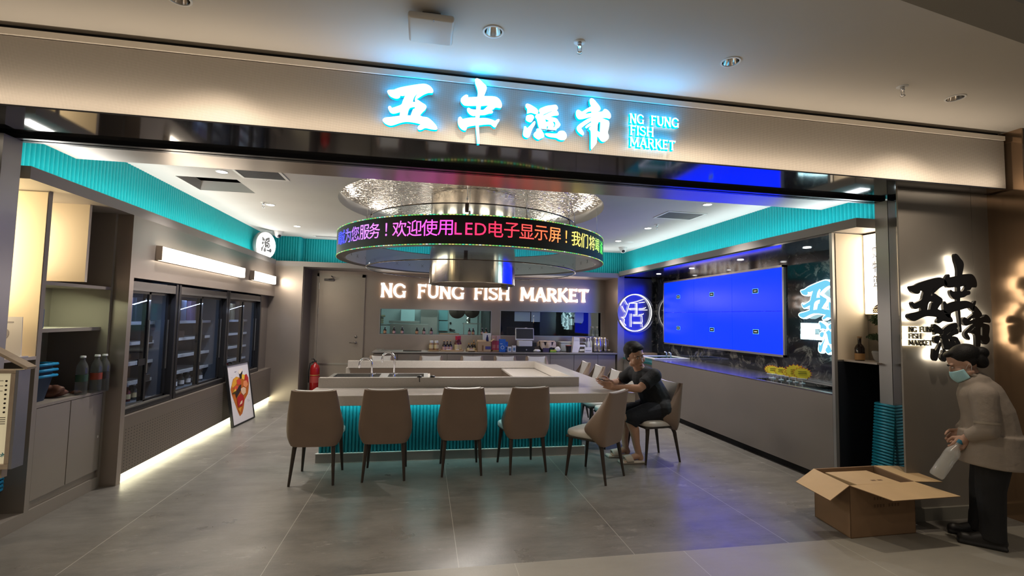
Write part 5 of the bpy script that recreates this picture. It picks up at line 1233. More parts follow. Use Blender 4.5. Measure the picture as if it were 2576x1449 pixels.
for i, (a, b) in enumerate(((1276.5, 1286), (1288, 1297))):
    boxthing('small_carton', ('small square white-and-blue carton beside the blue packets', 'small white carton beside the black cash drawer')[i], 'carton', P(a, 880, 1, 9.62).x, P(b, 880, 1, 9.62).x, 9.58, 9.66, ZC, ZC + .105 + i * .02, M_whitebox, 'small cartons', .004, (col('#5f7f9c', .6), .6, .2, .7))
# till
x0, x1 = P(1297, 880, 1, 9.7).x, P(1342, 880, 1, 9.7).x
cd = boxthing('cash_drawer', 'black cash drawer under the till screen', 'cash drawer', x0, x1, 9.6, 9.95, ZC, ZC + .105, mat('matte_black', (.012, .012, .013), .45), None, .004)
mb = MB(); mb.lathe([(0, -.004), (.012, -.004), (.014, 0)], (.02, -.175, .045), 14, 'y'); part('lock', mb, M_steel, cd)
pos = thing('till_terminal', 'white touch-screen till with a dark screen on the cash drawer', 'till', ((x0 + x1) / 2 + .02, 9.78, ZC + .106))
mb = MB(); mb.box(-.15, .14, -.1, .12, 0, .115, .012); part('base', mb, M_whitebox, pos)
mb = MB(); mb.box(-.04, .04, 0, .06, .11, .26, .01); part('neck', mb, M_whitebox, pos)
sw = (P(1338.5, 840, 1, 9.7).x - P(1292, 840, 1, 9.7).x) / 2
Rm = Matrix.Rotation(R(-8), 3, 'X')
mb = MB(); mb.box(-sw - .02, sw - .02, -.07, -.03, .125, .375, .008, rot=Rm); part('screen_shell', mb, M_whitebox, pos)
mb = MB(); mb.box(-sw - .005, sw - .035, -.0735, -.068, .155, .36, rot=Rm, org=(-.02, -.05, .25)); part('screen', mb, mat('off_screen', (.05, .05, .052), .25), pos)
boxthing('receipt_printer', 'black receipt printer at the right of the cash drawer', 'printer', x1 - .08, x1 + .06, 9.7, 9.9, ZC + .106, ZC + .19, MATS['matte_black'], None, .008)
bottle('spray_bottle', 'white spray bottle standing behind the till screen', 'spray bottles', P(1324, 830, 1, 10.18).x, 10.18, 1.226, .15, .03, M_whitebox, None, M_whitebox, cat='spray bottle', caph=.16, neckr=.012)
def spray_head(x, y, z, s=1):
    o = [q_ for q_ in S.objects if q_.name.startswith('spray_bottle') and q_.parent is None][-1]
    mb = MB(); mb.box(-.035, .02, -.01, .01, z, z + .02, .004); mb.tube([(-.018, 0, z), (-.03, 0, z - .025)], .004, 6); part('trigger', mb, M_whitebox, o)
spray_head(0, 0, .148)
for px, lab in ((1491.5, 'grey spray bottle on the right window sill, left one'), (1502, 'grey spray bottle on the right window sill, right one')):
    bottle('spray_bottle', lab, 'spray bottles', P(px, 835, 1, 10.19).x, 10.19, 1.226, .2, .036, col('#7f8c8d', .35), col('#aab4b0', .5), M_whitebox, cat='spray bottle', caph=.12, neckr=.012, lz=(.05, .25)); spray_head(0, 0, .198)
# right half of the counter
M_pot = mat('dark_pot', (.02, .02, .03), .3)
px_ = P(1376, 870, 1, 9.75).x
pt = thing('stock_pot', 'dark pot draped with a beige cloth on the back counter', 'pot', (px_, 9.76, ZC))
mb = MB(); mb.lathe([(0, 0), (.13, 0), (.155, .02), (.175, .2), (.185, .21), (.17, .21), (.15, .03), (0, .02)], (0, 0, 0), 26); part('pan', mb, M_pot, pt, smooth=40)
M_cloth = mat('beige_cloth', (.55, .44, .35), .85, bump=.3, bscale=60)
def drape(u, v):
    a = 2 * PI * u; r = .02 + v * .24
    edge_ = .04 * math.sin(3 * a + 1) + .03 * math.sin(5 * a)
    rr = min(r, .185 + .02 * math.sin(7 * a)); z = .222 - max(0, r - .17) * (1.5 + edge_ * 8) + .004 * math.sin(9 * a) * v
    if math.sin(a) > .2: z = max(z, .19)
    return (px_ + rr * math.cos(a), 9.76 + rr * math.sin(a), ZC + z)
mb = MB(); mb.grid(drape, 48, 10, wrap=True); single('dish_cloth', mb, M_cloth, 'beige cloth draped over the dark pot', 'cloth', smooth=80)
def lump(name, label, cat, x, y, z, sx, sy, sz, m, seed=0, group=None):
    rd_ = random.Random(seed); ph = [rd_.random() * 6.28 for _ in range(6)]
    def f(u, v):
        a = 2 * PI * u; b = PI * v
        k = 1 + .22 * math.sin(3 * a + ph[0]) * math.sin(2 * b + ph[1]) + .16 * math.sin(5 * a + ph[2]) * math.sin(b * 3 + ph[3]) + .1 * math.sin(9 * a + ph[4])
        q_ = math.sin(b) * k
        return (x + sx * q_ * math.cos(a), y + sy * q_ * math.sin(a), z + sz * .5 * (1 - math.cos(b)) * (1 + .15 * math.sin(4 * a + ph[5]) * math.sin(b)))
    mb = MB(); mb.grid(f, 26, 12, wrap=True); return single(name, mb, m, label, cat, group, smooth=70)
lump('crumpled_tissue', 'crumpled white tissues beside the receipt printer', 'tissue', P(1350, 880, 1, 9.6).x, 9.6, ZC, .07, .04, .055, M_paper, 3)
boxthing('green_box', 'flat green-and-yellow box in front of the draped pot', 'box', P(1383, 882, 1, 9.58).x, P(1398, 882, 1, 9.58).x, 9.54, 9.62, ZC, ZC + .05, col('#6a9a35', .5), None, .004, (col('#c8b23c', .6), .9, .55, .9))
boxthing('purple_box', 'small dark purple box at the foot of the draped pot', 'box', P(1366, 882, 1, 9.56).x, P(1381, 882, 1, 9.56).x, 9.54, 9.60, ZC, ZC + .085, col('#3d3350', .5), None, .004)
tb = thing('plastic_tub', 'large translucent plastic tub with a white lid on the back counter', 'tub', (P(1423, 870, 1, 9.82).x, 9.84, ZC))
mb = MB(); mb.box(-.13, .13, -.09, .09, 0, .185, .02, seg=3); part('tub_body', mb, mat('frosted_plastic', (.42, .46, .44), .35), tb, smooth=40)
mb = MB(); mb.box(-.14, .14, -.1, .1, .185, .205, .008); part('lid', mb, col('#cfd4d0', .4), tb, smooth=40)
rt = thing('red_black_bowl', 'black square bowl with a dark red rim before the plastic tub', 'bowl', (P(1430, 880, 1, 9.6).x, 9.6, ZC))
mb = MB(); mb.lathe([(0, 0), (.05, 0), (.055, .01), (.068, .125), (.07, .135)], (0, 0, 0), 4); mb.xf(Matrix.Rotation(PI / 4, 4, 'Z')); part('bowl_body', mb, MATS['matte_black'], rt)
mb = MB(); mb.lathe([(.069, .128), (.076, .132), (.076, .142), (.066, .142), (0, .134)], (0, 0, 0), 4); mb.xf(Matrix.Rotation(PI / 4, 4, 'Z')); part('rim', mb, mat('red_lacquer', (.28, .05, .04), .3), rt)
lump('white_roll', 'white folded paper leaning by the draped pot', 'paper', P(1403, 874, 1, 9.64).x, 9.66, ZC, .06, .05, .11, M_paper, 5)
wbag = thing('white_canister', 'tall white slanted paper bag beside the plastic tub', 'bag', (P(1447, 870, 1, 9.7).x, 9.7, ZC))
mb = MB(); mb.prism([(-.085, 0), (.05, 0), (.085, .12), (.07, .28), (-.05, .30), (-.06, .16)], lambda u, v, w: (u, w - .06, v), .12); part('bag_body', mb, M_paper, wbag)
mb = MB(); mb.prism([(-.05, .245), (.072, .235), (.07, .30), (-.052, .32)], lambda u, v, w: (u, w - .063, v), .126); part('folded_top', mb, M_whitebox, wbag)
rk = thing('paper_rack', 'low stack of white paper trays beside the clear dispenser bottles', 'rack', (P(1463, 870, 1, 9.75).x, 9.76, ZC))
for k in range(3):
    mb = MB(); mb.box(-.075, .075, -.09, .09, .02 + k * .09, .03 + k * .09); mb.box(-.075, -.07, -.09, .09, .03 + k * .09, .085 + k * .09); mb.box(.07, .075, -.09, .09, .03 + k * .09, .085 + k * .09); part('shelf', mb, col('#b9bbbd', .4), rk)
mb = MB(); mb.box(-.06, .06, -.08, .08, .03, .06); mb.box(-.06, .06, -.08, .08, .12, .15); part('paper_stack', mb, M_paper, rk)
mb = MB(); mb.box(-.085, .085, -.1, .1, .29, .305, .004); part('top_board', mb, col('#c7a389', .4), rk)
for i, (px, y) in enumerate(((1472.5, 9.8), (1480, 9.72), (1485.5, 9.8))):
    bottle('dispenser_bottle', 'white squeeze bottle with a tall cap, %s of three by the acrylic stand' % ('left', 'middle', 'right')[i], 'squeeze bottles', P(px, 865, 1, y).x, y, ZC, .29 + .02 * (i == 2), .04, col('#c9cbc9', .35), None, M_whitebox, sh=.6, caph=.12)
boxthing('acrylic_stand', 'small white printed stand in front of the squeeze bottles', 'stand', P(1470.5, 880, 1, 9.58).x, P(1489, 880, 1, 9.58).x, 9.57, 9.60, ZC, ZC + .105, M_whitebox, None, .002, (col('#8d9196', .6), .8, .25, .45))
fx0, fx1 = P(1491, 882, 1, 9.72).x, P(1537, 882, 1, 9.72).x
ft = thing('black_tray', 'black serving tray under the steel vacuum flasks', 'tray', ((fx0 + fx1) / 2, 9.74, ZC))
mb = MB(); mb.box(-(fx1 - fx0) / 2, (fx1 - fx0) / 2, -.15, .15, 0, .014, .004); part('base', mb, MATS['matte_black'], ft)
M_flask = mat('flask_steel', (.66, .6, .53), .22, metal=1)
for i, (px, y) in enumerate(((1496.5, 9.82), (1499.5, 9.70), (1508, 9.66), (1514, 9.78), (1522, 9.72))):
    t = thing('vacuum_flask', 'polished steel vacuum flask with a lever lid, %s from the left on the black tray' % ORD[i], 'flask', (P(px, 870, 1, y).x, y, ZC + .0145), 0, 'vacuum flasks')
    mb = MB(); mb.lathe([(0, 0), (.05, 0), (.053, .01), (.053, .13), (.046, .19), (.03, .235), (.028, .25), (0, .25)], (0, 0, 0), 20); part('flask_body', mb, M_flask, t, smooth=40)
    mb = MB(); mb.lathe([(.031, .245), (.032, .275), (.02, .29), (0, .29)], (0, 0, 0), 16); mb.tube([(.0, 0, .288), (-.035, 0, .278), (-.04, 0, .262)], .007, 6); part('lid', mb, M_flask, t, smooth=40)
    mb = MB(); mb.tube([(.03, 0, .255), (.062, 0, .25), (.072, 0, .2), (.068, 0, .12), (.05, 0, .09)], .006, 8); part('handle', mb, M_flask, t)
mb = MB(); mb.lathe([(0, 0), (.022, 0), (.026, .045), (.024, .045), (.02, .004), (0, .004)], (P(1532, 878, 1, 9.68).x, 9.68, ZC + .0145), 16); single('small_cup', mb, col('#a79a86', .4), 'small pale cup at the right end of the flask tray', 'cup')
# hob and sink on the left of the counter
mb = MB(); mb.box(P(1014, 884, 1, 9.7).x, P(1060, 884, 1, 9.7).x, 9.58, 9.86, ZC, ZC + .012, .003); single('induction_hob', mb, mat('hob_glass', (.012, .012, .013), .12), 'flat black induction hob on the left of the back counter', 'hob')
sk = thing('bar_sink', 'small steel sink tray at the left end of the back counter', 'sink', (P(985, 884, 1, 9.7).x, 9.75, ZC))
mb = MB(); mb.box(-.25, .25, -.15, .15, 0, .006, .002); part('rim', mb, M_steel, sk)
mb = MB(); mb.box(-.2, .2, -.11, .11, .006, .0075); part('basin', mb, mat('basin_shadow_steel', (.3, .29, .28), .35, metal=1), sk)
boxthing('small_tray', 'small steel tray at the far left corner of the back counter', 'tray', -.92, -.78, 9.95, 10.1, ZC, ZC + .015, M_steel, None, .003)

# ================================================================== kitchen beyond the windows
def flat(name, label, cat, a, b, c, d, y, m, t=.02, group=None):
    p0, p1 = P(a, d, 1, y), P(b, c, 1, y); mb = MB(); mb.box(p0.x, p1.x, y, y + t, p0.z, p1.z, .002); return single(name, mb, m, label, cat, group)
p0, p1 = P(1128, 900, 1, 12.5), P(1203, 760, 1, 12.5)
dr = struct('door_2', MB().box(p0.x, p1.x, 12.55, 12.6, 0.02, 2.2), M_kwall)
mb = MB(); pz = P(1133, 829, 1, 12.5); mb.tube([(pz.x, 12.53, pz.z), (pz.x + .12, 12.5, pz.z - .02)], .014, 8); mb.lathe([(0, -.05), (.03, -.05), (.03, 0)], (pz.x, 12.55, pz.z), 12, 'y'); mb.lathe([(0, -.03), (.025, -.03), (.025, 0)], (pz.x, 12.55, pz.z + .17), 12, 'y'); struct('door_handle', mb, MATS['matte_black'], parent=dr)
flat('steel_fridge', 'grey steel cupboard in the kitchen seen through the left pass window', 'cupboard', 1055, 1101, 778, 905, 12.2, M_steel, .35)
flat('wall_poster', 'pale blue panel beside the kitchen door, upper one', 'poster', 1104, 1127, 780, 805, 12.55, col('#8fc3c6', .6), .01, 'kitchen wall panels')
w_ = flat('wall_poster', 'pale blue panel beside the kitchen door, lower one with a round drawing', 'poster', 1104, 1127, 808, 832, 12.55, col('#9fcfd4', .6), .01, 'kitchen wall panels')
flat('white_cupboard', 'white cupboard door on the left kitchen wall behind the glass', 'cupboard', 1008, 1044, 778, 807, 12.3, col('#c4dcdc', .5), .31)
flat('wall_shelf', 'steel shelf below the white cupboard in the kitchen', 'shelf', 978, 1056, 808, 813, 11.9, M_steel, .3)
flat('range_hood', 'low steel counter unit behind the sauce bottles in the kitchen', 'counter', 980, 1078, 816, 842, 11.2, M_steel, .5)
for i in range(4):
    p0, p1 = P(960, 0, 1, 11.6).x, P(990 + (i == 3) * 8, 0, 1, 11.6).x; z = P(960, 814, 1, 11.6).z + i * .052
    mb = MB(); mb.lathe([(0, 0), (.16, 0), (.165, .01), (.165, .04), (.15, .046), (0, .046)], ((p0 + p1) / 2, 11.75, z), 20); single('bamboo_steamer', mb, mat('old_bamboo', (.16, .12, .06), .6), 'round bamboo steamer in the kitchen, %s of its stack' % ('bottom', 'second from the bottom', 'third from the bottom', 'topmost')[i], 'steamer', 'bamboo steamers')
p0 = P(978, 816, 1, 11.6); mb = MB(); mb.box(p0.x - .35, p0.x + .2, 11.55, 11.95, p0.z - .03, p0.z - .002); mb.box(p0.x - .35, p0.x - .32, 11.56, 11.6, 0, p0.z - .03); mb.box(p0.x + .17, p0.x + .2, 11.56, 11.6, 0, p0.z - .03); single('steel_table', mb, M_steel, 'steel rack carrying the bamboo steamers', 'rack')
for i, (a, r) in enumerate(((1150, .2), (1187, .19))):
    p = P(a, 781, 1, 11.6); mb = MB(); mb.lathe([(0, .07), (r * .5, .055), (r * .85, .02), (r, 0), (r * .98, -.008), (r * .83, .012), (r * .5, .045), (0, .06)], (0, 0, 0), 26); mb.tube([(0, 0, .06), (0, 0, .1)], .02, 8); mb.xf(Matrix.Translation(p) @ Matrix.Rotation(R(80), 4, 'X'))
    single('wok', mb, mat('brown_iron', (.1, .06, .045), .4), ('dark wok hanging in the kitchen, left one', 'brown wok hanging in the kitchen, right one')[i], 'wok', 'hanging woks', smooth=50)
    mb = MB(); mb.tube([(p.x, 11.62, p.z), (p.x, 11.62, 2.85)], .006, 6); single('hanging_hook', mb, M_steel, ('steel hook rod holding the left wok', 'steel hook rod holding the right wok')[i], 'hook', 'wok hooks')
p = P(1178, 806, 1, 11.4); mb = MB(); mb.lathe([(0, 0), (.05, 0), (.05, .13), (.047, .13), (.047, .006), (0, .006)], (p.x, 11.4, p.z - .06), 18); single('steel_canister', mb, M_flask, 'polished steel canister on the kitchen shelf by the woks', 'canister')
mb = MB(); mb.box(p.x - .12, p.x + .3, 11.3, 11.55, p.z - .09, p.z - .061); mb.box(p.x - .12, p.x - .1, 11.3, 11.33, 0, p.z - .09); mb.box(p.x + .28, p.x + .3, 11.3, 11.33, 0, p.z - .09); single('kitchen_rack', mb, M_steel, 'steel kitchen rack under the polished canister', 'rack')
for i, (a, b, c, d) in enumerate(((1294, 1334, 785, 808), (1336, 1358.5, 785, 809.5), (1444, 1468, 786, 813))):
    p0, p1 = P(a, d, 1, 10.255), P(b, c, 1, 10.255)
    mb = MB(); mb.prism([(p0.x, p0.z + .012 * (i == 2)), (p1.x - .03 * (i == 2), p0.z - .0), (p1.x, p0.z + .06 * (i == 2)), (p1.x, p1.z), (p0.x, p1.z)], lambda u, v, w: (u, 10.25 + w, v), .0015); single('paper_notice', mb, M_paper, ('wide white paper sheet taped behind the right pass window, left of two', 'narrow white paper sheet beside the wide one in the right window', 'single white paper sheet taped near the right end of the window')[i], 'paper', 'papers in the right window')

# ================================================================== extinguisher, poster
fe = thing('fire_extinguisher', 'red fire extinguisher standing beside the steel door', 'fire extinguisher', (-2.02, 9.74, 0))
mb = MB(); mb.box(-.13, .11, -.1, .12, 0, .12, .01); part('stand', mb, MATS['matte_black'], fe)
M_red = mat('extinguisher_red', (.3, .01, .01), .25)
mb = MB(); mb.lathe([(0, .12), (.082, .12), (.087, .135), (.087, .56), (.07, .62), (.03, .65), (.022, .68), (0, .68)], (0, 0, 0), 24); part('cylinder', mb, M_red, fe, smooth=40)
mb = MB(); mb.box(-.02, .02, -.02, .02, .67, .71, .004); mb.tube([(0, 0, .70), (-.03, -.03, .75), (-.06, -.05, .745)], .009, 6); mb.tube([(0, 0, .69), (-.05, -.04, .695)], .007, 6); part('valve', mb, MATS['matte_black'], fe)
mb = MB(); mb.tube([(-.02, 0, .69), (-.09, -.02, .66), (-.105, -.03, .5), (-.1, -.03, .3)], .011, 8); part('hose', mb, MATS['matte_black'], fe)
mb = MB(); mb.lathe([(.0885, .30), (.0885, .42)], (0, 0, 0), 24); part('label_band', mb, col('#a8413c', .5), fe); mb = MB(); mb.lathe([(.089, .435), (.089, .45)], (0, 0, 0), 24); part('gold_band', mb, col('#b08a4a', .4), fe)
# leaning poster
pB0, pB1 = Vector((-2.575, 7.32, .002)), Vector((-2.515, 8.0, .002)); up = Vector((-.135, 0, .86))
up = up.normalized() * .87
pr_ = thing('poster_frame', 'black framed white poster with a sushi cone picture leaning on the left wall', 'poster', tuple((pB0 + pB1) / 2))
ax = (pB1 - pB0); axn = ax.normalized(); nrm_ = axn.cross(up.normalized()).normalized()
if nrm_.x < 0: nrm_ = -nrm_
def pp(s, t, o=0.0): return pB0 + ax * s + up * t + nrm_ * o
def slab(mb, s0, s1, t0, t1, o0, o1):
    c = [pp(s0, t0, o0), pp(s1, t0, o0), pp(s1, t1, o0), pp(s0, t1, o0)]; e = [pp(s0, t0, o1), pp(s1, t0, o1), pp(s1, t1, o1), pp(s0, t1, o1)]
    mb.poly(c); mb.poly(e)
    for i in range(4): mb.poly([c[i], c[(i + 1) % 4], e[(i + 1) % 4], e[i]])
mb = MB()
for a in ((0, 1, 0, .022), (0, 1, .978, 1), (0, .03, .022, .978), (.97, 1, .022, .978)): slab(mb, *a, -.005, .022)
slab(mb, 0, 1, 0, 1, -.012, -.005); part('frame', mb, MATS['matte_black'], pr_, world=True)
mb = MB(); slab(mb, .03, .97, .022, .978, -.004, .012); part('print', mb, mat('poster_white', (.72, .68, .7), .25), pr_, world=True)
TLp, TRp, BLp = Vector((60, 190)), Vector((520, 75)), Vector((145, 1320))
def pst(x, y):
    A = TRp - TLp; B = BLp - TLp; d = Vector((x, y)) - TLp; det = A.x * B.y - A.y * B.x
    s = (d.x * B.y - d.y * B.x) / det; t = (A.x * d.y - A.y * d.x) / det
    return .03 + s * .94, .978 - t * .956
art = [('#b5611c', [(120,630),(180,430),(250,380),(330,400),(430,350),(470,320),(520,400),(530,520),(510,650),(490,730),(410,850),(380,1010),(345,1110),(290,1155),(250,1060),(190,880),(140,730)]),
 ('#d99b2e', [(145,560),(200,420),(260,380),(300,400),(250,520),(170,600)]), ('#1d1417', [(305,300),(395,250),(370,410),(330,430)]), ('#e8d9c8', [(300,260),(375,205),(400,245),(330,330),(300,310)]), ('#e6b73c', [(375,330),(440,340),(420,440),(365,420)]),
 ('#b52a2c', [(440,340),(480,320),(520,400),(505,500),(430,440)]), ('#c4402f', [(250,450),(310,420),(345,470),(330,540),(255,540)]), ('#e08a5a', [(400,470),(470,450),(500,540),(450,600),(390,560)]), ('#cf4b33', [(190,590),(260,555),(300,610),(270,680),(200,670)]),
 ('#2a1a1c', [(210,690),(300,560),(350,530),(330,650),(230,800),(215,760)]), ('#d9b79a', [(330,620),(390,585),(445,610),(440,700),(385,750),(340,700)]), ('#a81e22', [(240,800),(330,715),(385,770),(400,850),(340,960),(250,970)]), ('#e5c3a8', [(285,940),(320,870),(355,850),(345,910)]), ('#d9c23a', [(165,680),(220,610),(225,660)]), ('#3d3a16', [(140,700),(240,670),(235,700),(150,720)]), ('#d9902c', [(260,1010),(330,970),(290,1090)])]
for k, (c, pts) in enumerate(art):
    mb = MB(); q_ = [pst(*p_) for p_ in pts]; o_ = .0126 + k * .0004
    mb.prism(q_, lambda u, v, w: pp(u, v, o_ + w), .0003); part('food_picture', mb, col(c, .5), pr_, world=True)
mb = MB()
for (x, y, w_, h_) in ((220,290,45,5),(215,300,30,5),(470,845,30,4),(470,870,60,3),(480,885,50,3),(520,745,25,4),(140,410,30,3),(150,890,30,3)):
    s, t = pst(x, y); mb.prism([(s, t), (s + w_ / 480, t), (s + w_ / 480, t + h_ / 1100), (s, t + h_ / 1100)], lambda u, v, w: pp(u, v, .0126 + w), .0004)
part('small_print', mb, col('#6b6a74', .6), pr_, world=True)

# ================================================================== price tags on the fish counter
M_yel = mat('yellow_tag', (.95, .86, .07), .5); M_tagred = mat('red_tag_edge', (.6, .06, .02), .5)
tags = [(1924, 940, .105), (1945, 939, .1), (1965, 936, .1), (1985, 935, .1), (2001, 932, .155), (2018, 934, .13)]
for i, (px, py, r) in enumerate(tags):
    y = P(px, py, 0, 4.32).y; y = max(4.62, min(5.38, y))
    t = thing('price_tag', 'yellow starburst price tag on a clip stand, %s from the left on the fish counter' % ORD[i], 'price tag', (4.32, y, .907), 0, 'starburst price tags')
    f = Vector((-.78, -.62, 0)).normalized(); s = Vector((f.y, -f.x, 0)) * -1; u_ = Vector((0, 0, 1)); r *= .8
    zc_ = .105 + (r - .08) * .5
    def star(rr, o):
        pts = []
        for k in range(32):
            a = 2 * PI * k / 32; q_ = rr * (1 if k % 2 else .8)
            pts.append(Vector((0, 0, zc_)) + s * math.cos(a) * q_ + u_ * math.sin(a) * q_ * .72 + f * o)
        return pts
    mb = MB(); a_, b_ = star(r, 0), star(r, .002); mb.poly(a_); mb.poly(list(reversed(b_)))
    for k in range(32): mb.poly([a_[k], a_[(k + 1) % 32], b_[(k + 1) % 32], b_[k]])
    part('card', mb, M_tagred, t)
    mb = MB(); mb.poly(star(r * .93, .0027)); part('card_face', mb, M_yel, t)
    mb = MB()
    for k in range(2 + (i == 4)): mb.tube([Vector((0, 0, zc_ + .02 - k * .022)) + s * (-r * .4) + f * .004, Vector((0, 0, zc_ + .024 - k * .022)) + s * (r * .4) + f * .004], .0022, 5)
    part('handwriting', mb, col('#4a5410', .6), t)
    mb = MB(); mb.box(-.025, .025, -.018, .018, 0, .008, .003); mb.tube([(0, 0, .008), (0, 0, .05)], .005, 8); mb.box(-.05, .05, -.008, .008, .045, .06, .003, rot=Matrix.Rotation(math.atan2(s.y, s.x), 3, 'Z')); part('clip_stand', mb, mat('clear_acrylic', (.55, .62, .66), .2), t)

# ================================================================== baskets
M_basket = mat('blue_plastic', (.02, .30, .58), .35)
M_basket_teal = mat('teal_blue_plastic', (.015, .27, .40), .35)
def make_basket(label, group, m):
    t = thing('shopping_basket', label, 'basket', (0, 0, 0), 0, group)
    mb = MB()
    def ring(w, d, z, n=28):
        o = []
        for k in range(n):
            a = 2 * PI * k / n; c, s = math.cos(a), math.sin(a); e = (abs(c) ** 5 + abs(s) ** 5) ** (-.2); o.append((w * c * e, d * s * e, z))
        return o
    L = [ring(.15, .10, 0), ring(.188, .133, .196), ring(.18, .125, .196), ring(.146, .097, .006)]
    vs = [[mb.bm.verts.new(p_) for p_ in r_] for r_ in L]
    for a, b in zip(vs, vs[1:]):
        for k in range(28): f = mb.bm.faces.new((a[k], a[(k + 1) % 28], b[(k + 1) % 28], b[k])); f.smooth = True
    mb.bm.faces.new(list(reversed(vs[0]))); mb.bm.faces.new(vs[-1]); part('basket_body', mb, mat('dark_navy_plastic', (.012, .03, .06), .5), t, smooth=40)
    mb = MB(); rr_ = ring(.195, .14, .197); mb.tube(rr_ + rr_[:1], .0105, 8, caps=False); part('rim', mb, m, t, smooth=40)
    for sx in (-1, 1):
        mb = MB(); mb.tube([(sx * .203, -.1, .198), (sx * .206, 0, .199), (sx * .203, .1, .198)], .0115, 8); part('handle', mb, m, t)
    return t
bk = make_basket('teal-blue shopping basket in the right niche stack, the bottom one', 'baskets stacked in the right niche', M_basket_teal)
NB = 22
for i in range(NB):
    lab = bk['label'] if i == 0 else 'teal-blue shopping basket in the right niche stack, %s from the bottom' % (ORD[i] if i < NB - 1 else 'the topmost, last')
    loc = (4.335, 3.745 - .0022 * i, .101 + i * .0275)
    if i == 0: bk.location = loc; bk.rotation_euler = (0, 0, 0)
    else: dup(bk, loc, 0, lab)
bl = make_basket('bright blue shopping basket on the cabinet counter, bottom of three', 'baskets on the left cabinet counter', M_basket)
bl.location = (-3.10, 4.385, .8735); bl.rotation_euler = (0, 0, 0)
for i, w in ((1, 'middle of three'), (2, 'top of three')): dup(bl, (-3.10, 4.385, .8735 + i * .045), 0, 'bright blue shopping basket on the cabinet counter, ' + w)
for i in range(8): dup(bl, (-3.08, 3.965, .1015 + i * .0285), PI / 2, 'bright blue shopping basket stacked below the menu board, %s from the bottom' % ORD[i], 'baskets stacked below the menu board')

# ================================================================== niche shelf: sauce bottle and bonsai
bottle('soy_sauce_bottle', 'dark sauce bottle with a tan label on the right niche shelf', None, 4.19, 4.0, 1.2505, .235, .042, M_amber, col('#b88d5c', .6), col('#9a7a58'), lz=(.03, .3), sh=.5, caph=.08)
bz = thing('bonsai_plant', 'small bonsai with two dark leaf clouds in a pale bowl on the niche shelf', 'plant', (4.27, 3.85, 1.2505))
mb = MB(); mb.lathe([(0, 0), (.04, 0), (.06, .03), (.075, .09), (.07, .1), (.055, .06), (0, .05)], (0, 0, 0), 22); part('pot', mb, mat('glazed_pale', (.35, .34, .33), .15), bz, smooth=40)
mb = MB(); mb.tube([(0, 0, .05), (.02, 0, .12), (-.03, -.01, .2), (.01, 0, .3), (-.02, 0, .38)], [.016, .013, .011, .009, .006], 8); mb.tube([(-.03, -.01, .2), (-.09, -.02, .22)], .006, 6); part('trunk', mb, mat('bark', (.06, .04, .03), .8), bz)
rb = random.Random(3); mb = MB()
for cx_, cy_, cz_, rx_, rz_, n in ((-.08, -.02, .235, .085, .03, 260), (.0, 0, .40, .1, .055, 420)):
    for _ in range(n):
        a, b, q_ = rb.random() * 2 * PI, rb.random() * 2 - 1, rb.random() ** .4
        c = Vector((cx_ + rx_ * q_ * math.cos(a) * math.sqrt(1 - b * b), cy_ + rx_ * .7 * q_ * math.sin(a) * math.sqrt(1 - b * b), cz_ + rz_ * b * q_))
        d = Vector((rb.uniform(-1, 1), rb.uniform(-1, 1), rb.uniform(-.2, 1))).normalized() * .018; e = d.cross(Vector((rb.random(), rb.random(), rb.random()))).normalized() * .005
        mb.poly([c - d, c + e, c + d, c - e])
part('foliage', mb, mat('needle_green', (.06, .1, .045), .7), bz)

# ================================================================== left cabinet contents
M_pet = mat('clear_pet', (.13, .14, .14), .08, spec=.6, alpha=.42)
for i, (px, lab) in enumerate(((207, 'clear plastic water bottle with a green label on the cabinet, left one'), (243, 'clear plastic water bottle with a red label on the cabinet, middle one'), (262, 'clear plastic bottle in the dark at the right, behind the red-labelled one'))):
    y = (5.01, 5.21, 5.3)[i]; y = (4.74, 4.88, 4.95)[i]; x = (-3.02, -3.0, -3.1)[i]
    x = P(px, 930, 1, y).x
    bottle('water_bottle', lab, 'water bottles in the cabinet', x, y, .8725, .33, .042, M_pet, (col('#2f4a3a', .5), col('#8a3a2a', .5), col('#3a3532', .5))[i], col('#c9cdd0'), neck=.4, sh=.68, lz=(.34, .52), caph=.05)
lump('dried_fish_maw', 'reddish-brown dried twisted lump on the cabinet counter, larger one', 'dried food', -3.0, 4.60, .8725, .1, .055, .1, mat('dried_brown', (.12, .05, .03), .5), 11, 'dried lumps')
lump('dried_fish_maw', 'small brown dried piece in front of the water bottles', 'dried food', -2.93, 4.78, .8725, .04, .03, .03, MATS['dried_brown'], 12, 'dried lumps')
boxthing('blue_packet_stack', 'blue wrapped packet on the middle cabinet shelf', 'packet', -3.06, -2.93, 4.28, 4.36, 1.446, 1.60, col('#2c4a86', .4), None, .006, (col('#7e93bd', .5), .8, .45, .55))
# white acrylic notice on the niche shelf
ac = thing('acrylic_notice', 'white acrylic notice with a grey round drawing on the left niche shelf', 'notice', (-2.93, 4.02, 1.2455))
Rt = Matrix.Rotation(R(-14), 3, 'X')
mb = MB(); mb.prism([(-.14, 0), (.105, 0), (.045, .30), (-.14, .30)], lambda u, v, w: Rt @ Vector((u, -w, v)), .006); part('panel', mb, mat('white_acrylic', (.62, .6, .66), .12), ac)
mb = MB(); mb.box(-.14, .115, -.03, .05, 0, .012, .003); part('foot', mb, MATS['white_acrylic'], ac)
mb = MB(); mb.prism([(-.05 + .042 * math.cos(a * PI / 8), .17 + .045 * math.sin(a * PI / 8)) for a in range(16)], lambda u, v, w: Rt @ Vector((u, -.0065 - w, v)), .0006); part('drawing', mb, col('#8f8a96', .6), ac)
mb = MB(); mb.prism([(-.12, .255), (-.0, .255), (-.0, .265), (-.12, .265)], lambda u, v, w: Rt @ Vector((u, -.0065 - w, v)), .0006); part('heading_bar', mb, col('#8f8a96', .6), ac)
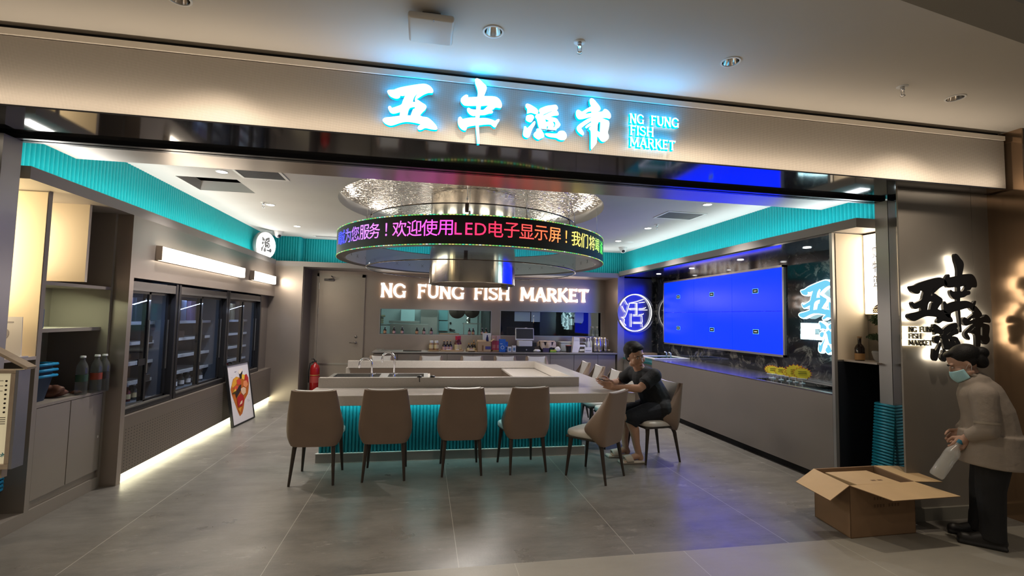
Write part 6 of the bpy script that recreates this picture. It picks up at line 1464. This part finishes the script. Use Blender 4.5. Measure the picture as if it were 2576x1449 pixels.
# menu board on its stand
ms = thing('menu_stand', 'wooden framed menu board with a small sloping roof at the left storefront edge', 'menu board', (-2.62, 3.36, 0))
M_mwood = mat('ash_wood', (.4, .32, .24), .5, noise=.1, nscale=20); M_msteel = mat('grey_metal_edge', (.3, .3, .32), .35, metal=.6)
a0, a1 = -3.0, -2.365
mb = MB()
for c in ((a0, a1, .66, .69), (a0, a1, 1.215, 1.235), (a1 - .022, a1, .69, 1.215), (a0, a0 + .022, .69, 1.215)): mb.box(c[0], c[1], 3.33, 3.41, c[2], c[3], .003)
part('frame', mb, M_mwood, ms, world=True)
mb = MB(); mb.box(a1 - .001, a1 + .016, 3.335, 3.42, .66, 1.235); part('side_edge', mb, M_msteel, ms, world=True)
mb = MB(); mb.box(a0 + .022, a1 - .022, 3.345, 3.36, .69, 1.215); part('menu_sheet', mb, mat('menu_paper', (.62, .55, .38), .6, emis=(1.0, .86, .55), estr=.16), ms, world=True)
mb = MB(); mb.box(-2.74, -2.325, 3.35, 3.42, 0, .016, rot=Matrix.Rotation(R(30), 3, 'Y'), org=(-2.325, 3.37, 0)); mb.xf(Matrix.Translation((0, 0, 1.236))); part('roof_board', mb, M_mwood, ms, world=True)
mb = MB(); mb.box(-3.10, -2.685, 3.35, 3.42, 0, .016, rot=Matrix.Rotation(R(-30), 3, 'Y'), org=(-2.685, 3.37, 0)); mb.xf(Matrix.Translation((0, 0, 1.444))); part('roof_board', mb, M_mwood, ms, world=True)
mb = MB(); mb.box(-2.93, -2.89, 3.37, 3.41, 0, .66); mb.box(-2.95, -2.42, 3.37, 3.41, .60, .66); mb.box(-2.98, -2.84, 3.25, 3.5, 0, .03); part('leg_frame', mb, M_mwood, ms, world=True)
xd = a1 - .05
mb = MB()
for k in range(8): mb.lathe([(0, -.003), (.0055, -.003), (.006, 0)], (xd, 3.345, 1.17 - k * .026), 8, 'y')
part('dot_row', mb, col('#241512', .6), ms, world=True)
for c, pts in (('#c8421c', [(-.33, 1.10), (-.27, 1.12), (-.19, 1.05), (-.15, 1.03), (-.2, .98), (-.33, .97)]), ('#e08a3a', [(-.33, 1.0), (-.17, 1.03), (-.13, 1.0), (-.17, .97), (-.16, .955), (-.19, .95), (-.21, .975), (-.33, .965)]), ('#2a1d18', [(-.25, 1.03), (-.17, 1.04), (-.15, 1.02), (-.24, 1.0)]), ('#b23a5a', [(-.33, 1.2), (-.26, 1.2), (-.25, 1.15), (-.33, 1.13)]), ('#7c8a4a', [(-.28, 1.09), (-.21, 1.1), (-.22, 1.06), (-.28, 1.06)])):
    mb = MB(); mb.prism([(a1 + x + .02, z) for x, z in pts], lambda u, v, w: (u, 3.3435 - w, v), .0006); part('food_picture', mb, col(c, .6), ms, world=True)
mb = MB()
for k in range(4): mb.box(a1 - .085, a1 - .04, 3.3432, 3.344, .955 - k * .012, .959 - k * .012)
for k in range(3): mb.box(a1 - .10, a1 - .065, 3.3432, 3.344, 1.17 - k * .03, 1.173 - k * .03)
part('small_print', mb, col('#5d5548', .6), ms, world=True)
for k, key in enumerate(('wu', 'feng')):
    me = curve_solid(fit(GLYPH[key], a1 - .085 + k * .032, a1 - .058 + k * .032, .725, .755), 0, res=2); me.materials.clear(); me.transform(M_front(3.3435)); me.materials.append(col('#4f9aa6', .6)); part('logo_character', me, None, ms, world=True)

# ================================================================== fridge stock
M_packs = [col(c, .5) for c in ('#3a4a78', '#6a5a78', '#2f3340', '#7b6f58', '#54607a', '#8a8070')]
rf = random.Random(5); nf = 0
WHERE = ['near fridge', 'middle fridge', 'far fridge']
for k, (y0, y1, _) in enumerate(FR):
    ya_ = max(y0, 5.105) + .1; yb2 = y1 - .1
    n = 7 if k else 6
    for i in range(n):
        y = ya_ + (i + .5) * (yb2 - ya_) / n
        bottle('drink_bottle', '%s bottle on the %s lowest shelf, %s from storefront' % (('dark brown', 'red-brown', 'clear white-capped')[(i // 2) % 3] if k == 0 else ('white-capped clear' if k == 1 else 'dark'), WHERE[k], ORD[i]), 'bottles in the %s' % WHERE[k], FX - .24, y, .662, .165, .034, (M_amber, M_darkred, M_pet)[(i // 2) % 3] if k == 0 else (M_pet if k == 1 else M_amber), M_creamlab if k == 0 else M_paper, M_whitebox, lz=(.15, .45), sh=.55)
    tops = ((5.3, 0), (5.55, 1), (5.75, 2)) if k == 0 else ((6.35, 0), (6.7, 4), (6.95, 1)) if k == 1 else ((7.7, 3), (7.95, 5), (8.3, 3))
    for j, (y, mi_) in enumerate(tops):
        boxthing('food_packet', 'tall %s food packet on the %s top shelf, %s from storefront' % (('blue', 'mauve', 'black', 'tan', 'slate', 'grey')[mi_], WHERE[k], ORD[j]), 'packet', FX - .28, FX - .23, y - .07, y + .07, 1.481, 1.74, M_packs[mi_], 'packets on the top shelves', .006, None)
    if k:
        for z, nm in ((.861, 'lowest wire'), (1.061, 'middle wire'), (1.271, 'upper wire')):
            if k == 1 and z != 1.271: continue
            for j in range(2):
                y = (7.75 + j * .3) if k == 2 else (6.3 + j * .35)
                boxthing('food_tray', 'pale wrapped food tray on the %s shelf of the %s, %s one' % (nm, WHERE[k], ('nearer', 'farther')[j]), 'food tray', FX - .36, FX - .22, y - .09, y + .09, z, z + .09, col(('#a59a86', '#b8b3a6')[j], .4) if k == 2 else col('#4a3a34', .5), 'food trays in the fridges', .01)
    for j, (y, z) in enumerate(((5.62, 1.3), (5.45, 1.08), (5.62, .9)) if k == 0 else ((6.85, 1.27),) if k == 1 else ()):
        mb = MB(); mb.box(FX - .035 - .03 * (y > (max(y0, 5.1) + y1) / 2), FX - .028 - .03 * (y > (max(y0, 5.1) + y1) / 2), y - .06, y + .06, z - .03, z + .035); single('door_card', mb, MATS['matte_black'], ('small black card on the near fridge glass, upper one', 'small black card on the near fridge glass, middle one', 'small black card on the near fridge glass, lower one')[j] if k == 0 else 'small black card on the middle fridge glass', 'card', 'black cards on the fridge glass')

# ================================================================== cardboard box in front
bx_ = thing('cardboard_box', 'large open brown cardboard box with four flaps on the floor at the right', 'box', (3.19, 3.16, 0))
M_kraft = mat('kraft_board', (.24, .145, .078), .75, noise=.08, nscale=5); M_kraft_in = mat('kraft_board_inner', (.52, .36, .19), .75, noise=.05, nscale=5)
e1 = Vector((.60, .012, 0)); e2 = Vector((.06, .40, 0)); up_ = Vector((0, 0, .385))
def slab3(mb, o, a, b, c):
    v = [o + a * i + b * j + c * k for i in (0, 1) for j in (0, 1) for k in (0, 1)]
    for f in ((0, 1, 3, 2), (4, 6, 7, 5), (0, 4, 5, 1), (2, 3, 7, 6), (0, 2, 6, 4), (1, 5, 7, 3)): mb.poly([v[i] for i in f])
t1, t2 = e1.normalized() * .006, e2.normalized() * .006; O = Vector((0, 0, 0))
mb = MB(); slab3(mb, O, e1, t2, up_); slab3(mb, O + e2 - t2, e1, t2, up_); slab3(mb, O, t1, e2, up_); slab3(mb, O + e1 - t1, t1, e2, up_); slab3(mb, O, e1, e2, Vector((0, 0, .006))); part('carton_walls', mb, M_kraft, bx_)
def flap(o, a, out, L, drop, skew0=0.0, skew1=0.0):
    mb = MB(); d = (out.normalized() * math.cos(R(drop)) + Vector((0, 0, -math.sin(R(drop))))) * L
    n = a.cross(d).normalized() * .005
    if n.z < 0: n = -n
    c = [o, o + a, o + a + d + a.normalized() * skew1, o + d - a.normalized() * skew0]
    mb.poly([p_ + n for p_ in c]); mb.mi = 1; mb.poly(list(reversed(c)))
    for i in range(4): mb.poly([c[i], c[(i + 1) % 4], c[(i + 1) % 4] + n, c[i] + n])
    part('flap', mb, [M_kraft_in, M_kraft], bx_)
top_ = O + up_
flap(top_, e1, Vector((.45, -1, 0)), .27, 6)
flap(top_, e2, Vector((-1, -.15, 0)), .22, 24)
flap(top_ + e1, e2, Vector((1, -.05, 0)), .25, 2)
flap(top_ + e2, e1, Vector((0, 1, 0)), .2, 60)
mb = MB()
for r_ in range(2):
    for k in range(9):
        if k == 4: continue
        o = O + e1 * (.36 + k * .045) + Vector((0, -.0008, .27 - r_ * .055)); slab3(mb, o, e1.normalized() * .015, Vector((0, -.0006, 0)), Vector((0, 0, .022)))
part('printed_marks', mb, mat('faded_ink', (.14, .08, .04), .7), bx_)
ib_ = thing('inner_carton', 'closed smaller carton lying inside the large cardboard box', 'carton', (3.30, 3.20, .007))
mb = MB(); mb.box(.0, .40, .0, .30, 0, .37, .004); part('body', mb, M_kraft_in, ib_)
mb = MB(); mb.box(.20, .24, .06, .08, .3702, .3708); mb.box(.26, .30, .06, .08, .3702, .3708); part('printed_marks', mb, MATS['faded_ink'], ib_)
# ================================================================== people
M_skin = mat('skin', (.50, .29, .2), .5, noise=.05, nscale=25)
M_skin_f = mat('skin_older', (.42, .25, .18), .55, noise=.06, nscale=25)
M_hair = mat('black_hair', (.006, .005, .005), .6, bump=.3, bscale=120, spec=.3)
M_lip = mat('lip', (.36, .13, .11), .45); M_eyew = mat('eye_white', (.6, .56, .52), .3); M_iris = mat('iris_dark', (.015, .01, .008), .15)
def V(*a): return Vector(a)
def cap(mb, a, b, ra, rb, n=16):
    a, b = Vector(a), Vector(b)
    mb.ball(a, ra, u=n, v=10); mb.ball(b, rb, u=n, v=10)
    if (b - a).length > 1e-4: mb.tube([a, b], [ra, rb], n)
def chain(mb, pts):
    for (a, ra), (b, rb) in zip(pts, pts[1:]): cap(mb, a, b, ra, rb)
def remeshed(mb, voxel, smooth_it=4, factor=.5):
    me = bpy.data.meshes.new('soft'); mb.bm.normal_update(); bmesh.ops.recalc_face_normals(mb.bm, faces=mb.bm.faces); mb.bm.to_mesh(me); mb.bm.free()
    o = bpy.data.objects.new('soft', me); COL.objects.link(o)
    r = o.modifiers.new('r', 'REMESH'); r.mode = 'VOXEL'; r.voxel_size = voxel; r.use_smooth_shade = True
    s = o.modifiers.new('s', 'SMOOTH'); s.iterations = smooth_it; s.factor = factor
    dg = bpy.context.evaluated_depsgraph_get(); dg.update()
    out = bpy.data.meshes.new_from_object(o.evaluated_get(dg))
    bpy.data.objects.remove(o); bpy.data.meshes.remove(me)
    out.materials.clear(); out.shade_smooth()
    return out
def hand(mb, wrist, d, lat, side_thumb, curls, s=1.0, spread=.0):
    """palm along d; lat = direction from little finger to index; curls per finger, towards n = d x lat (times sign)"""
    d, lat = Vector(d).normalized(), Vector(lat); lat = (lat - d * lat.dot(d)).normalized(); n = d.cross(lat) * side_thumb
    W = Vector(wrist)
    cap(mb, W, W + d * .03 * s, .026 * s, .028 * s)
    L = [.088, .094, .09, .08]; F = [(.042, .026, .021), (.047, .029, .023), (.043, .027, .022), (.033, .021, .019)]
    for i in range(4):
        off = lat * (.030 - .02 * i) * s; k = W + d * L[i] * s + off
        cap(mb, W + d * .02 * s + off * .7, k, .016 * s, .0125 * s)
        ang = 0; p = k; dir0 = (d + lat * spread * (1.5 - i)).normalized()
        for j in range(3):
            ang += curls[i] * (1, 1.1, .8)[j]
            q_ = p + (dir0 * math.cos(ang) + n * math.sin(ang)) * F[i][j] * s
            cap(mb, p, q_, (.0098, .0088, .008)[j] * s, (.009, .008, .0068)[j] * s, 10); p = q_
    b = W + d * .022 * s + lat * .026 * s + n * .008 * s; m1 = b + (lat * .65 + d * .7 + n * .35).normalized() * .042 * s; m2 = m1 + (d * .85 + lat * .1 + n * .5).normalized() * .034 * s; m3 = m2 + (d * .9 - lat * .15 + n * .3).normalized() * .027 * s
    cap(mb, b, m1, .016 * s, .012 * s, 10); cap(mb, m1, m2, .0115 * s, .010 * s, 10); cap(mb, m2, m3, .010 * s, .0075 * s, 10)
def head_frame(c, face, up):
    f = Vector(face).normalized(); u = Vector(up); u = (u - f * u.dot(f)).normalized(); r = f.cross(u)
    return Matrix(((r.x, f.x, u.x, c[0]), (r.y, f.y, u.y, c[1]), (r.z, f.z, u.z, c[2]), (0, 0, 0, 1)))
def head_shape(mb, M, s=1.0, wide=1.0):
    def b(c, r, sc=(1, 1, 1)):
        rot = M.to_3x3(); mb.ball(M @ (Vector(c) * s), r * s, (sc[0] * wide, sc[1], sc[2]), 20, 14, rot)
    b((0, -.012, .035), .1, (.78, .97, .92)); b((0, .02, -.03), .08, (.86, .88, 1.0)); b((0, .036, -.078), .05, (.98, .9, .72)); b((0, .06, -.098), .026, (1.1, .8, .8))
    for sx in (-1, 1):
        b((sx * .037, .05, -.03), .036, (1, .9, 1.05)); b((sx * .03, .072, .03), .022, (1.3, .7, .5)); b((sx * .046, .012, -.062), .036, (1, 1, .9))
        b((sx * .077, -.012, .0), .029, (.26, .6, 1.0)); b((sx * .012, .098, -.036), .0095)
    cap(mb, M @ Vector((0, .083, .012)) , M @ Vector((0, .108, -.03)), .0095 * s, .0125 * s, 10)
    b((0, .083, -.062), .02, (1.25, .5, .33)); b((0, .08, -.075), .019, (1.1, .55, .36))
def head_details(root, M, s=1.0, mouth=True, brow=True):
    rot = M.to_3x3().normalized(); s = M.to_scale().x
    for sx in (-1, 1):
        mb = MB(); mb.ball(M @ Vector((sx * .032, .0785, .008)), .0125 * s, (1.15, .62, .5), 14, 10, rot); mb.mi = 1; mb.ball(M @ Vector((sx * .032 + .003, .0835, .008)), .0062 * s, (1, .55, .95), 10, 8, rot); part('eye', mb, [M_eyew, M_iris], root, world=True)
        if brow:
            mb = MB(); mb.tube([M @ Vector((sx * .014, .092, .026)), M @ Vector((sx * .033, .0895, .033)), M @ Vector((sx * .052, .076, .027))], [.0028, .0042, .002], 8); part('eyebrow', mb, M_hair, root, world=True)
    if mouth:
        mb = MB(); mb.ball(M @ Vector((0, .0885, -.064)), .022 * s, (1.0, .32, .17), 14, 8, rot); mb.ball(M @ Vector((0, .0865, -.073)), .02 * s, (.95, .36, .22), 14, 8, rot); part('lips', mb, M_lip, root, world=True)

# ------------------------------------------------------------------ seated man
man = thing('person', 'seated person in a black T-shirt and dark shorts, phone in hand, looking over the shoulder', 'person', (2.55, 5.25, 0))
HM = head_frame((2.41, 5.20, 1.185), (.20, -.95, -.18), (-.26, .03, 1))
mb = MB()
head_shape(mb, HM, 1.13, 1.03)
chain(mb, [((2.43, 5.245, 1.14), .06), ((2.50, 5.26, 1.02), .066), ((2.53, 5.26, .99), .07)])
chain(mb, [((2.54, 5.26, .95), .12), ((2.62, 5.27, .82), .135), ((2.69, 5.27, .68), .14), ((2.71, 5.27, .60), .145)])
for a, b in ((5.07, 5.47),): cap(mb, (2.55, a + .06, .965), (2.50, b - .06, .965), .075, .075)
for y in (5.17, 5.37): cap(mb, (2.70, y, .58), (2.66, y, .57), .11, .105)
sh_n, el_n, wr_n = V(2.565, 5.065, .975), V(2.375, 5.015, .845), V(2.145, 5.135, .842)
sh_f, el_f, wr_f = V(2.47, 5.45, .965), V(2.36, 5.55, .845), V(2.165, 5.355, .862)
for a, b, c in ((sh_n, el_n, wr_n), (sh_f, el_f, wr_f)):
    chain(mb, [(a, .062), (a.lerp(b, .5), .052), (b, .042)]); chain(mb, [(b, .044), (b.lerp(c, .3), .043), (c, .028)])
for hip, kn, an in ((V(2.69, 5.18, .575), V(2.31, 5.14, .505), V(2.43, 5.145, .10)), (V(2.69, 5.36, .575), V(2.34, 5.41, .505), V(2.385, 5.40, .10))):
    chain(mb, [(hip, .095), (hip.lerp(kn, .5), .082), (kn, .062)]); chain(mb, [(kn, .058), (kn.lerp(an, .35) + V(.022, 0, 0), .056), (kn.lerp(an, .75), .04), (an, .036)])
    heel = an + V(.02, 0, -.045); ball = an + V(-.14, -.005, -.058); cap(mb, an, heel, .036, .036); cap(mb, an + V(-.01, 0, -.02), ball, .036, .03)
    for k in range(5): cap(mb, ball + V(-.0, (k - 2) * .017, -.008), ball + V(-.05 + .004 * abs(k - 1.2) ** 1.5, (k - 2) * .019, -.016), .0125, .0105 if k < 4 else .009, 8)
hand(mb, wr_n, (-.80, .42, .16), (.18, .12, .9), -1, [.28, .36, .42, .48], 1.05)
hand(mb, wr_f, (-.85, -.36, .12), (.1, -.25, .9), 1, [.28, .36, .42, .48], 1.05)
body = remeshed(mb, .0046, 3); body.materials.append(M_skin); body.name = 'body'
part('body', body, None, man, world=True)
HM = HM @ Matrix.Scale(1.13, 4); head_details(man, HM)
mb = MB(); r3 = HM.to_3x3().normalized()
def hb(c, r, sc): mb.ball(HM @ Vector(c), r * 1.13, sc, 20, 14, r3)
hb((0, -.036, .062), .1, (.93, 1.0, .88)); hb((0, .02, .105), .064, (1.15, 1.0, .55)); hb((-.02, .052, .094), .04, (1.4, .8, .6)); hb((.03, .048, .09), .04, (1.1, .8, .7)); hb((0, -.075, -.01), .06, (1.15, .7, 1.2)); hb((.068, -.025, .02), .036, (.55, 1.0, 1.35)); hb((-.068, -.025, .02), .036, (.55, 1.0, 1.35)); hb((0, -.03, .10), .085, (1.0, 1.05, .62))
hm = remeshed(mb, .006, 2); hm.materials.append(M_hair); part('hair', hm, None, man, world=True)
M_tee = mat('black_cotton', (.004, .0045, .007), .75, bump=.35, bscale=30); M_short = mat('navy_denim', (.010, .012, .019), .85, bump=.3, bscale=45)
mb = MB()
chain(mb, [((2.525, 5.26, .985), .085), ((2.555, 5.26, .93), .145), ((2.63, 5.27, .81), .158), ((2.70, 5.27, .68), .17), ((2.72, 5.27, .57), .172)])
cap(mb, (2.57, 5.11, .965), (2.50, 5.42, .96), .093, .09)
for a, b in ((sh_n, el_n), (sh_f, el_f)):
    cap(mb, a + V(.01, 0, .004), a.lerp(b, .52), .083, .073)
    mb.tube([a.lerp(b, .4), a.lerp(b, .66)], [.076, .078], 18)
cap(mb, (2.73, 5.19, .57), (2.73, 5.35, .57), .155, .155)
sm = remeshed(mb, .0075, 4); sm.materials.append(M_tee); part('t_shirt', sm, None, man, world=True)
mb = MB()
for hip, kn in ((V(2.70, 5.18, .575), V(2.31, 5.14, .505)), (V(2.70, 5.36, .575), V(2.34, 5.41, .505))):
    chain(mb, [(hip, .128), (hip.lerp(kn, .5), .106), (kn + V(.03, 0, 0), .088)]); mb.tube([kn + V(.07, 0, .01), kn + V(.015, 0, -.075)], [.09, .079], 18)
cap(mb, (2.71, 5.19, .585), (2.71, 5.35, .585), .135, .135)
sm = remeshed(mb, .0075, 3); sm.materials.append(M_short); part('shorts', sm, None, man, world=True)
M_slip = mat('cream_slipper', (.55, .49, .42), .6)
for an in (V(2.43, 5.145, .10), V(2.385, 5.40, .10)):
    sl = thing_part = part('slipper', MB().box(an.x - .235, an.x + .07, an.y - .055, an.y + .052, 0.0, .03, .014, seg=3), M_slip, man, smooth=50, world=True)
    mb = MB(); mb.grid(lambda u, v: (an.x - .165 + .085 * v - .02 * math.sin(PI * u), an.y - .0015 + .056 * math.cos(PI * (1 - u)), .02 + (.060 + .016 * v) * math.sin(PI * u) ** .75), 18, 5)
    st_ = part('strap', mb, M_slip, sl, smooth=60, world=True); so = st_.modifiers.new('thick', 'SOLIDIFY'); so.thickness = .008
ph = thing('phone', 'black smartphone held by the seated person', 'phone', (2.055, 5.245, .885))
Rp = Matrix.Rotation(R(12), 3, 'Z') @ Matrix.Rotation(R(38), 3, 'Y')
mb = MB(); mb.box(-.075, .075, -.036, .036, -.004, .004, .003, rot=Rp, org=(0, 0, 0)); part('case', mb, mat('phone_black', (.01, .01, .012), .3), ph)
mb = MB(); mb.box(-.07, .07, -.032, .032, .0036, .0045, rot=Rp, org=(0, 0, 0)); part('screen', mb, mat('phone_glass', (.015, .016, .02), .06, emis=(.4, .6, 1), estr=.03), ph)

# ------------------------------------------------------------------ stooping woman at the right
wo = thing('person', 'stooping person in a grey-beige jacket and blue face mask holding a clear bottle', 'person', (4.1, 2.95, 0))
HW = head_frame((4.045, 2.95, 1.315), (-.86, -.02, -.50), (-.5, 0, .86))
mb = MB(); head_shape(mb, HW, 1.0, 1.0)
chain(mb, [((4.065, 2.95, 1.27), .052), ((4.105, 2.95, 1.19), .056)])
chain(mb, [((4.12, 2.95, 1.09), .12), ((4.17, 2.95, .93), .125), ((4.19, 2.95, .78), .13)])
wl = ((V(4.19, 2.885, .75), V(4.15, 2.88, .42), V(4.155, 2.875, .09)), (V(4.19, 3.015, .75), V(4.14, 3.03, .42), V(4.12, 3.05, .09)))
for hip, kn, an in wl: chain(mb, [(hip, .09), (kn, .058), (an, .038)])
shn, eln, wrn = V(4.125, 2.80, 1.10), V(4.13, 2.765, .86), V(4.02, 2.83, .775)
shf, elf, wrf = V(4.12, 3.10, 1.09), V(4.10, 3.13, .86), V(4.02, 3.03, .79)
for a, b, c in ((shn, eln, wrn), (shf, elf, wrf)): chain(mb, [(a, .055), (b, .04), (c, .026)])
hand(mb, wrn, (-.55, .02, -.83), (-.75, .0, .55), 1, [.62, .68, .7, .72], .95)
hand(mb, wrf, (-.62, -.25, -.74), (-.7, .1, .5), -1, [.6, .62, .65, .7], .95)
body = remeshed(mb, .005, 3); body.materials.append(M_skin_f); part('body', body, None, wo, world=True)
head_details(wo, HW, mouth=False)
mb = MB(); r3 = HW.to_3x3()
def hb2(c, r, sc): mb.ball(HW @ Vector(c), r, sc, 20, 14, r3)
hb2((0, -.034, .055), .1, (.9, 1.02, .88)); hb2((0, .03, .105), .05, (1.2, 1.0, .5)); hb2((0, -.09, -.01), .062, (1.1, .8, 1.1)); hb2((.066, -.035, .015), .036, (.5, 1.1, 1.2)); hb2((-.066, -.035, .015), .036, (.5, 1.1, 1.2)); hb2((0, -.13, .03), .05, (1.0, .9, .9))
hm = remeshed(mb, .006, 2); hm.materials.append(M_hair); part('hair', hm, None, wo, world=True)
mb = MB(); mb.grid(lambda u, v: HW @ Vector((.074 * math.sin(PI * (u - .5) * .95), .02 + .088 * math.cos(PI * (u - .5) * .95) ** .8 + .016 * math.sin(PI * v) * math.cos(PI * (u - .5)), -.012 - .095 * v * (1 - .25 * abs(2 * u - 1)) - .012 * abs(2 * u - 1))), 20, 10)
mk = part('face_mask', mb, mat('mask_blue', (.36, .62, .68), .7), wo, smooth=70, world=True); so = mk.modifiers.new('thick', 'SOLIDIFY'); so.thickness = .003; so.offset = 1
for sx in (-1, 1):
    mb = MB(); mb.tube([HW @ Vector((sx * .072, .022, -.03)), HW @ Vector((sx * .084, -.012, .0)), HW @ Vector((sx * .082, -.02, -.02)), HW @ Vector((sx * .071, .02, -.085))], .0016, 6); part('ear_loop', mb, M_whitebox, wo, world=True)
M_jack = mat('grey_beige_jacket', (.27, .225, .185), .75, bump=.4, bscale=22, noise=.08, nscale=9)
mb = MB()
chain(mb, [((4.105, 2.95, 1.165), .1), ((4.13, 2.95, 1.08), .14), ((4.165, 2.95, .95), .155), ((4.18, 2.95, .80), .165), ((4.18, 2.95, .70), .165)])
cap(mb, (4.12, 2.84, 1.10), (4.11, 3.06, 1.10), .083, .08)
mb.tube([(4.18, 2.95, .82), (4.17, 2.95, .585)], [.185, .205], 28)
for a, b, c in ((shn, eln, wrn), (shf, elf, wrf)):
    chain(mb, [(a, .082), (a.lerp(b, .5), .075), (b, .068)]); cap(mb, b, b.lerp(c, .6), .066, .052); mb.tube([b.lerp(c, .4), b.lerp(c, .86)], [.054, .05], 16)
sm = remeshed(mb, .0085, 4); sm.materials.append(M_jack); part('jacket', sm, None, wo, world=True)
mb = MB(); mb.grid(lambda u, v: (4.085 + .07 * math.cos(2 * PI * u) - .02 * v, 2.95 + .078 * math.sin(2 * PI * u), 1.225 + .03 * v - .02 * math.cos(2 * PI * u)), 28, 3, wrap=True); ck = part('collar', mb, M_jack, wo, smooth=60, world=True); so = ck.modifiers.new('thick', 'SOLIDIFY'); so.thickness = .012
c_ = shn.lerp(eln, .80); ax_ = (eln - shn).normalized()
mb = MB(); mb.tube([c_ - ax_ * .009, c_ + ax_ * .009], [.0735, .0735], 20, caps=False); part('sleeve_stripe', mb, col('#8d8273', .6), wo, world=True)
M_trou = mat('black_trousers', (.010, .010, .011), .85, bump=.2, bscale=30)
mb = MB()
for hip, kn, an in wl: chain(mb, [(hip, .11), (hip.lerp(kn, .5), .1), (kn, .086), (kn.lerp(an, .5), .078), (an + V(.0, 0, .03), .07)]); mb.tube([an + V(0, 0, .10), an + V(-.005, 0, -.035)], [.072, .076], 18)
cap(mb, (4.18, 2.9, .74), (4.18, 3.0, .74), .115, .115)
sm = remeshed(mb, .008, 4); sm.materials.append(M_trou); part('trousers', sm, None, wo, world=True)
for (_, _, an) in wl:
    mb = MB(); cap(mb, an + V(.035, 0, -.04), an + V(-.165, -.012, -.05), .042, .036); cap(mb, an + V(-.02, 0, -.01), an + V(-.1, -.006, -.04), .042, .038); mb.box(an.x - .20, an.x + .07, an.y - .05, an.y + .038, 0.0, .03, .012)
    sm = remeshed(mb, .006, 3); sm.materials.append(mat('black_shoe', (.012, .011, .011), .5)); part('shoe', sm, None, wo, world=True)
# bottle in her hand
d = Vector((-.46, -.06, -.87)).normalized(); o = Vector((3.985, 2.825, .735))
wbt = thing('water_bottle', 'clear plastic water bottle with a blue cap held by the stooping person', 'bottle', tuple(o + d * .30))
Mb = Matrix.Translation(o) @ d.to_track_quat('Z', 'Y').to_matrix().to_4x4()
mb = MB(); mb.lathe([(0, .0), (.016, .0), (.017, .03), (.043, .075), (.046, .10), (.044, .17), (.046, .18), (.046, .29), (.04, .305), (0, .30)], (0, 0, 0), 22); mb.xf(Mb); part('bottle_body', mb, mat('clear_bottle', (.62, .62, .6), .1, spec=.6, alpha=.4), wbt, smooth=40, world=True)
mb = MB(); mb.lathe([(0, -.022), (.019, -.022), (.02, -.018), (.02, .006), (0, .006)], (0, 0, 0), 18); mb.xf(Mb); part('cap', mb, col('#2f6f86', .4), wbt, smooth=40, world=True)

for ob_ in (wo,):
    ob_.rotation_euler = (0, 0, R(-46)); ob_.location = (4.13, 2.97, 0)
Mw = Matrix.Translation((4.13, 2.97, 0)) @ Matrix.Rotation(R(-46), 4, 'Z') @ Matrix.Translation((-4.1, -2.95, 0))
wbt.location = Mw @ wbt.location; wbt.rotation_euler = (0, 0, R(-46))
